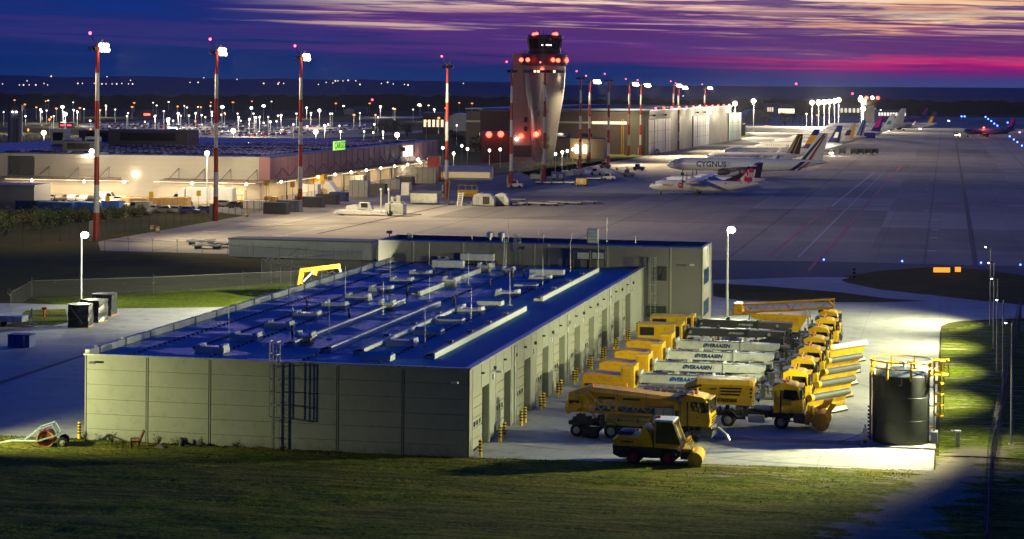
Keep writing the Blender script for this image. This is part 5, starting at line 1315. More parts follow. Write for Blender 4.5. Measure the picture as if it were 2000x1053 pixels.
    m.box(2.3, 2.6, y0-4.6, y0+4.6, HT+.1, HT+2.3); s = obj('roof_sign', m, glow('lime sign glow', (.28, .85, .02), 1.15), g)
    t = text_mb('CARGO', 2.3, .02, .02); m = MB(); m.add([(2.66+p2[2], y0+p2[0]*1.1, HT+1.2+p2[1]) for p2 in t.v], t.f); obj('lettering', m, mat('dark green lettering', (.05, .16, .01), .5, var=0), s)
    q = PW(796, 288, w0+2.7); y0 = q[0]-u0
    m = MB(); m.box(2.7, 3.0, y0-4.5, y0+4.5, HT-3.4, HT-.6); obj('lit_sign', m, glow('pale yellow sign glow', (1, .86, .5), 2.6), g)
    m = MB(); m.cyl((2.9, 110, HT-2), (2.9, 110, HT-.8), .4); obj('siren_box', m, BLKP, g)
    return g, HT
_, CHT = cargo()
def solar_mat():
    a = NT('solar panel rows', .13); f = a.M('FRACT', a.M('MULTIPLY', a.y, 1/3.4)); g = a.M('GREATER_THAN', f, .74)
    rnd = a.cell(50, 3.4, .5, 0, 2.0); g = a.M('MAXIMUM', g, a.M('GREATER_THAN', rnd, .86))
    a.put(a.b.inputs['Specular IOR Level'], a.M('MULTIPLY', a.M('SUBTRACT', 1.0, g), .9))
    return a.out(a.mix(g, a.scale((.42, .40, .46), a.M('MULTIPLY_ADD', rnd, .7, .45)), (.03, .035, .07)))  # pale lilac base colour holds the sky's glint on the panels
SOL = solar_mat()
def solar(x, y0, y1, label):
    L = y1-y0; m = MB()
    m.prism([(-1.15, .30), (1.15, .34), (1.15, .28), (1.0, 0), (.9, 0), (-.9, 0), (-1.0, 0), (-1.15, .24)], 0, L)
    o = obj('solar_panel_row', m, SOL, loc=W(-115.5+x, 281+y0, CHT+.12), rz=GRID); tag(o, label, 'solar panels', 'rows of solar panels on the cargo hall roof')
for k in range(16):
    solar(-3-k*3.9, 3+(k % 3)*2, 140-(k*5.5), f'row of solar panels, {["edge row beside the pink wall", "second", "third", "fourth", "fifth", "sixth", "seventh", "eighth", "ninth", "tenth", "eleventh", "twelfth", "thirteenth", "fourteenth", "fifteenth", "innermost"][k]}{"" if k in (0, 15) else " from the pink wall"}')
def unit(p, z, sx, sy, sz, label, m0, name='roof_unit', cat='roof unit'):
    r = root(name, label, cat, G(*p, z)); m = MB(); m.box(-sx/2, sx/2, -sy/2, sy/2, .2, sz, b=.1); obj('casing', m, m0, r); m = MB(); m.box(-sx/2+.1, sx/2-.1, -sy/2+.1, sy/2-.1, 0, .2); obj('plinth', m, DGR, r)
    m = MB(); m.box(-sx*.35, sx*.35, -sy/2-.05, -sy/2, sz*.3, sz*.8); obj('vent_grille', m, BLKP, r)
for k, (p, a, b, c) in enumerate([((110, 284), 1.2, 2, 4), ((118, 284), 4.0, 3, 4.2), ((141, 288), 4, 3, 2.4), ((160, 297), 8, 4, 2.6), ((182, 293), 3, 3, 3.2), ((300, 283), 22, 8, 4.0), ((215, 276), 16, 6, 3)]):
    unit(p, CHT+.1, a, b, c, ['slim grey unit at the left of the cargo roof', 'pale twin roof unit at the left of the cargo roof', 'small white roof unit beside the twin unit', 'long dark roof unit near the front cargo roof edge', 'square pale roof unit beside the leftmost mast', 'long dark plant house on the cargo roof', 'low dark plant box on the cargo roof'][k], [GRY, OFF, OFF, DGR, OFF, DGR, DGR][k])
r = root('low_store', 'low grey flat roofed store at the far left of the cargo yard', 'building', W(*PU(0, 400, 247)[:1], 247)); m = MB(); x1 = PU(66, 400, 247)[0]-PU(0, 400, 247)[0]
m.box(-22, x1, 0, 8, 0, 5.0); obj('wall', m, mat('grey store wall', (.22, .22, .22), .6), r); m = MB(); m.box(-22.2, x1+.2, -.2, 8.2, 5.0, 5.25); obj('roof', m, mat('store roof', (.2, .2, .21), .5), r)
m = MB(); m.box(-6, -1, -.06, 0, .2, 4.2); obj('door', m, DGR, r)

# shed behind the low fence
r = root('low_shed', 'long low grey shed at the edge of the apron', 'shed', W(-75, 153)); m = MB(); m.box(0, 22.9, 0, 4.5, 0, 2.65); obj('wall', m, mat('grey blue shed wall', (.26, .29, .31), .55), r)
m = MB(); m.box(-.15, 23.05, -.15, 4.65, 2.65, 2.85); obj('roof', m, mat('dark shed roof', (.07, .075, .085), .5), r)
for k in range(4):
    m = MB(); m.box(3+k*5.6, 3.08+k*5.6, -.04, 0, 0, 2.65); obj('wall_joint', m, PANELD, r)
m = MB(); m.bar((9.5, -.05, .2), (11.5, -.05, 1.6), .06); obj('brace', m, DGR, r)
r = root('grey_cabinet', 'grey cabinet at the right end of the low shed', 'cabinet', W(-51.6, 154)); m = MB(); m.box(-.1, 1.1, 0, 2.5, 0.1, 2.1, b=.05); obj('casing', m, GRY, r); m = MB(); m.box(0, 1, .1, 2.4, 0, .1); obj('plinth', m, CON, r)

# ------------------------------------------------------------------ control tower
def tower():
    d = 698.0; c = D(1062, 318, d); c.z = 0; k = d/FPX
    g = root('control_tower', 'control tower with a tapering metal shaft, dark glass cab and red lights', 'control tower', c, 0)
    MET = mat('silver tower cladding', (.42, .41, .39), .32, .55, var=.06, vs=.15); SLAB = mat('pale tower slab', (.40, .36, .33), .75, var=.06, vs=.2); DT = mat('dark tower band', (.055, .05, .06), .4, .3)
    m = MB(); m.box(-11.2, -3.6, 1.0, 9.0, 0, 38.4); s = obj('stair_slab', m, SLAB, g)
    for z in range(2, 38, 2):
        m = MB(); m.box(-11.22, -3.58, .97, 1.0, z, z+.06); obj('slab_joint', m, PANELD, s)
    for z in (14.2, 11.0):
        m = MB(); m.box(-7.0, -5.8, .93, 1.0, z, z+1.7); obj('window', m, BLKP, s)
    m = MB(); m.box(-10.6, -4.4, .9, 1.0, 2, 6); obj('dark_plate', m, DGR, s)  # flat dark grey plate laid on the slab front
    rg = []
    for z, a in ((0, 3.2), (1.3, 3.4), (6, 4.15), (12, 4.95), (17, 5.7), (21, 6.35), (26, 7.0), (30, 7.3), (34.0, 7.4)):
        rg.append([(a*math.cos(t*PI/18), a*.85*math.sin(t*PI/18), z) for t in range(36)])
    m = MB(); m.loft(rg); obj('shaft', m, MET, g, smooth=True)
    m = MB(); m.lathe([(7.4, 31.5), (7.45, 31.5), (7.45, 32.5), (7.4, 32.5)], 36, cap=False); obj('window_band', m, DT, g)
    for x in (-3.4, -2.2, 3.3):
        a = math.asin(x/7.46); m = MB(); m.box(-.45, .45, -.06, .0, 31.6, 32.4, Tm(x, -7.5*math.cos(a), 0, a)); obj('lit_window', m, glow('tower window glow', (1, .85, .5), 1.6), g)
    m = MB(); m.lathe([(7.4, 34.0), (7.9, 34.4), (7.9, 37.9), (7.4, 38.1)], 36); obj('gallery', m, DT, g, smooth=True)
    m = MB(); m.ring((0, 0, 39.1), 7.6, .06, n=36)
    for t in range(24): m.cyl((7.6*math.cos(t*PI/12), 7.6*math.sin(t*PI/12), 38), (7.6*math.cos(t*PI/12), 7.6*math.sin(t*PI/12), 39.1), .05, n=4)
    obj('gallery_rail', m, BLKP, g)
    m = MB(); m.lathe([(5.7, 38.0), (5.7, 40.0)], 24); obj('neck', m, DT, g, smooth=True)
    m = MB(); m.lathe([(5.6, 40.0), (6.15, 43.4)], 16); cb = obj('cab_glazing', m, GLS, g)
    for t in range(16):
        a = t*PI/8; m = MB(); m.bar((5.62*math.cos(a), 5.62*math.sin(a), 40), (6.17*math.cos(a), 6.17*math.sin(a), 43.4), .16); obj('mullion', m, BLKP, cb)
    for x in (-.9, .6, 1.1, 1.7, 2.1):
        m = MB(); a = math.asin(x/5.9); m.box(-.16, .16, -.05, .0, 41.0, 41.3, Tm(x, -5.95*math.cos(a), 0, a)); obj('screen', m, WHTB, cb)
    m = MB(); m.lathe([(6.2, 43.4), (6.35, 43.5), (6.35, 44.6), (6.0, 44.8)], 32); obj('roof', m, DT, g, smooth=True)
    for x, h in ((-2.2, 2.2), (-1.9, 1.6), (-.4, 1.9), (.6, 1.5), (3.0, 2.0), (3.9, 1.7)):
        m = MB(); m.cyl((x, 0, 44.8), (x, 0, 44.8+h), .07, n=5); obj('antenna', m, BLKP, g)
    def red(p, y, yy=-7.9, r=.5):
        q = D(p, y, d+yy); m = MB(); m.ball((q.x-c.x, yy-.3, q.z), r, 8, 6); obj('red_light', m, BEACON, g)
        lamp('red_light_glow', 'POINT', (q.x-c.x, yy-1.4, q.z), 160, (1, .06, .03), g, .4)
    for p, y in ((1043, 68), (1048, 67), (1082, 68), (1086, 67)): red(p, y, -4, .75)
    for p, y in ((1018, 117), (1031, 117), (1080, 117), (1090, 118)): red(p, y, -8.3, .75)
    red(1105, 118, -2, 1.0); red(1059, 136, -7.6, .7)
    m = MB(); m.box(-22, -11.3, 2, 14, 0, 10.2); obj('annex', m, mat('dark red annex', (.10, .05, .06), .6), g)
    m = MB(); m.box(-22.2, -11.3, 1.8, 14.2, 10.2, 10.6); obj('annex_roof', m, DT, g)
    for p, y in ((955, 263), (978, 262)): red(p, y, 1.6, 1.1)
    for p, y in ((1018, 266), (1047, 263)): red(p, y, .4 if p == 1018 else -4.8, 1.0)
    q = D(1009, 272, d); m = MB(); m.ball((q.x-c.x, .5, q.z), .5, 8, 6); obj('white_lamp', m, WHTB, g)
tower()

# ------------------------------------------------------------------ hangar
def hangar():
    HH = 17.4; g = root('hangar', 'big grey maintenance hangar with three tall translucent doors', 'hangar', W(-81.5, 642), GRID-R(2))
    HG = mat('olive hangar wall', (.14, .137, .115), .5, .1, var=.08, vs=.1); HB = mat('brown hangar side', (.10, .075, .07), .6, var=.1, vs=.1)
    m = MB(); m.box(-52, 0, .2, 233, 0, HH); obj('wall', m, HG, g)
    m = MB(); m.box(-75, -7.5, 0, .2, 0, HH-.8); sd = obj('side_wall', m, HB, g); m = MB(); m.box(-7.5, .05, 0, .2, 0, HH); obj('corner_panel', m, HG, g)
    m = MB(); m.box(-75, -9, -.12, 0, 12.2, 12.9); obj('light_band', m, mat('dim light band', (.5, .46, .4), .5), sd)
    m = MB(); m.box(-23, -9, -.2, -.12, 12.0, 13.1); obj('lit_sign_band', m, glow('warm band glow', (1, .8, .5), .8), sd)
    for x, wd in ((-70, 6), (-40, 8), (-28, 5), (-52, 6)):
        m = MB(); m.box(x, x+wd, -.1, 0, 6.4, 8.2); f = obj('window', m, GLS, sd)
    m = MB(); m.box(-69.5, -64.5, -.16, -.1, 6.6, 8.0); obj('lit_window', m, glow('dim window glow', (.8, .6, .15), .35), sd)
    m = MB(); m.box(-30, -19, -.2, 0, .6, 1.6); obj('lit_door', m, glow('doorway glow', (1, .8, .4), 1.2), sd)
    m = MB(); m.box(-75.3, .4, -.3, 233.3, HH, HH+.5); obj('roof', m, mat('pale blue hangar roof', (.22, .30, .42), .4, var=.1, vs=.1), g)
    for k in range(24):
        m = MB(); y = 4+k*9.4; m.box(-60, .2, y, y+.4, HH+.5, HH+.75); obj('roof_rib', m, mat('roof rib', (.3, .36, .46), .4), g)
    for k in range(2):
        m = MB(); m.box(-11+k*.8, -10.9+k*.8, -.5, -.4, 0, 14); obj('ladder_rail', m, YEL2, g)
    for k in range(30):
        m = MB(); m.box(-11, -10.1, -.5, -.42, .4+k*.46, .46+k*.46); obj('ladder_rung', m, YEL2, g)
    DC = [mat('pale door sheet', (.55, .50, .47), .4), mat('pale blue door sheet', (.48, .52, .56), .4), mat('teal door sheet', (.20, .48, .44), .35)]
    for k, (a, b) in enumerate(((1273, 1321), (1343, 1379), (1398, 1428))):
        ya, yb = PW(a, 290, -80)[0]-642, PW(b, 280, -77)[0]-642
        m = MB(); m.box(-.1, .25, ya-1, yb+1, 0, 14.2); f = obj('door_frame', m, DGR, g)
        n = 4
        for q in range(n):
            m = MB(); s = (yb-ya)/n; m.box(.25, .35+.1*(q % 2), ya+q*s+.15, ya+(q+1)*s-.15, .2, 13.9); dl = obj('door_leaf', m, DC[k], f)
            for z in (4.6, 9.2):
                m = MB(); m.box(.48, .5, ya+q*s+.2, ya+(q+1)*s-.2, z, z+.12); obj('door_rail', m, DGR, dl)
            m = MB(); yy = ya+(q+.5)*s; m.box(.47, .5, yy-.08, yy+.08, .2, 13.9); obj('door_mullion', m, DGR, dl)
        for yy in (ya+(yb-ya)*.25, ya+(yb-ya)*.75):
            m = MB(); m.box(0, 1.0, yy-.5, yy+.5, 15.2, 15.9); obj('hood', m, BLKP, g)
    for k in range(12):
        m = MB(); y = 10+k*19; m.ball((.8, y, HH+.9), .5, 6, 4); obj('red_light', m, BEACON if k % 2 else BEACONP, g)
    for y in (150, 215):
        lamp('hangar_light', 'POINT', (16, y, 15), 12000, (1, .86, .55), g, .5)
        m = MB(); m.ball((1.0, y, 15.6), 1.0, 8, 6); obj('wall_lamp', m, WARMB, g)
hangar()
r = root('low_annex', 'low cream annex with two bright wall lamps beside the tower', 'building', W(*WU(D(1113, 300, 745))[:1], WU(D(1113, 300, 745))[1])); m = MB(); m.box(0, 13, 0, 10, 0, 7.4); obj('wall', m, mat('cream annex wall', (.42, .34, .22), .7), r)
m = MB(); m.box(-.3, 13.3, -.3, 10.3, 7.4, 7.8); obj('roof', m, DGR, r)
for x in (2.6, 5.7):
    m = MB(); m.box(x-.5, x+.5, -.25, 0, 2.0, 5.0); obj('wall_lamp', m, WARMB, r)
lamp('annex_light', 'POINT', (4, -3, 4), 900, (1, .75, .4), r, .4)

# ------------------------------------------------------------------ aircraft (nose towards -x)
AWH = mat('white aircraft paint', (.70, .71, .72), .3, var=.04, vs=.2); AGY = mat('aircraft grey', (.30, .32, .35), .35)
def livery(name, c): return mat(name, S(*c)[:3], .35, var=0)
def fus(r, L, R0, col, zc, tail_up=.9, nose=1.0):
    rg = []
    for t, f, up in ((0, .06, -.25), (.012*nose, .32, -.2), (.03*nose, .55, -.14), (.06*nose, .8, -.06), (.1*nose, .97, 0), (.14, 1, 0), (.62, 1, 0), (.74, .9, .1), (.84, .68, .32), (.92, .45, .52), (.97, .26, .66), (1.0, .1, .74)):
        zz = zc+up*R0*tail_up; rg.append([(t*L, R0*f*math.sin(a*PI/10), zz+R0*f*math.cos(a*PI/10)) for a in range(20)])
    m = MB(); m.loft(rg); return obj('fuselage', m, col, r, smooth=True)
def skin(L, R0, zc, s, size, x, z, col, par, bold=.02, slant=0, sx=1.0):
    import bmesh
    t = text_mb(s, size, .0, bold, 'LEFT'); m = MB(); bm = bmesh.new(); vs = [bm.verts.new(p) for p in t.v]
    for f in t.f:
        try: bm.faces.new([vs[i] for i in f])
        except ValueError: pass
    k = -size*.6
    while k < size*.8:
        bmesh.ops.bisect_plane(bm, geom=bm.verts[:]+bm.edges[:]+bm.faces[:], plane_co=(0, k, 0), plane_no=(0, 1, 0)); k += .16
    bm.verts.index_update(); t.v = [tuple(v.co) for v in bm.verts]; t.f = [tuple(v.index for v in f.verts) for f in bm.faces]; bm.free()
    m.add([(x+(p[0]+p[1]*slant)*sx, -math.sqrt(max(.04, R0*R0-(z+p[1]-zc)**2))-.05, z+p[1]) for p in t.v], t.f); return obj('lettering', m, col, par)
def fin_mb(x0, c0, x1, c1, z0, z1, th=.16, y=0):
    m = MB(); rg = []
    for x, c, z, t in ((x0, c0, z0, th), (x1, c1, z1, th*.5)): rg.append([(x, y, z), (x+c*.3, y-t, z), (x+c, y, z), (x+c*.3, y+t, z)])
    return m.loft(rg)
def fin_lerp(F, a, b, f0, f1, th):
    """band of a fin between heights a..b and chord fractions f0..f1"""
    x0, c0, x1, c1, z0, z1 = F; m = MB()
    def p(t, f): return (x0+(x1-x0)*t+(c0+(c1-c0)*t)*f, z0+(z1-z0)*t)
    P = [p(a, f0[0]), p(a, f1[0]), p(b, f1[1]), p(b, f0[1])]
    return m.prism(P, -th, th)
def jet(loc, L, label, R0=1.9, H=12.0, body=AWH, finm=None, bands=(), text=None, rz=GRID, span=None, decor=None, gear=True, group='airliners parked in a row on the apron', name='airliner', win=True):
    r = root(name, label, 'airliner', loc, rz, group)
    zc = 1.5+R0*1.05; span = span or L*.9
    f = fus(r, L, R0, body, zc)
    for s in (-1, 1):
        m = MB(); rg = []
        for t, c in ((0, L*.2), (.35, L*.12), (1, L*.045)):
            x = L*.36+t*span/2*.52; y = s*(R0*.6+t*(span/2-R0*.6)); z = zc-R0*.6+t*1.6; th = c*.055
            rg.append([(x, y, z), (x+c*.4, y, z+th), (x+c, y, z), (x+c*.4, y, z-th*.6)])
        m.loft(rg); w = obj('wing', m, AGY if body is AWH else AWH, r, smooth=True)
        m = MB(); x, y = L*.36+span/2*.52, s*span/2; m.add([(x, y, zc-R0*.6+1.6), (x+L*.045, y, zc-R0*.6+1.6), (x+L*.06, y+s*.4, zc-R0*.6+3.6), (x+L*.045, y+s*.4, zc-R0*.6+3.6), (x+.5, y+s*.12, zc-R0*.6+1.6)], [(0, 1, 2, 3), (0, 3, 2, 4), (4, 2, 1)]); obj('winglet', m, body, w)
        m = MB(); y = s*span*.17; m.lathe([(.02, 0), (R0*.42, .0), (R0*.5, .9), (R0*.46, 2.4), (R0*.25, 3.6)], 16, T=Tm(L*.34, y, zc-R0*1.0, 0, PI/2)); m.box(L*.36, L*.42, y-.12, y+.12, zc-R0*.9, zc-R0*.35); obj('engine', m, DGR if s < 0 else AWH, r, smooth=True)
        m = fin_mb(L*.89, L*.085, L*.955, L*.035, zc+R0*.35, zc+R0*.6, .12); m.v = [(x, s*(R0*.25+(z-zc-R0*.35)/(R0*.25)*L*.155), z) if True else 0 for x, y, z in m.v]; obj('stabiliser', m, body, r)
    F = (L*.82, L*.145, L*.945, L*.058, zc+R0*.55, H)
    fn = obj('tail_fin', fin_mb(*F), finm or body, r)
    for k, (a, b, f0, f1, c) in enumerate(bands): obj('fin_band', fin_lerp(F, a, b, f0, f1, .17), c, fn)
    m = MB(); m.add([(L*.028, -R0*.42, zc+R0*.28), (L*.055, -R0*.74, zc+R0*.38), (L*.055, -R0*.62, zc+R0*.56), (L*.034, -R0*.3, zc+R0*.42), (L*.028, R0*.42, zc+R0*.28), (L*.055, R0*.74, zc+R0*.38), (L*.055, R0*.62, zc+R0*.56), (L*.034, R0*.3, zc+R0*.42)], [(0, 1, 2, 3), (4, 5, 6, 7), (0, 3, 7, 4)]); m.v = [(x-.06, y*1.06, z+.03) for x, y, z in m.v]; obj('cockpit_window', m, GLS, f)
    if win:
        m = MB(); x = L*.12
        while x < L*.8: m.box(x, x+.28, -R0*.985, -R0*.96, zc+R0*.14, zc+R0*.34); x += .85
        obj('cabin_windows', m, GLS, f)
    for x, y in ((L*.1, 0), (L*.46, -R0*1.1), (L*.46, R0*1.1)):
        m = MB(); m.cyl((x, y, .5), (x, y, zc-R0*.7), .12); m.cyl((x, y-.3, .5), (x, y-.12, .5), .5, n=12); m.cyl((x, y+.12, .5), (x, y+.3, .5), .5, n=12); obj('landing_gear', m, DRK, r)
    if text:
        for t in text: skin(L, R0, zc, *t[:1], t[1], t[2]*L, zc+t[3]*R0, t[4], f, *t[5:])
    if decor: decor(r, f, L, R0, zc, F)
    return r
def band_z(f, L, R0, zc, x0, x1, za, zb, col, name='livery_band'):
    m = MB(); rg = []
    for x in (x0*L, x1*L):
        rg.append([(x, -(R0+.03)*math.sqrt(max(0, 1-((za+(zb-za)*k/6))**2)), zc+(R0+.03)*(za+(zb-za)*k/6)) for k in range(7)])
    fs = [(k, k+1, 7+k+1, 7+k) for k in range(6)]; m.add(rg[0]+rg[1], fs); return obj(name, m, col, f)
PUR = livery('dark purple livery', (52, 30, 70)); MAG = livery('magenta livery', (190, 20, 110)); ROY = livery('royal blue livery', (20, 45, 150)); GOLD = livery('gold livery', (240, 180, 30)); DBL = livery('dark blue livery', (18, 36, 90)); CRI = livery('crimson livery', (150, 30, 45)); SKYB = livery('light blue livery', (50, 140, 215)); ORN = livery('orange livery', (240, 140, 30)); LILA = livery('pink violet livery', (215, 45, 165)); TEAL = livery('teal livery', (40, 160, 180)); BRN = livery('plum brown livery', (44, 24, 44))

def atr(loc, label, main=True, rz=GRID):
    L, R0, zc = 27.2, 1.42, 2.35; r = root('turboprop_airliner', label, 'turboprop aircraft', loc, rz, 'turboprop aircraft parked side by side')
    f = fus(r, L, R0, AWH, zc, .85, 1.1)
    for s in (-1, 1):
        m = MB(); rg = []
        for y, c, x in ((0, 2.6, 11.2), (4.6, 2.6, 11.2), (13.5, 1.5, 11.7)): rg.append([(x, s*y, zc+1.55), (x+c*.35, s*y, zc+1.8), (x+c, s*y, zc+1.55), (x+c*.4, s*y, zc+1.45)])
        m.loft(rg); obj('wing', m, AGY, r, smooth=True)
        m = MB(); m.lathe([(.12, 0), (.42, .25), (.62, 1.0), (.66, 2.6), (.4, 4.6), (.1, 5.2)], 16, T=Tm(9.0, s*4.1, zc+1.25, 0, PI/2)); e = obj('engine_nacelle', m, AWH, r, smooth=True)
        m = MB(); m.cyl((8.6, s*4.1, zc+1.25), (9.1, s*4.1, zc+1.25), .05, .26, 10)
        for k in range(6): m.box(-.03, .03, -.16, .16, .2, 1.95, Tm(8.85, s*4.1, zc+1.25, 0, 0, k*PI/3+.3))
        obj('propeller', m, BLKP, e)
        m = MB(); m.cyl((12.2, s*2.0, .45), (12.2, s*1.5, 1.6), .14); m.cyl((12.2, s*2.2-.15, .45), (12.2, s*2.2+.15, .45), .45, n=12); obj('landing_gear', m, DRK, r)
        m = fin_mb(24.3, 1.9, 25.2, 1.1, 7.35, 7.36, .1); m = MB(); m.add([(24.6, 0, 7.45), (26.6, 0, 7.45), (26.4, s*3.6, 7.5), (25.3, s*3.6, 7.5), (25.4, s*1.8, 7.62)], [(0, 1, 2, 3), (0, 4, 3), (0, 1, 4), (1, 2, 4), (2, 3, 4)]); obj('stabiliser', m, AWH if main else PUR, r)
    m = MB(); m.cyl((3.0, -.2, .35), (3.0, 0, 1.2), .1); m.cyl((3.0, -.3, .33), (3.0, .3, .33), .33, n=12); obj('landing_gear', m, DRK, r)
    F = (21.2, 4.6, 24.6, 2.0, zc+.95, 7.5); fn = obj('tail_fin', fin_mb(*F), AWH if main else PUR, r)
    m = MB(); m.prism([(17.6, zc+1.15), (21.6, zc+1.0), (23.0, 5.6)], -.1, .1); obj('dorsal_fin', m, BRN if main else PUR, fn)
    if main:
        obj('fin_band', fin_lerp(F, 0, 1.0, (-.02, -.02), (.10, .3), .2), BRN, fn)
        obj('fin_band', fin_lerp(F, .8, 1.0, (0, 0), (1.0, 1.0), .19), BRN, fn)
        for x, z, q in ((24.5, 4.2, .95), (23.9, 5.6, .75), (25.3, 6.4, .6), (22.3, 3.6, .6)): obj('fin_spot', MB().cyl((x, -.22, z), (x, .22, z), q, n=18), MAG, fn)
        for x, z, q in ((22.8, zc+.5, .55), (24.6, zc+.75, .42), (21.0, zc+.1, .3), (19.1, zc+.75, .18), (18.6, zc-.5, .12)): obj('livery_spot', MB().cyl((x, -1.3*max(.25, 1-(x-17)*.09), z), (x, -1.3*max(.25, 1-(x-17)*.09)-.2, z), q, n=16), MAG, f)
        obj('lettering', letters('AIR', 1.6, 24.6, -.23, 5.2, .03, .004, .2), AWH, fn)
        skin(L, R0, zc, 'SPRINT', .85, 3.6, zc+.12, MAG, f, .01)
        m = MB(); m.cyl((8.0, -R0-.03, zc+.15), (8.0, -R0+.2, zc+.15), .68, n=20); q = obj('round_emblem', m, MAG, f); obj('lettering', letters('AIR', .62, 8.0, -R0-.045, zc+.15, .01, .004), AWH, q)
    else:
        skin(L, R0, zc, 'Fed', 1.0, 5.4, zc+.1, DBL, f, .03); skin(L, R0, zc, 'Ex', 1.0, 7.3, zc+.1, livery('orange red livery', (220, 60, 60)), f, .03)
    m = MB(); m.add([(.8, -.62, zc+.35), (1.7, -1.0, zc+.5), (1.7, -.8, zc+.78), (1.0, -.4, zc+.55)], [(0, 1, 2, 3)]); m.v = [(x-.05, y*1.08-.04, z+.03) for x, y, z in m.v]; obj('cockpit_window', m, GLS, f)
    return r
p = G(1268, 380); atr(p, 'white turboprop with magenta spots on its tail, nearest aircraft')
p2 = D(1290, 345, p.y+22); p2.z = 0; atr(p2, 'white turboprop with a dark purple fin behind the spotted one', False)
def cyg(r, f, L, R0, zc, F):
    m = MB(); rg = []
    for k in range(13):
        a = -.95+k*1.6/12; x = .765*L+(a+.95)*L*.045+.0; y = -(R0*(.86-.11*(a+.95)*.3)+.04)*math.sqrt(max(0, 1-min(1, a)**2)); rg.append((x, y, zc+R0*.06+R0*.86*a))
    n = len(rg); m.add(rg+[(x+L*.03, y*.97, z) for x, y, z in rg], [(k, k+1, n+k+1, n+k) for k in range(n-1)]); obj('livery_stripe', m, DBL, f)
    m = MB(); m.add([(x+L*.045, y*.955, z) for x, y, z in rg]+[(x+L*.06, y*.93, z) for x, y, z in rg], [(k, k+1, n+k+1, n+k) for k in range(n-1)]); obj('livery_stripe', m, CRI, f)
    m = MB(); m.box(L*.05, L*.055, -R0*.85, -R0*.8, zc-.6, zc+.9); obj('door', m, AGY, f)
BLW = mat('shaded white aircraft paint', (.62, .66, .72), .32, var=.04, vs=.2)  # white dulled and blued, shade put into the colour
q = D(1302, 342, 606); q.z = 0
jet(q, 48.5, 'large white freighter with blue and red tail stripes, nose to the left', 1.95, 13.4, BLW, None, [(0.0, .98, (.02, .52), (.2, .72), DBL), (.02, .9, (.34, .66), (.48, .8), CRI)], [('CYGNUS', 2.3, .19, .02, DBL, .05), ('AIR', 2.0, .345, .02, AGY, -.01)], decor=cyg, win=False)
def tail_at(p, d, L):
    """ground point of the nose for a tail tip seen at pixel p"""
    t = D(p[0], p[1], d); t.z = 0; w, u = WU(t); return W(w-L, u)
jet(tail_at((1568, 300), 665, 33), 33, 'white airliner with a plum brown fin behind the large freighter', 1.75, 11.5, AWH, BRN, [(.05, .9, (.5, .6), (.56, .72), GOLD)])
jet(tail_at((1600, 296), 720, 35), 35, 'white airliner with a royal blue fin banded in yellow', 1.8, 12.0, AWH, ROY, [(.3, .72, (0, 0), (1, 1), GOLD)])
jet(tail_at((1645, 280), 800, 35), 35, 'white airliner with a dark logo fin and an orange belly stripe', 1.85, 12.0, AWH, DBL, [(.35, .65, (.3, .3), (.7, .7), AWH)], decor=lambda r, f, L, R0, zc, F: band_z(f, L, R0, zc, .55, .8, -.35, .05, ORN))
jet(tail_at((1671, 275), 850, 36), 36, 'white airliner with a yellow rear edge on its fin', 1.9, 12.3, AWH, AWH, [(0, 1, (.72, .72), (1.02, 1.02), GOLD), (.3, .6, (.1, .1), (.6, .6), PUR)])
jet(tail_at((1692, 268), 920, 36), 36, 'white airliner with light blue fin stripes', 1.9, 12.6, AWH, AWH, [(0, .98, (.3, .2), (.5, .45), SKYB), (0, .98, (.62, .6), (.75, .8), ROY)])
jet(tail_at((1724, 258), 1010, 36), 36, 'white airliner with a pink and blue fin', 1.95, 12.4, AWH, ROY, [(.35, 1, (0, 0), (.7, .9), LILA)], decor=lambda r, f, L, R0, zc, F: band_z(f, L, R0, zc, .72, .9, -.8, .6, ROY))
jet(tail_at((1748, 250), 1110, 40), 40, 'white airliner with a small teal mark on its fin', 2.0, 13.0, AWH, AWH, [(.3, .55, (.2, .2), (.7, .7), TEAL)])
jet(tail_at((1769, 244), 1190, 48), 48, 'all white wide airliner with a tall plain fin', 2.4, 15.5, AWH, AWH)
jet(tail_at((1830, 246), 1290, 39), 39, 'white airliner with a dark blue and yellow fin at the far end of the row', 1.95, 12.5, AWH, DBL, [(0, .6, (.1, .1), (.6, .6), GOLD)], [('RYANAIR', 2.2, .35, -.1, DBL, .03)])
jet(tail_at((1814, 228), 1560, 40), 40, 'pink airliner with a blue rear end, farthest in the row', 2.0, 12.5, LILA, ROY, [(.3, 1, (0, 0), (.6, .8), LILA)], [('WIZZ', 2.4, .5, -.1, AWH, .03)])
q = D(1880, 266, 1130); q.z = 0
tx = jet(q, 30, 'dark blue airliner taxiing alone on the right with red flashing lights', 1.75, 10.8, livery('blue grey livery', (70, 90, 140)), ROY, [(.3, 1, (0, 0), (.6, .9), LILA)], rz=GRID+R(12), group=None, decor=lambda r, f, L, R0, zc, F: band_z(f, L, R0, zc, .2, .85, -.8, -.15, DBL))
for x, y, z in ((12, 0, 5.4), (13, -1, 1.2)):
    m = MB(); m.ball((x, y, z), .55, 8, 6); obj('red_flasher', m, BEACON, tx)
lamp('taxi_light', 'POINT', (12, -3, 7), 3000, (1, .1, .05), tx, .3)
m = MB(); m.ball((-2, -1, 1.2), .5, 8, 6); obj('taxi_lamp', m, glow('yellow lamp glow', (1, .75, .1), 30), tx)
m = MB(); m.ball((32, 0, 3), .45, 8, 6); obj('red_flasher', m, BEACON, tx)

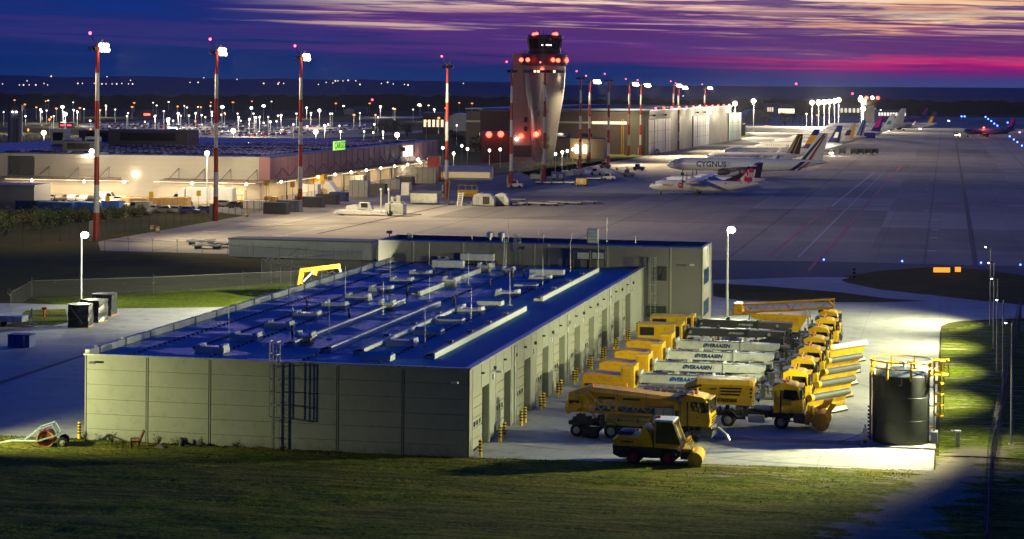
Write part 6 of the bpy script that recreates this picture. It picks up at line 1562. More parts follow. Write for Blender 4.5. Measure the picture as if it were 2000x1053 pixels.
# ------------------------------------------------------------------ far country
def forest():
    mb = MB(); vs = []; fs = []; nx, ny = 420, 12
    for j in range(ny+1):
        d = 2150+j*75
        for i in range(nx+1):
            x = -d*.34+d*.70*i/nx; wob = 160*mnoise.noise(Vector((x*.0012, 3, 1)))
            h = 0 if j == 0 else 15+2.5*mnoise.noise(Vector((x*.003, d*.004, 2)))+2*mnoise.noise(Vector((x*.03, d*.02, 4)))+2.5*mnoise.noise(Vector((x*.11, d*.1, 6)))
            vs.append((x, d+wob+(0 if j != 1 else -71), max(0, h)))
    for j in range(ny):
        for i in range(nx): a = j*(nx+1)+i; fs.append((a, a+1, a+nx+2, a+nx+1))
    mb.add(vs, fs); tag(obj('forest', mb, mat('dark forest', (.018, .032, .040), .95, var=.4, vs=.02)), 'dark distant forest spread behind the whole airport', 'forest', kind='stuff')
forest()
def hills(name, d, prof, c):
    mb = MB(); n = len(prof); vs = []
    for x, y in prof:
        p = D(x, y, d); vs += [(p.x, d, -5), (p.x, d+200, max(p.z, 5)), (p.x, d+600, -5)]
    fs = []
    for k in range(n-1):
        for q in range(2): fs.append((3*k+q, 3*k+3+q, 3*k+4+q, 3*k+1+q))
    mb.add(vs, fs); tag(obj(name, mb, mat(name+' far blue', c, .95, var=.15, vs=.002), smooth=True), kind='structure')
def ridge(f, x0, x1, n):
    return [(x0+(x1-x0)*k/n, f(x0+(x1-x0)*k/n)) for k in range(n+1)]
hills('hills', 3350, ridge(lambda x: (146+.014*x+5*mnoise.noise(Vector((x*.006, 1, 0)))+2*mnoise.noise(Vector((x*.03, 2, 0)))) if x < 1100 else 166+.006*(x-1100), -700, 2700, 120), (.02, .045, .10))  # distance haze put into the hills' dark blue colour

def glow_post(name, col, strength, h, br, cat='lamp post'):
    r = root(name, None, cat); m = MB(); m.cyl((0, 0, 0), (0, 0, h), .14, .09, 6); obj('pole', m, GAL, r)
    m = MB(); m.ball((0, 0, h), br, 8, 6); obj('bulb', m, glow(name+' glow', col, strength), r); return r
PP = {}
LAMPS = dict(
 w=[(79,214),(82,218),(91,216),(144,215),(151,218),(164,213),(188,217),(188,222),(207,207),(225,214),(250,221),(248,227),(303,227),(306,206),(320,217),(353,226),(348,222),(369,226),(360,207),(365,210),(382,221),(394,225),(401,229),(411,207),(414,219),(414,226),(432,224),(464,222),(466,229),(495,222),(498,229),(105,227),(124,219),(346,254),(301,256),
    (543,226),(549,225),(524,229),(579,222),(573,243),(607,221),(624,214),(645,222),(649,222),(634,245),(641,243),(663,246),(703,221),(743,208),(768,212),(807,214),(837,206),(848,214),(731,243),(711,257),(729,259),(748,258),(665,257),(600,247),(892,245),(1241,194),(1258,193),(1283,194),(1307,195),(1351,203),(1395,200),(1402,200),(1443,194),(1668,197),(1720,215),(1758,203),(7,219),(28,227),(176,236),(540,237),(515,240),(487,233),(470,236),(338,236),(283,238),(330,232)],
 b=[(821,283),(828,293),(844,291),(865,289),(886,300),(902,285),(913,291),(817,312),(837,310),(956,294),(977,292),(1085,301),(1098,297),(1108,295),(1119,292),(50,227),(528,238),(671,207),(1422,190),(1451,193),(1369,190)],
 a=[(90,193),(110,212),(156,211),(262,201),(258,209),(347,208),(412,200),(492,198),(455,200),(55,254),(117,254),(177,254),(656,202),(722,202),(863,190),(880,200),(897,201),(922,202),(932,200),(945,199),(978,201),(1111,197),(1209,200),(1233,201),(1310,200),(1319,201),(1371,200),(1480,202),(1575,223),(1596,225),(1735,203)],
 c=[(128,223),(434,209),(491,211),(515,207),(624,216),(1794,203),(1335,189),(819,205),(122,209)],
 g=[(86,258,9),(456,254,9),(617,256,9),(776,262,9),(405,298,9),(180,294,9),(1436,201,14),(1472,196,18),(1586,199,20),(1599,199,20),(1610,198,20),(1620,197,20),(1630,196,20),(1638,194,20),(1686,211,14)])
KIND = dict(w=('car_park_lamp', (1, .82, .62), 4.5, 9, .42, 'slim car park lamp post with a white lamp, far behind the cargo hall', 'white car park lamps'),
 b=('globe_lamp', (1, .88, .66), 8, 6, .5, 'lamp post with a round warm white globe near the control tower', 'warm globe lamps'),
 a=('street_lamp', (1, .27, .015), 2.6, 9, .55, 'distant street lamp with an orange lamp', 'orange street lamps'),
 c=('area_lamp', (.80, 1, .92), 9, 11, .9, 'tall area lamp post with a cool greenish white lamp', 'cool white area lamps'))
nl = 0
lr = random.Random(77)
for q in range(46): LAMPS['a' if lr.random() < .6 else 'w'].append((lr.uniform(10, 990), 192+46*lr.random()**1.3))
for key in 'wbac':
    nm, c, st, h, br, lab, grp = KIND[key]; proto_ = None
    for k, p in enumerate(LAMPS[key]):
        d = FPX*(CAM_H-h)/max(22, (p[1]-HY)-ROLL*(p[0]-HX)); q = D(p[0], p[1], d); hh = max(4, q.z); q.z = 0
        if proto_ is None: proto_ = glow_post(nm, c, st, h, br); o = proto_; o.location = q; o['label'] = lab; o['group'] = grp
        else: o = dup(proto_, q, GRID, lab)
        s = max(.8, min(2.0, d/1000))*(.8+.5*random.Random(k*7+ord(key)).random()); o.scale = (s, s, hh/h)
        if k % 4 == 0 and key in 'wbc': lamp('lamp_light', 'POINT', q+Vector((0, -2, hh)), 24000 if key != 'b' else 2500, (1, .86, .66), None, .5); nl += 1
NAMES = ['on the far left behind the cargo roof', 'behind the second floodlight mast', 'behind the third floodlight mast', 'behind the pink cargo wall near its far end', 'in front of the grey cargo wall beside the second mast', 'in front of the grey cargo wall beside the leftmost mast', 'right of the hangar, smaller of two glaring ones', 'right of the hangar, larger of two glaring ones', 'first from the left in the high row by the terminal', 'second from the left in the high row by the terminal', 'third from the left in the high row by the terminal', 'fourth from the left in the high row by the terminal', 'fifth from the left in the high row by the terminal', 'sixth from the left in the high row by the terminal', 'on a pillar above the white airliner tails']
gp = {}
for k, (x, y, h) in enumerate(LAMPS['g']):
    d = FPX*(CAM_H-h)/max(20, (y-HY)-ROLL*(x-HX)) if k < 6 else (1080, 1200, 1400, 1400, 1400, 1400, 1400, 1400, 1250)[k-6]
    if k in (4, 5): d = G(x, (404, 392)[k-4]).y
    q = D(x, y, d); hh = q.z; q.z = 0
    r = root('flood_lamp_post', 'glaring flood lamp post '+NAMES[k], 'lamp post', q, GRID, 'glaring flood lamp posts'); s = max(.9, d/520)
    m = MB(); m.cyl((0, 0, 0), (0, 0, hh), .16, .1, 8); obj('pole', m, GAL, r); m = MB(); m.box(-.5*s, .5*s, -.1, .5, hh-.1, hh+.25*s); obj('lamp_head', m, DGR, r)
    m = MB(); m.ball((0, -.2, hh-.2*s), .62*s, 10, 7); obj('bulb', m, WARMB, r)
    lamp('lamp_light', 'POINT', (0, -2.2, hh-.3), (3500, 3500, 3500, 3500, 5000, 3500)[k] if k < 6 else 190000, (1, .84, .55), r, .5)
for k, (x, y) in enumerate([(100, 149), (209, 150), (53, 158), (46, 166), (57, 166), (38, 166), (70, 166), (86, 163), (93, 166), (152, 163), (161, 163), (184, 163), (199, 164), (207, 164), (219, 164), (228, 164), (238, 163), (251, 164), (259, 164), (255, 157), (371, 161), (387, 161), (398, 152), (463, 155), (515, 163), (545, 161), (554, 163), (543, 164), (637, 161), (650, 162), (655, 158), (660, 158), (670, 158), (680, 157), (695, 158), (745, 163), (757, 161), (768, 164), (790, 165), (797, 166), (905, 163), (622, 165), (703, 165), (5, 164)]):
    q = D(x, y, 3300); m = MB(); m.ball((0, 0, 0), .85 if k % 3 else 1.2, 6, 4)
    tag(obj('hill_light', m, glow('hill lamp glow', (1, .72, .5), 2.2), loc=q), 'tiny light on the distant dark hills at the left', 'light', 'tiny lights on the distant hills')
for x, y, d in ((1555, 164, 3200), (1665, 183, 3000), (727, 195, 2000)):
    q = D(x, y, d); z = q.z; r = root('radio_mast', {1555: 'far radio mast with a red light on the right horizon', 1665: 'radio mast with a red light behind the terminal', 727: 'small pole with a red light in front of the forest'}[x], 'radio mast', Vector((q.x, q.y, 0)), 0)
    m = MB(); m.cyl((0, 0, 0), (0, 0, z), .9 if d > 2500 else .3, .4 if d > 2500 else .15, 6); obj('pole', m, DGR, r); m = MB(); m.ball((0, 0, z), d/3889*2.2, 8, 5); obj('beacon', m, BEACONP, r)

# car park: ground, rows of cars, roads, buildings
def wsheet(name, pts, z, m): 
    mb = MB(); mb.add([(*G(x, y).xy, z) for x, y in pts], [tuple(range(len(pts)))]); tag(obj(name, mb, m), kind='structure')
wsheet('car_park', [(190, 262), (150, 243), (330, 232), (520, 236), (740, 240), (700, 262), (480, 270)], .014, mat('car park asphalt', (.13, .125, .12), .8, var=.2, vs=.1))
wsheet('road', [(300, 276), (300, 271), (700, 262), (960, 246), (960, 250), (700, 268)], .02, mat('pale road', (.22, .20, .17), .8, var=.2, vs=.1))
wsheet('road', [(700, 230), (960, 223), (1000, 222), (1000, 225), (960, 227), (700, 234)], .02, mat('pale road', (.22, .20, .17)))
wsheet('cargo_yard', [(-60, 420), (60, 412), (160, 408), (300, 412), (430, 415), (506, 425), (620, 402), (830, 352), (808, 338), (500, 395), (0, 385)], .01, mat('cargo yard asphalt', (.15, .14, .13), .8, var=.2, vs=.3))
wsheet('lawn', [(1050, 350), (1140, 327), (1255, 305), (1240, 296), (1090, 310), (1000, 330)], .012, M_LAWN)
CARC = [mat('white car paint', (.7, .7, .7), .3, var=0), mat('silver car paint', (.35, .36, .37), .3, .4, var=0), mat('dark car paint', (.03, .032, .04), .25, var=0), mat('red car paint', (.3, .02, .02), .3, var=0), mat('blue car paint', (.03, .06, .2), .3, var=0), mat('grey car paint', (.15, .15, .16), .3, var=0)]
def far_car(c):
    m = MB(); m.prism([(-2.1, .35), (2.1, .35), (2.1, .8), (1.2, .95), (.6, 1.45), (-1.2, 1.5), (-1.9, .95), (-2.1, .9)], -.88, .88)
    o = obj('parked_car', m, c, loc=(0, 0, 0)); me = o.data; me.materials.append(GLS)
    for p in me.polygons:
        if p.center.z > 1.0 and abs(p.normal.z) < .93 and p.normal.z > .2: p.material_index = 1
    return o
rnd = random.Random(5); cp = [far_car(c) for c in CARC]; cu = [False]*6; n = 0
CN = ['white', 'silver', 'black', 'red', 'blue', 'grey']
for row, (xa, ya, xb, yb, cnt) in enumerate([(196, 246, 500, 240, 30), (200, 250, 520, 243, 30), (205, 254, 540, 247, 30), (250, 259, 560, 251, 28), (330, 262, 600, 255, 24), (400, 266, 640, 258, 20), (560, 250, 720, 246, 18), (620, 258, 730, 252, 12), (470, 268, 690, 260, 18)]):
    for k in range(cnt):
        if rnd.random() < .12: continue
        t = (k+rnd.uniform(-.15, .15))/cnt; q = G(xa+(xb-xa)*t, ya+(yb-ya)*t); i = rnd.choice([0, 0, 1, 1, 2, 2, 3, 4, 5, 5])
        rz = GRID+PI/2+(PI if rnd.random() < .5 else 0)+rnd.uniform(-.05, .05); lab = f'small {CN[i]} car parked in the rows of the distant car park'
        if cu[i]: o = cp[i].copy(); COL.objects.link(o)
        else: o = cp[i]; cu[i] = True
        o.location = q; o.rotation_euler = (0, 0, rz); tag(o, lab, 'car', 'cars in the distant car park'); n += 1
for i in range(6):
    if not cu[i]: bpy.data.objects.remove(cp[i])
def far_building(x0, x1, yt, yb, dep, label, m0, kind='flat', lit=0, litm=None):
    g = G((x0+x1)/2, yb); d = g.y; a, b = D(x0, yt, d), D(x1, yt, d); h = max(2.5, (a.z+b.z)/2); L = b.x-a.x
    r = root('far_building', label, 'building', Vector((a.x, d, 0)), 0); m = MB()
    if kind == 'arch': m.prism([(0, 0)]+[(L/2-L/2*math.cos(PI*k/12), h*.35+h*.65*math.sin(PI*k/12)) for k in range(13)]+[(L, 0)], 0, dep)
    elif kind == 'gable': m.prism([(0, 0), (0, h*.7), (L/2, h), (L, h*.7), (L, 0)], 0, dep)
    else: m.box(0, L, 0, dep, 0, h)
    obj('wall', m, m0, r)
    if kind == 'flat': m = MB(); m.box(-.3, L+.3, -.3, dep+.3, h, h+.5); obj('roof', m, mat('far roof', (.09, .10, .13), .5), r)
    for k in range(lit):
        m = MB(); x = L*(k+.5)/lit; m.box(x-L*.3/lit, x+L*.3/lit, -.12, 0, h*.35, h*.7); obj('lit_window', m, litm or glow('far window glow', (1, .8, .5), 1.2), r)
    return r
FB = mat('far grey wall', (.16, .17, .20), .7, var=.1, vs=.1); FD = mat('far dark wall', (.05, .045, .055), .7, var=.1, vs=.1); FW = mat('far pale wall', (.4, .4, .4), .6, var=.1, vs=.1)
far_building(780, 833, 195, 210, 40, 'long pale block in front of the forest', FB)
far_building(672, 688, 211, 224, 20, 'small pale gabled hall with a blue neighbour', FW, 'gable')
far_building(689, 716, 210, 222, 20, 'low blue roofed hall beside the small gabled hall', mat('far blue wall', (.04, .12, .26), .6))
far_building(826, 868, 222, 262, 30, 'dark building with lit ground floor windows left of the arched hall', FD, 'flat', 5)
far_building(868, 925, 222, 256, 40, 'arched hall with a pale curved roof left of the control tower', mat('far curved metal', (.30, .34, .40), .35, .3), 'arch')
far_building(925, 960, 224, 252, 16, 'white framed low building beside the arched hall', FW)
far_building(938, 1000, 217, 300, 20, 'dark red building behind the left foot of the control tower', mat('far dark red wall', (.07, .03, .04), .7))
far_building(700, 760, 196, 206, 20, 'low pale shed on the edge of the forest', FB)
far_building(1165, 1184, 187, 212, 12, 'dark tower block with violet light strips behind the hangar', FD, 'flat', 1, glow('violet glow', (.3, .02, .9), .6))
far_building(1117, 1136, 204, 214, 3, 'bright white advertising screen behind the hangar roof', FW, 'flat', 1, glow('white screen glow', (.9, .95, 1), 4))
far_building(1498, 1524, 203, 226, 30, 'terminal wing with rows of warm lights behind the parked airliners', FB, 'flat', 6)
far_building(1520, 1552, 205, 230, 30, 'terminal front with bright warm lights', FB, 'flat', 8, glow('terminal glow', (1, .85, .5), 3))
far_building(1556, 1578, 203, 218, 20, 'pale terminal block right of the bright front', FW)
far_building(1640, 1712, 205, 228, 40, 'grey terminal pier behind the white airliner tails', FB, 'flat', 9, glow('pier glow', (1, .9, .6), .9))
far_building(1715, 1770, 215, 232, 20, 'lit glass walkway at the far end of the terminal', FW, 'flat', 10, glow('walkway glow', (1, .92, .7), 1.6))
far_building(1440, 1456, 244, 264, 6, 'small white hut right of the hangar', mat('pale hut wall', (.5, .48, .4), .6))
far_building(1455, 1500, 214, 240, 40, 'curved grey shelter right of the hangar', mat('far curved shelter', (.2, .24, .25), .5), 'arch')
far_building(277, 297, 218, 230, 10, 'small shop with a glowing red front in the car park', FD, 'flat', 1, glow('red shop glow', (1, .06, .03), 6))
far_building(115, 142, 246, 249, 6, 'low kiosk with red lights on the far left', FD, 'flat', 2, glow('red kiosk glow', (1, .03, .05), 3))
far_building(322, 352, 251, 254, 5, 'bus shelter with a blue white light strip in the car park', FB, 'flat', 1, glow('blue strip glow', (.5, .6, 1), 3))
r = root('terminal_tower', 'old control cab with a cluster of red and white lights on the terminal', 'tower', Vector((D(1695, 200, 1400).x, 1400, 0)), 0); z = D(1695, 200, 1400).z
m = MB(); m.box(-4, 4, -4, 4, 0, z-2); obj('shaft', m, FB, r); m = MB(); m.lathe([(4, z-2), (7, z+1), (7, z+2.5)], 10); obj('cab', m, DGR, r)
for k in range(4):
    m = MB(); m.ball((-6+k*4, -6, z+3.2), 1.3, 8, 5); obj('roof_lamp', m, BEACON if k % 2 else WARMB, r)
r = root('silo', 'tall grey twin silo at the far left edge', 'silo', Vector((D(30, 290, 760).x, 760, 0)), 0)
for k in (-1, 0, 1):
    m = MB(); m.cyl((k*1.5, abs(k)*-.6, 0), (k*1.5, abs(k)*-.6, 16), 1.3, n=12); obj('tank', m, mat('silo grey', (.16, .18, .26), .5), r, smooth=True)
m = MB(); m.box(-2.6, 2.6, -1.6, 1.6, 16, 18.2); obj('head_house', m, DGR, r)
for x in (-.7, .7):
    m = MB(); m.ball((x, -1.9, 15.6), .3, 6, 4); obj('lamp', m, WHTB, r)

# ------------------------------------------------------------------ trees and bushes
LEAVES = [mat('dark bush leaves', (.06, .095, .022), .9, var=.35, vs=.6), mat('brown bush leaves', (.095, .10, .03), .9, var=.35, vs=.6), mat('night tree leaves', (.022, .032, .018), .9, var=.35, vs=.5)]
BARK = mat('bark', (.06, .05, .04), .9)
def plant(p, h, wd, n, label, lm, trunk, seed, name, cat, grp):
    rn = random.Random(seed); r = root(name, label, cat, p, 0, grp); m = MB()
    cl = [(rn.uniform(-.6, .6)*wd, rn.uniform(-.5, .5)*wd, h*rn.uniform(.35 if trunk else .2, .85), rn.uniform(.25, .5)*wd) for _ in range(9)]
    for k in range(n):
        cx, cy, cz, cr = rn.choice(cl); v = Vector((rn.gauss(0, 1), rn.gauss(0, 1), rn.gauss(0, .8))).normalized()*cr*rn.uniform(.55, 1.08)
        q = Vector((cx, cy, cz))+v
        if q.z < .05: q.z = rn.uniform(.05, .4)
        s = rn.uniform(.10, .22)*(1 if h < 5 else 2.0); a = Vector((rn.gauss(0, 1), rn.gauss(0, 1), rn.gauss(0, 1))).normalized()*s; b = a.orthogonal().normalized()*s*rn.uniform(.5, 1)
        m.add([q-a, q+b, q+a, q-b], [(0, 1, 2, 3)])
    obj('crown', m, lm, r); m = MB()
    for k in range(5):
        c = cl[k]; m.cyl((0, 0, 0 if k else 0), (c[0]*.7, c[1]*.7, c[2]), .05*wd+.03, .03, 5)
    if trunk: m.cyl((0, 0, 0), (0, 0, h*.5), .22, .12, 8)
    obj('trunk' if trunk else 'branches', m, BARK, r)
for k, (x, y, h, wd) in enumerate([(12, 460, 4.2, 3.4), (48, 452, 3.8, 3.0), (85, 447, 3.6, 3.2), (25, 440, 3.2, 3.0), (118, 440, 3.2, 3.0), (150, 434, 2.8, 2.8), (175, 432, 2.7, 3.0), (205, 430, 2.6, 2.6), (232, 426, 2.3, 2.4), (262, 424, 2.2, 2.6), (65, 436, 3.0, 3.2), (-12, 448, 4.4, 3.4)]):
    plant(G(x, y), h, wd, 850, ['bush at the far left edge by the perimeter fence', 'second bush from the left edge by the fence', 'third bush from the left by the fence', 'bush behind the leftmost bushes', 'brownish bush left of the leftmost mast', 'bush just left of the leftmost mast', 'dark bush directly left of the mast pole', 'bush just right of the leftmost mast', 'bush in front of the parked white van', 'rightmost dark bush in front of the parked cars', 'bush in the back row by the blue containers', 'bush cut by the left picture edge'][k], LEAVES[k % 2], False, k+1, 'bush', 'bush', 'bushes along the perimeter fence')
for k, (x, y, h) in enumerate([(745, 268, 9), (768, 268, 10), (795, 270, 8), (885, 285, 8), (905, 296, 7), (930, 300, 8), (948, 305, 7), (1500, 245, 10), (1532, 245, 11), (1565, 242, 12), (1548, 240, 9)]):
    plant(G(x, y), h, h*.45, 300, ['dark tree behind the far end of the pink cargo wall', 'taller dark tree behind the end of the cargo hall', 'dark tree right of the end of the cargo hall', 'dark tree left of the third globe lamps', 'small dark tree between the globe lamps', 'dark tree beside the tower annex', 'small dark tree in front of the tower annex', 'dark tree before the terminal wing', 'dark tree before the bright terminal front', 'dark tree beside the pale terminal block', 'small dark tree before the terminal front'][k], LEAVES[2], True, 40+k, 'tree', 'tree', 'dark trees between the airport buildings')

# ------------------------------------------------------------------ cargo yard things
def car(p, col, label, rz, van=False):
    r = root('parked_car' if not van else 'parked_van', label, 'car' if not van else 'van', p, rz, 'vehicles parked before the cargo hall')
    if van: m = MB(); m.prism([(-2.5, .4), (2.5, .4), (2.55, 1.0), (1.9, 1.25), (1.3, 2.2), (-2.5, 2.25)], -.98, .98); g = [(1.32, 1.3), (1.85, 1.28), (1.4, 2.0), (.5, 2.0), (.5, 1.35)]
    else: m = MB(); m.prism([(-2.1, .32), (2.1, .32), (2.12, .75), (1.2, .95), (.55, 1.46), (-1.2, 1.5), (-1.95, 1.0), (-2.1, .85)], -.88, .88); g = [(1.02, .99), (.5, 1.38), (-1.1, 1.42), (-1.6, 1.02)]
    b = obj('body', m, col, r); w = .99 if van else .89
    m = MB(); m.prism(g, -w, w); obj('side_window', m, GLS, b)
    m = MB(); x0, z0, x1, z1 = (1.92, 1.28, 1.36, 2.15) if van else (1.17, .98, .6, 1.42); m.add([(x0, -.8, z0+.02), (x0, .8, z0+.02), (x1+.02, .7, z1+.02), (x1+.02, -.7, z1+.02)], [(0, 1, 2, 3)]); obj('windscreen', m, GLS, b)
    for x in ((-1.5, 1.5) if van else (-1.25, 1.3)):
        for s in (-1, 1): m = MB(); m.cyl((x, s*.72, .33), (x, s*.92, .33), .33, n=12); obj('wheel', m, BLK, r)
for k, (x, y, c, v, l) in enumerate([(103, 392, 1, 0, 'silver car, leftmost of the row under the left canopy'), (122, 392, 5, 0, 'grey car second in the row under the left canopy'), (145, 393, 0, 0, 'white car third in the row under the left canopy'), (166, 394, 0, 0, 'white car just left of the leftmost mast'), (185, 395, 2, 0, 'dark car half hidden behind the leftmost mast'), (207, 394, 0, 1, 'white van right of the leftmost mast'), (231, 396, 0, 0, 'white estate car beside the white van'), (234, 405, 0, 0, 'white car in front of the white estate car'), (254, 394, 0, 0, 'white car parked along the beige wall'), (272, 414, 1, 1, 'silver van with a light roof behind the bushes'), (275, 420, 5, 0, 'grey car in front of the silver van'), (300, 414, 1, 0, 'silver car left of the crates row'), (320, 416, 5, 0, 'grey car right of the silver car'), (345, 416, 1, 0, 'silver car in the fence row'), (370, 417, 4, 0, 'blue car in the fence row'), (398, 416, 4, 0, 'dark blue car next to the second mast'), (440, 404, 5, 0, 'grey car right of the second mast'), (463, 407, 2, 0, 'black car near the yellow machine'), (1112, 304, 1, 1, 'silver van by the lawn beside the tower'), (1279, 301, 0, 1, 'white van in front of the first hangar door')]):
    car(G(x, y), CARC[c], l, GRID+PI/2*(1 if k < 5 else 0)+(PI if k % 3 == 0 else 0), bool(v))
def crate(p, sx, sy, sz, label, m0, name='crate', cat='crate', grp=None, lid=None, rz=GRID):
    r = root(name, label, cat, p, rz, grp); m = MB(); m.box(-sx/2, sx/2, -sy/2, sy/2, .12, sz, b=.04); obj('body', m, m0, r)
    m = MB(); m.box(-sx/2, sx/2, -sy/2, -sy/2+.2, 0, .12); m.box(-sx/2, sx/2, sy/2-.2, sy/2, 0, .12); obj('skids', m, WD, r)
    for k in range(max(1, int(sx/1.4))):
        m = MB(); x = -sx/2+(k+.5)*sx/max(1, int(sx/1.4)); m.box(x-.05, x+.05, -sy/2-.04, -sy/2, .15, sz-.05); obj('batten', m, lid or WD, r)
CRW = mat('pale crate wood', (.42, .27, .10), .7, var=.2); KRF = mat('cardboard', (.50, .30, .10), .8, var=.2); TARP = mat('white tarp', (.62, .60, .55), .5, var=.1)
for k, (x, y, sx, sz, m0, l) in enumerate([(250, 402, 3, 1.8, CRW, 'pale wooden crate, leftmost in front of the white lorry'), (275, 404, 4, 1.9, CRW, 'long wooden crate second from the left'), (305, 404, 4, 2.0, CRW, 'long wooden crate left of the white lorry'), (333, 405, 4, 2.1, CRW, 'wooden crate closest to the white lorry'), (357, 406, 3, 2.3, CRW, 'tall wooden crate under the nose of the lorry'),
    (52, 396, 5, 2.2, BLU, 'blue skip container at the far left'), (65, 410, 7, 2, NAVY, 'dark blue container behind the bushes'), (110, 412, 8, 1.9, BLU, 'long blue container left of the leftmost mast'), (160, 412, 8, 1.9, BLU, 'long blue container beside the leftmost mast'), (215, 408, 5, 1.8, BLU, 'short blue container with a pale lid'),
    (605, 394, 4.5, 4.0, TARP, 'white wrapped cargo block beside the third mast'), (604, 378, 3.0, 8.0, ORA, 'tall yellow container stack under the canopy'), (622, 385, 3.5, 5.5, ORA, 'yellow container behind the wrapped block'), (690, 372, 6, 3.8, TARP, 'wide white wrapped cargo near the dock'), (703, 385, 4.5, 4.0, GRY, 'pale blue grey cargo container by the fence'),
    (528, 398, 3.2, 1.6, CRW, 'low wooden crate left of the third mast'), (500, 408, 5, 1.8, TARP, 'low white bundle on the cargo yard'), (540, 418, 5, 2.4, DGR, 'dark cargo net bin by the fence, left one'), (565, 413, 5, 2.4, GRY, 'grey cargo net bin by the fence, right of the dark one'), (610, 405, 5, 2.3, DGR, 'dark bin right of the third mast'), (640, 399, 5, 2.3, DGR, 'dark bin second right of the third mast'), (662, 394, 4, 2.2, NAVY, 'navy bin at the fence'),
    (735, 378, 5, 2.4, DGR, 'dark container near the fence middle'), (765, 370, 5, 2.6, GRY, 'grey container near the fence middle'), (790, 364, 5, 2.6, DGR, 'dark container near the right fence end'), (812, 358, 12, 4.4, GRY, 'long grey site container at the end of the cargo yard'), (848, 352, 3.4, 6.8, RED, 'dark red tall cabinet at the end of the fence')]):
    crate(G(x, y), sx, 2.4, sz, l, m0, 'crate' if m0 in (CRW, TARP) else 'cargo_container', 'crate' if m0 in (CRW, TARP) else 'container', 'crates and containers on the cargo yard', lid=WD if m0 is CRW else DGR)
r = root('white_lorry', 'white articulated lorry parked at the canopy of the cargo hall', 'lorry', G(385, 402), GRID)
m = MB(); m.box(-2.2, 8.6, -1.3, 1.3, 1.1, 4.0, b=.05); obj('trailer', m, WHT, r); m = MB(); m.prism([(-5.2, .6), (-5.1, 2.2), (-4.5, 2.6), (-2.9, 3.9), (-2.5, 3.9), (-2.5, .6)], -1.25, 1.25); cb = obj('cab', m, WHT, r)
m = MB(); m.prism([(-5.14, 2.0), (-4.6, 2.62), (-4.0, 2.62), (-4.0, 1.9)], -1.27, 1.27); obj('side_window', m, GLS, cb)
for x in (-4.2, -2.0, 5.2, 6.4, 7.6):
    m = MB(); m.cyl((x, -1.25, .5), (x, 1.25, .5), .5, n=14); obj('wheel', m, BLK, r)
r = root('igloo_container', 'white rounded cargo dome on the dock near the third mast', 'container', G(640, 392), GRID)
m = MB(); m.prism([(-3.4, .3), (-3.4, 3.2), (-2.4, 4.4), (-1, 4.8), (.8, 4.3), (3.2, 1.4), (4.2, .3)], -1.6, 1.6); obj('dome', m, TARP, r); m = MB(); m.box(-3.6, 4.4, -1.7, 1.7, 0, .3); obj('base', m, GAL, r)
m = MB(); m.prism([(-1.6, .35), (-1.6, 2.6), (-.6, 3.0), (.4, 2.6), (.4, .35)], -1.63, -1.6); obj('door', m, CRW, r)
r = root('yellow_machine', 'yellow road machine at the dock right of the second mast', 'machine', G(441, 397), GRID); m = MB(); m.box(-2.6, 2.6, -1, 1, .8, 2.6, b=.15); obj('body', m, ORA, r)
for x in (-1.7, 1.7): m = MB(); m.cyl((x, -1.1, .5), (x, 1.1, .5), .5, n=12); obj('wheel', m, BLK, r)
m = MB(); m.box(.5, 2.2, -.9, .9, 2.6, 3.6); obj('cab', m, GLS, r)
r = root('fork_lift', 'dark fork lift truck working under the canopy', 'fork lift', G(470, 402), GRID); m = MB(); m.box(-1.2, 1.0, -.7, .7, .4, 1.3, b=.1); obj('body', m, ORA, r); m = MB(); m.box(-.8, .6, -.6, .6, 2.3, 2.4); m.bar((-.7, -.55, 1.2), (-.7, -.55, 2.4), .08); m.bar((.5, -.55, 1.2), (.5, -.55, 2.4), .08); obj('overhead_guard', m, BLKP, r)
m = MB(); m.bar((1.1, -.4, 0), (1.1, -.4, 3.4), .1); m.bar((1.1, .4, 0), (1.1, .4, 3.4), .1); m.bar((1.1, -.4, 3.3), (1.1, .4, 3.3), .1); obj('lift_mast', m, DGR, r)
for x in (-.8, .7): m = MB(); m.cyl((x, -.75, .35), (x, .75, .35), .35, n=10); obj('wheel', m, BLK, r)
m = MB(); rg = []
r = root('long_tent', 'long pale tent hall with a lit side behind the fence right of the cargo hall', 'tent', G(862, 349), GRID-R(82))
m = MB(); m.prism([(0, 0), (0, 2.4), (1.6, 3.7), (3, 4.0), (4.4, 3.7), (6, 2.4), (6, 0)], 0, 15); obj('tent', m, mat('tent fabric', (.36, .40, .46), .5), r); m = MB(); m.box(6, 6.06, .5, 14.5, .6, 2.2); obj('lit_side', m, glow('dim amber glow', (.8, .5, .15), .35), r)
SGN = mat('yellow sign', (.62, .36, .02), .5)
for k, (x, y, yt) in enumerate([(295, 414, 374), (210, 411, 382), (388, 408, 371), (520, 418, 350), (571, 410, 354), (630, 398, 349)]):
    q = G(x, y); z = D(x, yt, q.y).z; r = root('yellow_sign', ['yellow square sign on a post by the parked cars', 'yellow square sign right of the leftmost mast', 'yellow square sign in front of the white lorry', 'yellow square sign in front of the pink wall, left one', 'yellow square sign between the mast and the wrapped cargo', 'yellow square sign by the white rounded dome'][k], 'sign', q, GRID, 'yellow signs along the cargo fence')
    m = MB(); m.cyl((0, 0, 0), (0, 0, z), .05, n=6); obj('post', m, DGR, r); m = MB(); m.box(-.5, .5, -.06, .0, z-1.3, z-.1); obj('panel', m, SGN, r)

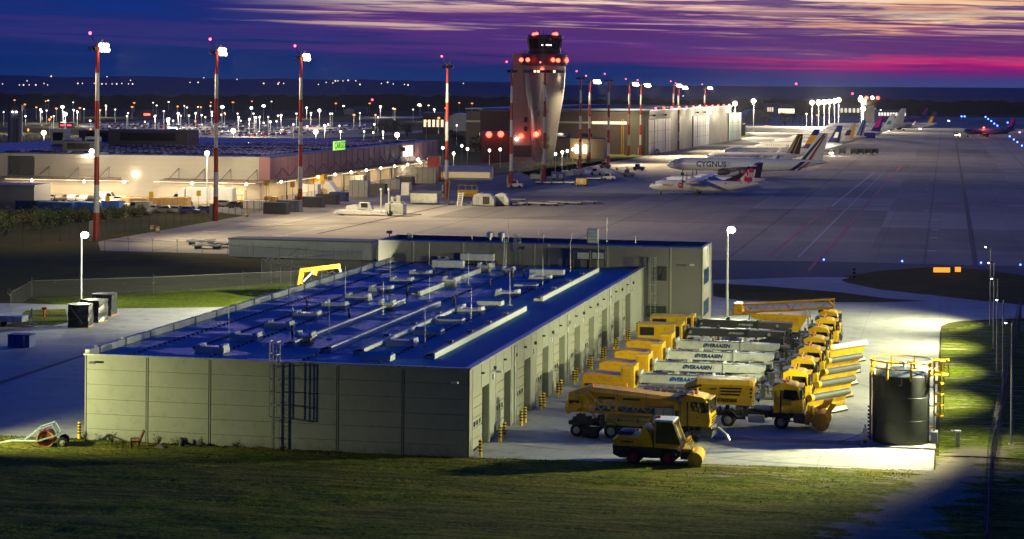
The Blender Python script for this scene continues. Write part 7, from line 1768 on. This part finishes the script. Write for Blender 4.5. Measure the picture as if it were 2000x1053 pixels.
# ------------------------------------------------------------------ apron equipment
def dolly(p, label, n=1, rz=GRID, load=None):
    r = root('cargo_dolly', label, 'cargo dolly', p, rz, 'cargo dollies on the apron'); m = MB(); m.box(-2.2, 2.2, -1.2, 1.2, .5, .72); obj('deck', m, GAL, r)
    m = MB(); m.bar((-2.2, -1.15, .8), (2.2, -1.15, .8), .08); m.bar((-2.2, 1.15, .8), (2.2, 1.15, .8), .08); m.bar((2.2, 0, .55), (3.4, 0, .35), .08); obj('rail', m, DGR, r)
    for x in (-1.6, 1.6):
        m = MB(); m.cyl((x, -1.05, .26), (x, 1.05, .26), .26, n=10); obj('wheel', m, BLK, r)
    if load: m = MB(); m.box(-1.6, 1.6, -1.05, 1.05, .74, load); obj('load', m, OFF, r)
    return r
for k, (x, y, a, l) in enumerate([(393, 478, 4, 'dolly nearest the shed, left of two behind it'), (405, 486, 0, 'dolly in front of the pair left of the low shed'), (440, 484, 0, 'dolly touching the left end of the low shed'), (1008, 394, 8, 'dolly behind the long dolly train'), (1010, 401, -2, 'first dolly of the train in the middle of the apron'), (1048, 401, -2, 'second dolly of the train in the middle of the apron'), (1072, 402, -2, 'third dolly of the train in the middle of the apron'), (1092, 399, -2, 'dolly left of the last two in the train'), (1118, 400, 0, 'last but one dolly of the train'), (1148, 398, 12, 'last dolly of the train turned aside'), (1062, 360, 0, 'pale dolly by the tall tower mast, left of three'), (1085, 360, 0, 'pale dolly by the tall tower mast, middle of three'), (1108, 360, 0, 'pale dolly by the tall tower mast, right of three'), (1160, 352, 0, 'dolly behind the yellow cart'), (1180, 350, 10, 'dolly in the crowded corner of the apron'), (1215, 332, 0, 'dolly beside the dark mast, left'), (1235, 331, 0, 'dolly beside the dark mast, right'), (1003, 412, 0, 'single low dolly nearest the garage roof'), (925, 392, 0, 'dolly under the yellow rack'), (820, 420, 0, 'small flat dolly beside the loader')][:17]):
    dolly(G(x, y), l, rz=GRID+R(a))
def tug(p, label, col, rz=GRID, lit=False):
    r = root('tow_tractor', label, 'tow tractor', p, rz, 'tow tractors on the apron'); m = MB(); m.prism([(-1.8, .35), (1.8, .35), (1.8, 1.1), (.5, 1.25), (-1.8, 1.1)], -.9, .9); obj('body', m, col, r)
    m = MB(); m.prism([(-1.2, 1.1), (.4, 1.2), (.15, 2.0), (-1.1, 2.0)], -.75, .75); obj('cab', m, GLS, r); m = MB(); m.box(-1.2, .3, -.8, .8, 2.0, 2.1); obj('roof', m, col, r)
    for x in (-1.1, 1.1): m = MB(); m.cyl((x, -.95, .38), (x, .95, .38), .38, n=12); obj('wheel', m, BLK, r)
    if lit:
        m = MB(); m.ball((1.9, -.5, .9), .32, 8, 5); obj('headlight', m, WHTB, r); m = MB(); m.ball((1.9, .5, .9), .32, 8, 5); obj('headlight', m, WHTB, r)
for k, (x, y, c, l, li) in enumerate([(1182, 329, DGR, 'dark tractor with a tall cab left of the dark mast', 0), (1248, 333, NAVY, 'blue tractor farthest from the masts', 0), (1228, 345, NAVY, 'navy tractor in front of the blue one', 0), (1190, 352, WHT, 'white tractor in the crowded corner of the apron', 0), (1008, 367, WHT, 'white tractor at the left end of the equipment row', 0), (1165, 342, WHT, 'small white tractor behind the yellow cart', 0), (1735, 259, ORA, 'tractor with glaring lights under the tail row', 1), (1797, 254, WHT, 'vehicle with two headlights on the far apron', 1), (1853, 238, WHT, 'vehicle with red and white lights at the far end of the apron', 1), (1868, 267, YEL, 'yellow lit tractor in front of the taxiing airliner', 1)]):
    tug(G(x, y), l, c, GRID+(-PI/2 if li else 0), bool(li))
def boxcart(p, label, c, rz=GRID):
    r = root('baggage_cart', label, 'baggage cart', p, rz, 'dark baggage carts behind the tails'); m = MB(); m.box(-1.5, 1.5, -.8, .8, .5, 2.3, b=.05); obj('box', m, c, r); m = MB(); m.box(-1.0, 1.0, -.83, -.8, .7, 2.0); obj('curtain', m, BLKP, r)
    for x in (-1, 1): m = MB(); m.cyl((x, -.75, .3), (x, .75, .3), .3, n=10); obj('wheel', m, BLK, r)
for k, x in enumerate((1645, 1668, 1681, 1696, 1709)): boxcart(G(x, 301), ['dark baggage cart nearest the headlight glare', 'second dark baggage cart from the glare', 'third dark baggage cart from the glare', 'fourth dark baggage cart from the glare', 'dark baggage cart farthest from the glare'][k], DGR)
tug(G(1624, 303), 'tractor with dazzling headlights below the large freighter tail', WHT, GRID-PI/2, True); lamp('headlight_beam', 'POINT', G(1624, 304)+Vector((0, -3, 1.5)), 2500, (1, .95, .8), None, .3)
r = root('container_loader', 'white container loader with a long platform and two tall posts', 'container loader', G(735, 421), GRID+R(2))
m = MB(); m.box(-8.2, 2.2, -1.6, 1.6, .5, 1.0); m.box(-8.6, -7.8, -1.6, 1.6, .3, .7); obj('platform', m, WHT, r); m = MB(); m.box(2.2, 6.0, -1.5, 1.5, .4, 2.6, b=.08); obj('engine_housing', m, OFF, r)
for x in (1.4, 3.0): m = MB(); m.bar((x, -1.7, .6), (x, -1.7, 5.2), .22); m.ball((x, -1.7, 5.4), .32, 8, 5); obj('guide_post', m, WHT, r)
m = MB(); m.prism([(-1.5, 2.6), (-3.6, 2.6), (-3.9, 1.2), (-.8, 1.2)], -.2, 1.4); obj('cab', m, OFF, r); m = MB(); m.box(-3.2, -1.8, -.24, -.2, 1.6, 2.5); obj('cab_window', m, GLS, r); m = MB(); m.prism([(-6.5, 1.0), (-6.3, 1.9), (-4.2, 2.2), (-3.6, 1.0)], -.1, 1.4); obj('hood', m, WHT, r)
m = MB(); m.box(3.0, 5.5, -1.2, .8, 2.6, 3.0); m.box(4.4, 5.2, -1.0, -.2, 3.0, 4.2); m.box(3.2, 4.0, -.8, .2, 3.0, 3.9); obj('control_stand', m, OFF, r); m = MB(); m.cyl((3.2, -1.62, .6), (3.2, -1.4, .6), .6, n=14); obj('wheel', m, BLK, r); m = MB(); m.bar((6.0, 0, .4), (9.5, 0, .4), .15); obj('drawbar', m, DGR, r)
r = root('belt_loader', 'pale high loader with a yellow guard and a rear mast', 'loader', G(823, 399), GRID); m = MB(); m.box(-2.2, 4.0, -1.4, 1.4, .4, 2.5, b=.1); obj('body', m, OFF, r); m = MB(); m.box(-4.5, -2.6, -1, 1, 2.0, 4.8, b=.1); obj('cab', m, WHT, r); m = MB(); m.box(-2.4, 5, -1.3, 1.3, 2.5, 3.0); obj('deck', m, DGR, r)
m = MB(); m.bar((5.6, -1, 0), (5.9, -1, 5.4), .2); m.bar((6.4, -1, 0), (6.7, -1, 5.4), .2); m.bar((5.9, -1, 5.4), (6.7, -1, 5.4), .2); obj('mast', m, DGR, r); m = MB(); m.box(6, 11, -1, 1, .3, .7); obj('tow_frame', m, DGR, r)
r = root('step_ladder', 'tall white step ladder standing on the apron', 'ladder', G(897, 403), GRID); m = MB()
for x in (-.5, .5): m.bar((x, 0, 0), (x+.25, .5, 3.0), .16)
for k in range(7): m.bar((-.5+.035*k, .07*k, .3+k*.42), (.5+.035*k, .07*k, .3+k*.42), .13)
obj('frame', m, WHT, r); m = MB(); m.box(-.9, .9, -.5, .9, 0, .12); obj('base', m, GAL, r)
r = root('yellow_rack', 'yellow equipment rack behind the rounded containers', 'rack', G(922, 388), GRID); m = MB(); m.box(-3.4, 1.6, -1, 1, .5, 2.0, b=.1); obj('body', m, YEL, r); m = MB()
for x in (-3, -1.4, .2, 1.4): m.bar((x, -1, 2), (x, -1, 3.2), .12)
m.bar((-3, -1, 3.2), (1.4, -1, 3.2), .1); obj('guard_rail', m, YEL, r)
for k, (x, l, c) in enumerate([(940, 'left', GAL), (953, 'middle', GAL), (981, 'right', OFF)]):
    r = root('igloo_container', f'rounded metal air cargo container, the {l} one of three', 'container', G(x, 402+(k == 1)), GRID, 'rounded air cargo containers'); m = MB(); m.prism([(-1.7, .3), (-1.7, 1.9), (-1.2, 2.6), (-.2, 2.9), (.9, 2.6), (1.6, 1.6), (1.7, .3)], -1.2, 1.2); obj('shell', m, c, r)
    m = MB(); m.box(-.9, .6, -1.23, -1.2, .5, 2.2); obj('door', m, DRK if k == 1 else AGY, r); m = MB(); m.box(-1.9, 1.9, -1.3, 1.3, 0, .28); obj('base', m, DGR, r)
r = root('ground_power_unit', 'blue ground unit with two pale doors beside the tall tower mast', 'ground unit', G(1091, 352), GRID); m = MB(); m.box(-2.0, 2.0, -1, 1, .4, 2.4, b=.1); obj('casing', m, BLU, r)
for x in (-1.1, .9): m = MB(); m.box(x-.55, x+.55, -1.04, -1.0, .6, 1.7); obj('door', m, OFF, r)
for x in (-1.4, 1.4): m = MB(); m.cyl((x, -.9, .3), (x, .9, .3), .3, n=10); obj('wheel', m, BLK, r)
r = root('tank_cart', 'yellow tank cart at the right end of the dolly row', 'cart', G(1136, 364), GRID); m = MB(); m.box(-1.5, 1.5, -1, 1, .5, 2.2, b=.15); obj('tank', m, ORA, r); m = MB(); m.box(-.2, .4, -1.03, -1, .8, 2.0); obj('gauge_panel', m, OFF, r)
for x in (-1, 1): m = MB(); m.cyl((x, -.9, .3), (x, .9, .3), .3, n=10); obj('wheel', m, BLK, r)
for k, (x, y, l) in enumerate([(1110, 345, 'grey machine left of the crowd of carts'), (1128, 342, 'pale machine with a raised arm behind the tank cart'), (1050, 352, 'slatted grey stand left of the tall tower mast')]):
    r = root('ground_machine', l, 'ground machine', G(x, y), GRID); m = MB(); m.box(-2, 2, -1, 1, .4, 1.8, b=.1); obj('body', m, (GRY, OFF, GRY)[k], r); m = MB(); m.bar((-1.6, -.8, 1.8), (1.4, -.8, 3.2), .15); m.bar((1.4, -.8, 1.8), (1.4, -.8, 3.2), .12); obj('arm', m, DGR, r)
    for q in (-1.2, 1.2): m = MB(); m.cyl((q, -.95, .35), (q, .95, .35), .35, n=10); obj('wheel', m, BLK, r)

# ------------------------------------------------------------------ lights and signs of the manoeuvring area
bl = None
for k, (x, y) in enumerate([(1609, 511), (1762, 514), (1916, 517), (1993, 521), (1925, 232), (1930, 236), (1936, 240), (1942, 245), (1948, 249), (1956, 256), (1964, 263), (1972, 270), (1980, 276), (1987, 281), (1996, 288), (1878, 231), (1884, 231), (1968, 243), (1992, 262)]):
    q = G(x, y); s = max(.8, q.y/420)
    if bl is None:
        bl = root('taxiway_light', 'small blue taxiway edge light', 'taxiway light', q, GRID, 'blue taxiway edge lights'); m = MB(); m.cyl((0, 0, 0), (0, 0, .3), .06); obj('stem', m, YEL, bl); m = MB(); m.ball((0, 0, .38), .17, 8, 5); obj('lens', m, BLUB, bl); o = bl
    else: o = dup(bl, q, GRID, 'small blue taxiway edge light')
    o.scale = (s, s, s)
for k, (x0, x1, y0, y1, l) in enumerate([(1822, 1856, 523, 534, 'wide glowing orange taxiway sign on the verge'), (1864, 1877, 523, 533, 'narrow glowing orange taxiway sign right of the wide one')]):
    q = G((x0+x1)/2, y1+2); wd = (x1-x0)*q.y/FPX; r = root('taxiway_sign', l, 'sign', q, 0); m = MB(); m.box(-wd/2, wd/2, -.1, .15, .25, 1.05); obj('frame', m, BLKP, r)
    m = MB(); m.box(-wd/2+.06, wd/2-.06, -.12, -.1, .3, 1.0); obj('lit_panel', m, glow('orange sign glow', (1, .30, .01), 1.6), r)
    for s in (-1, 1): m = MB(); m.box(s*wd*.35-.05, s*wd*.35+.05, -.05, .05, 0, .25); obj('foot', m, DGR, r)
q = G(1668, 543); r = root('marker_board', 'small red and white marker board on the verge', 'marker', q, 0); m = MB(); m.box(-.2, .2, -.05, .05, 0, 1.35); obj('board', m, RED, r)
for z in (.3, .85): m = MB(); m.box(-.21, .21, -.06, -.05, z, z+.25); obj('white_band', m, WHT, r)
for k, (x, y) in enumerate([(297, 452), (308, 455), (482, 424)]):
    q = G(x, y); r = root('hazard_barrel', ['orange barrel beside the fence camera pole', 'orange barrel on the apron edge near the fence', 'yellow barrel on the apron edge by the second mast'][k], 'barrel', q, GRID); m = MB(); m.cyl((0, 0, 0), (0, 0, 1.1), .35, n=12); obj('barrel', m, ORA if k < 2 else YEL, r); m = MB(); m.cyl((0, 0, .5), (0, 0, .75), .36, n=12, cap=False); obj('band', m, WHT, r)

# ------------------------------------------------------------------ haze
def haze(dens):
    m = bpy.data.materials.new('evening haze'); m.use_nodes = True; nt = m.node_tree; nt.nodes.clear()
    v = nt.nodes.new('ShaderNodeVolumePrincipled'); v.inputs['Color'].default_value = (.86, .9, 1, 1); v.inputs['Density'].default_value = dens; v.inputs['Anisotropy'].default_value = .3
    o = nt.nodes.new('ShaderNodeOutputMaterial'); nt.links.new(v.outputs[0], o.inputs['Volume'])
    b = MB(); b.box(-1600, 1600, -260, 4100, -8, 62); tag(obj('haze', b, m), kind='stuff')
haze(.000025)
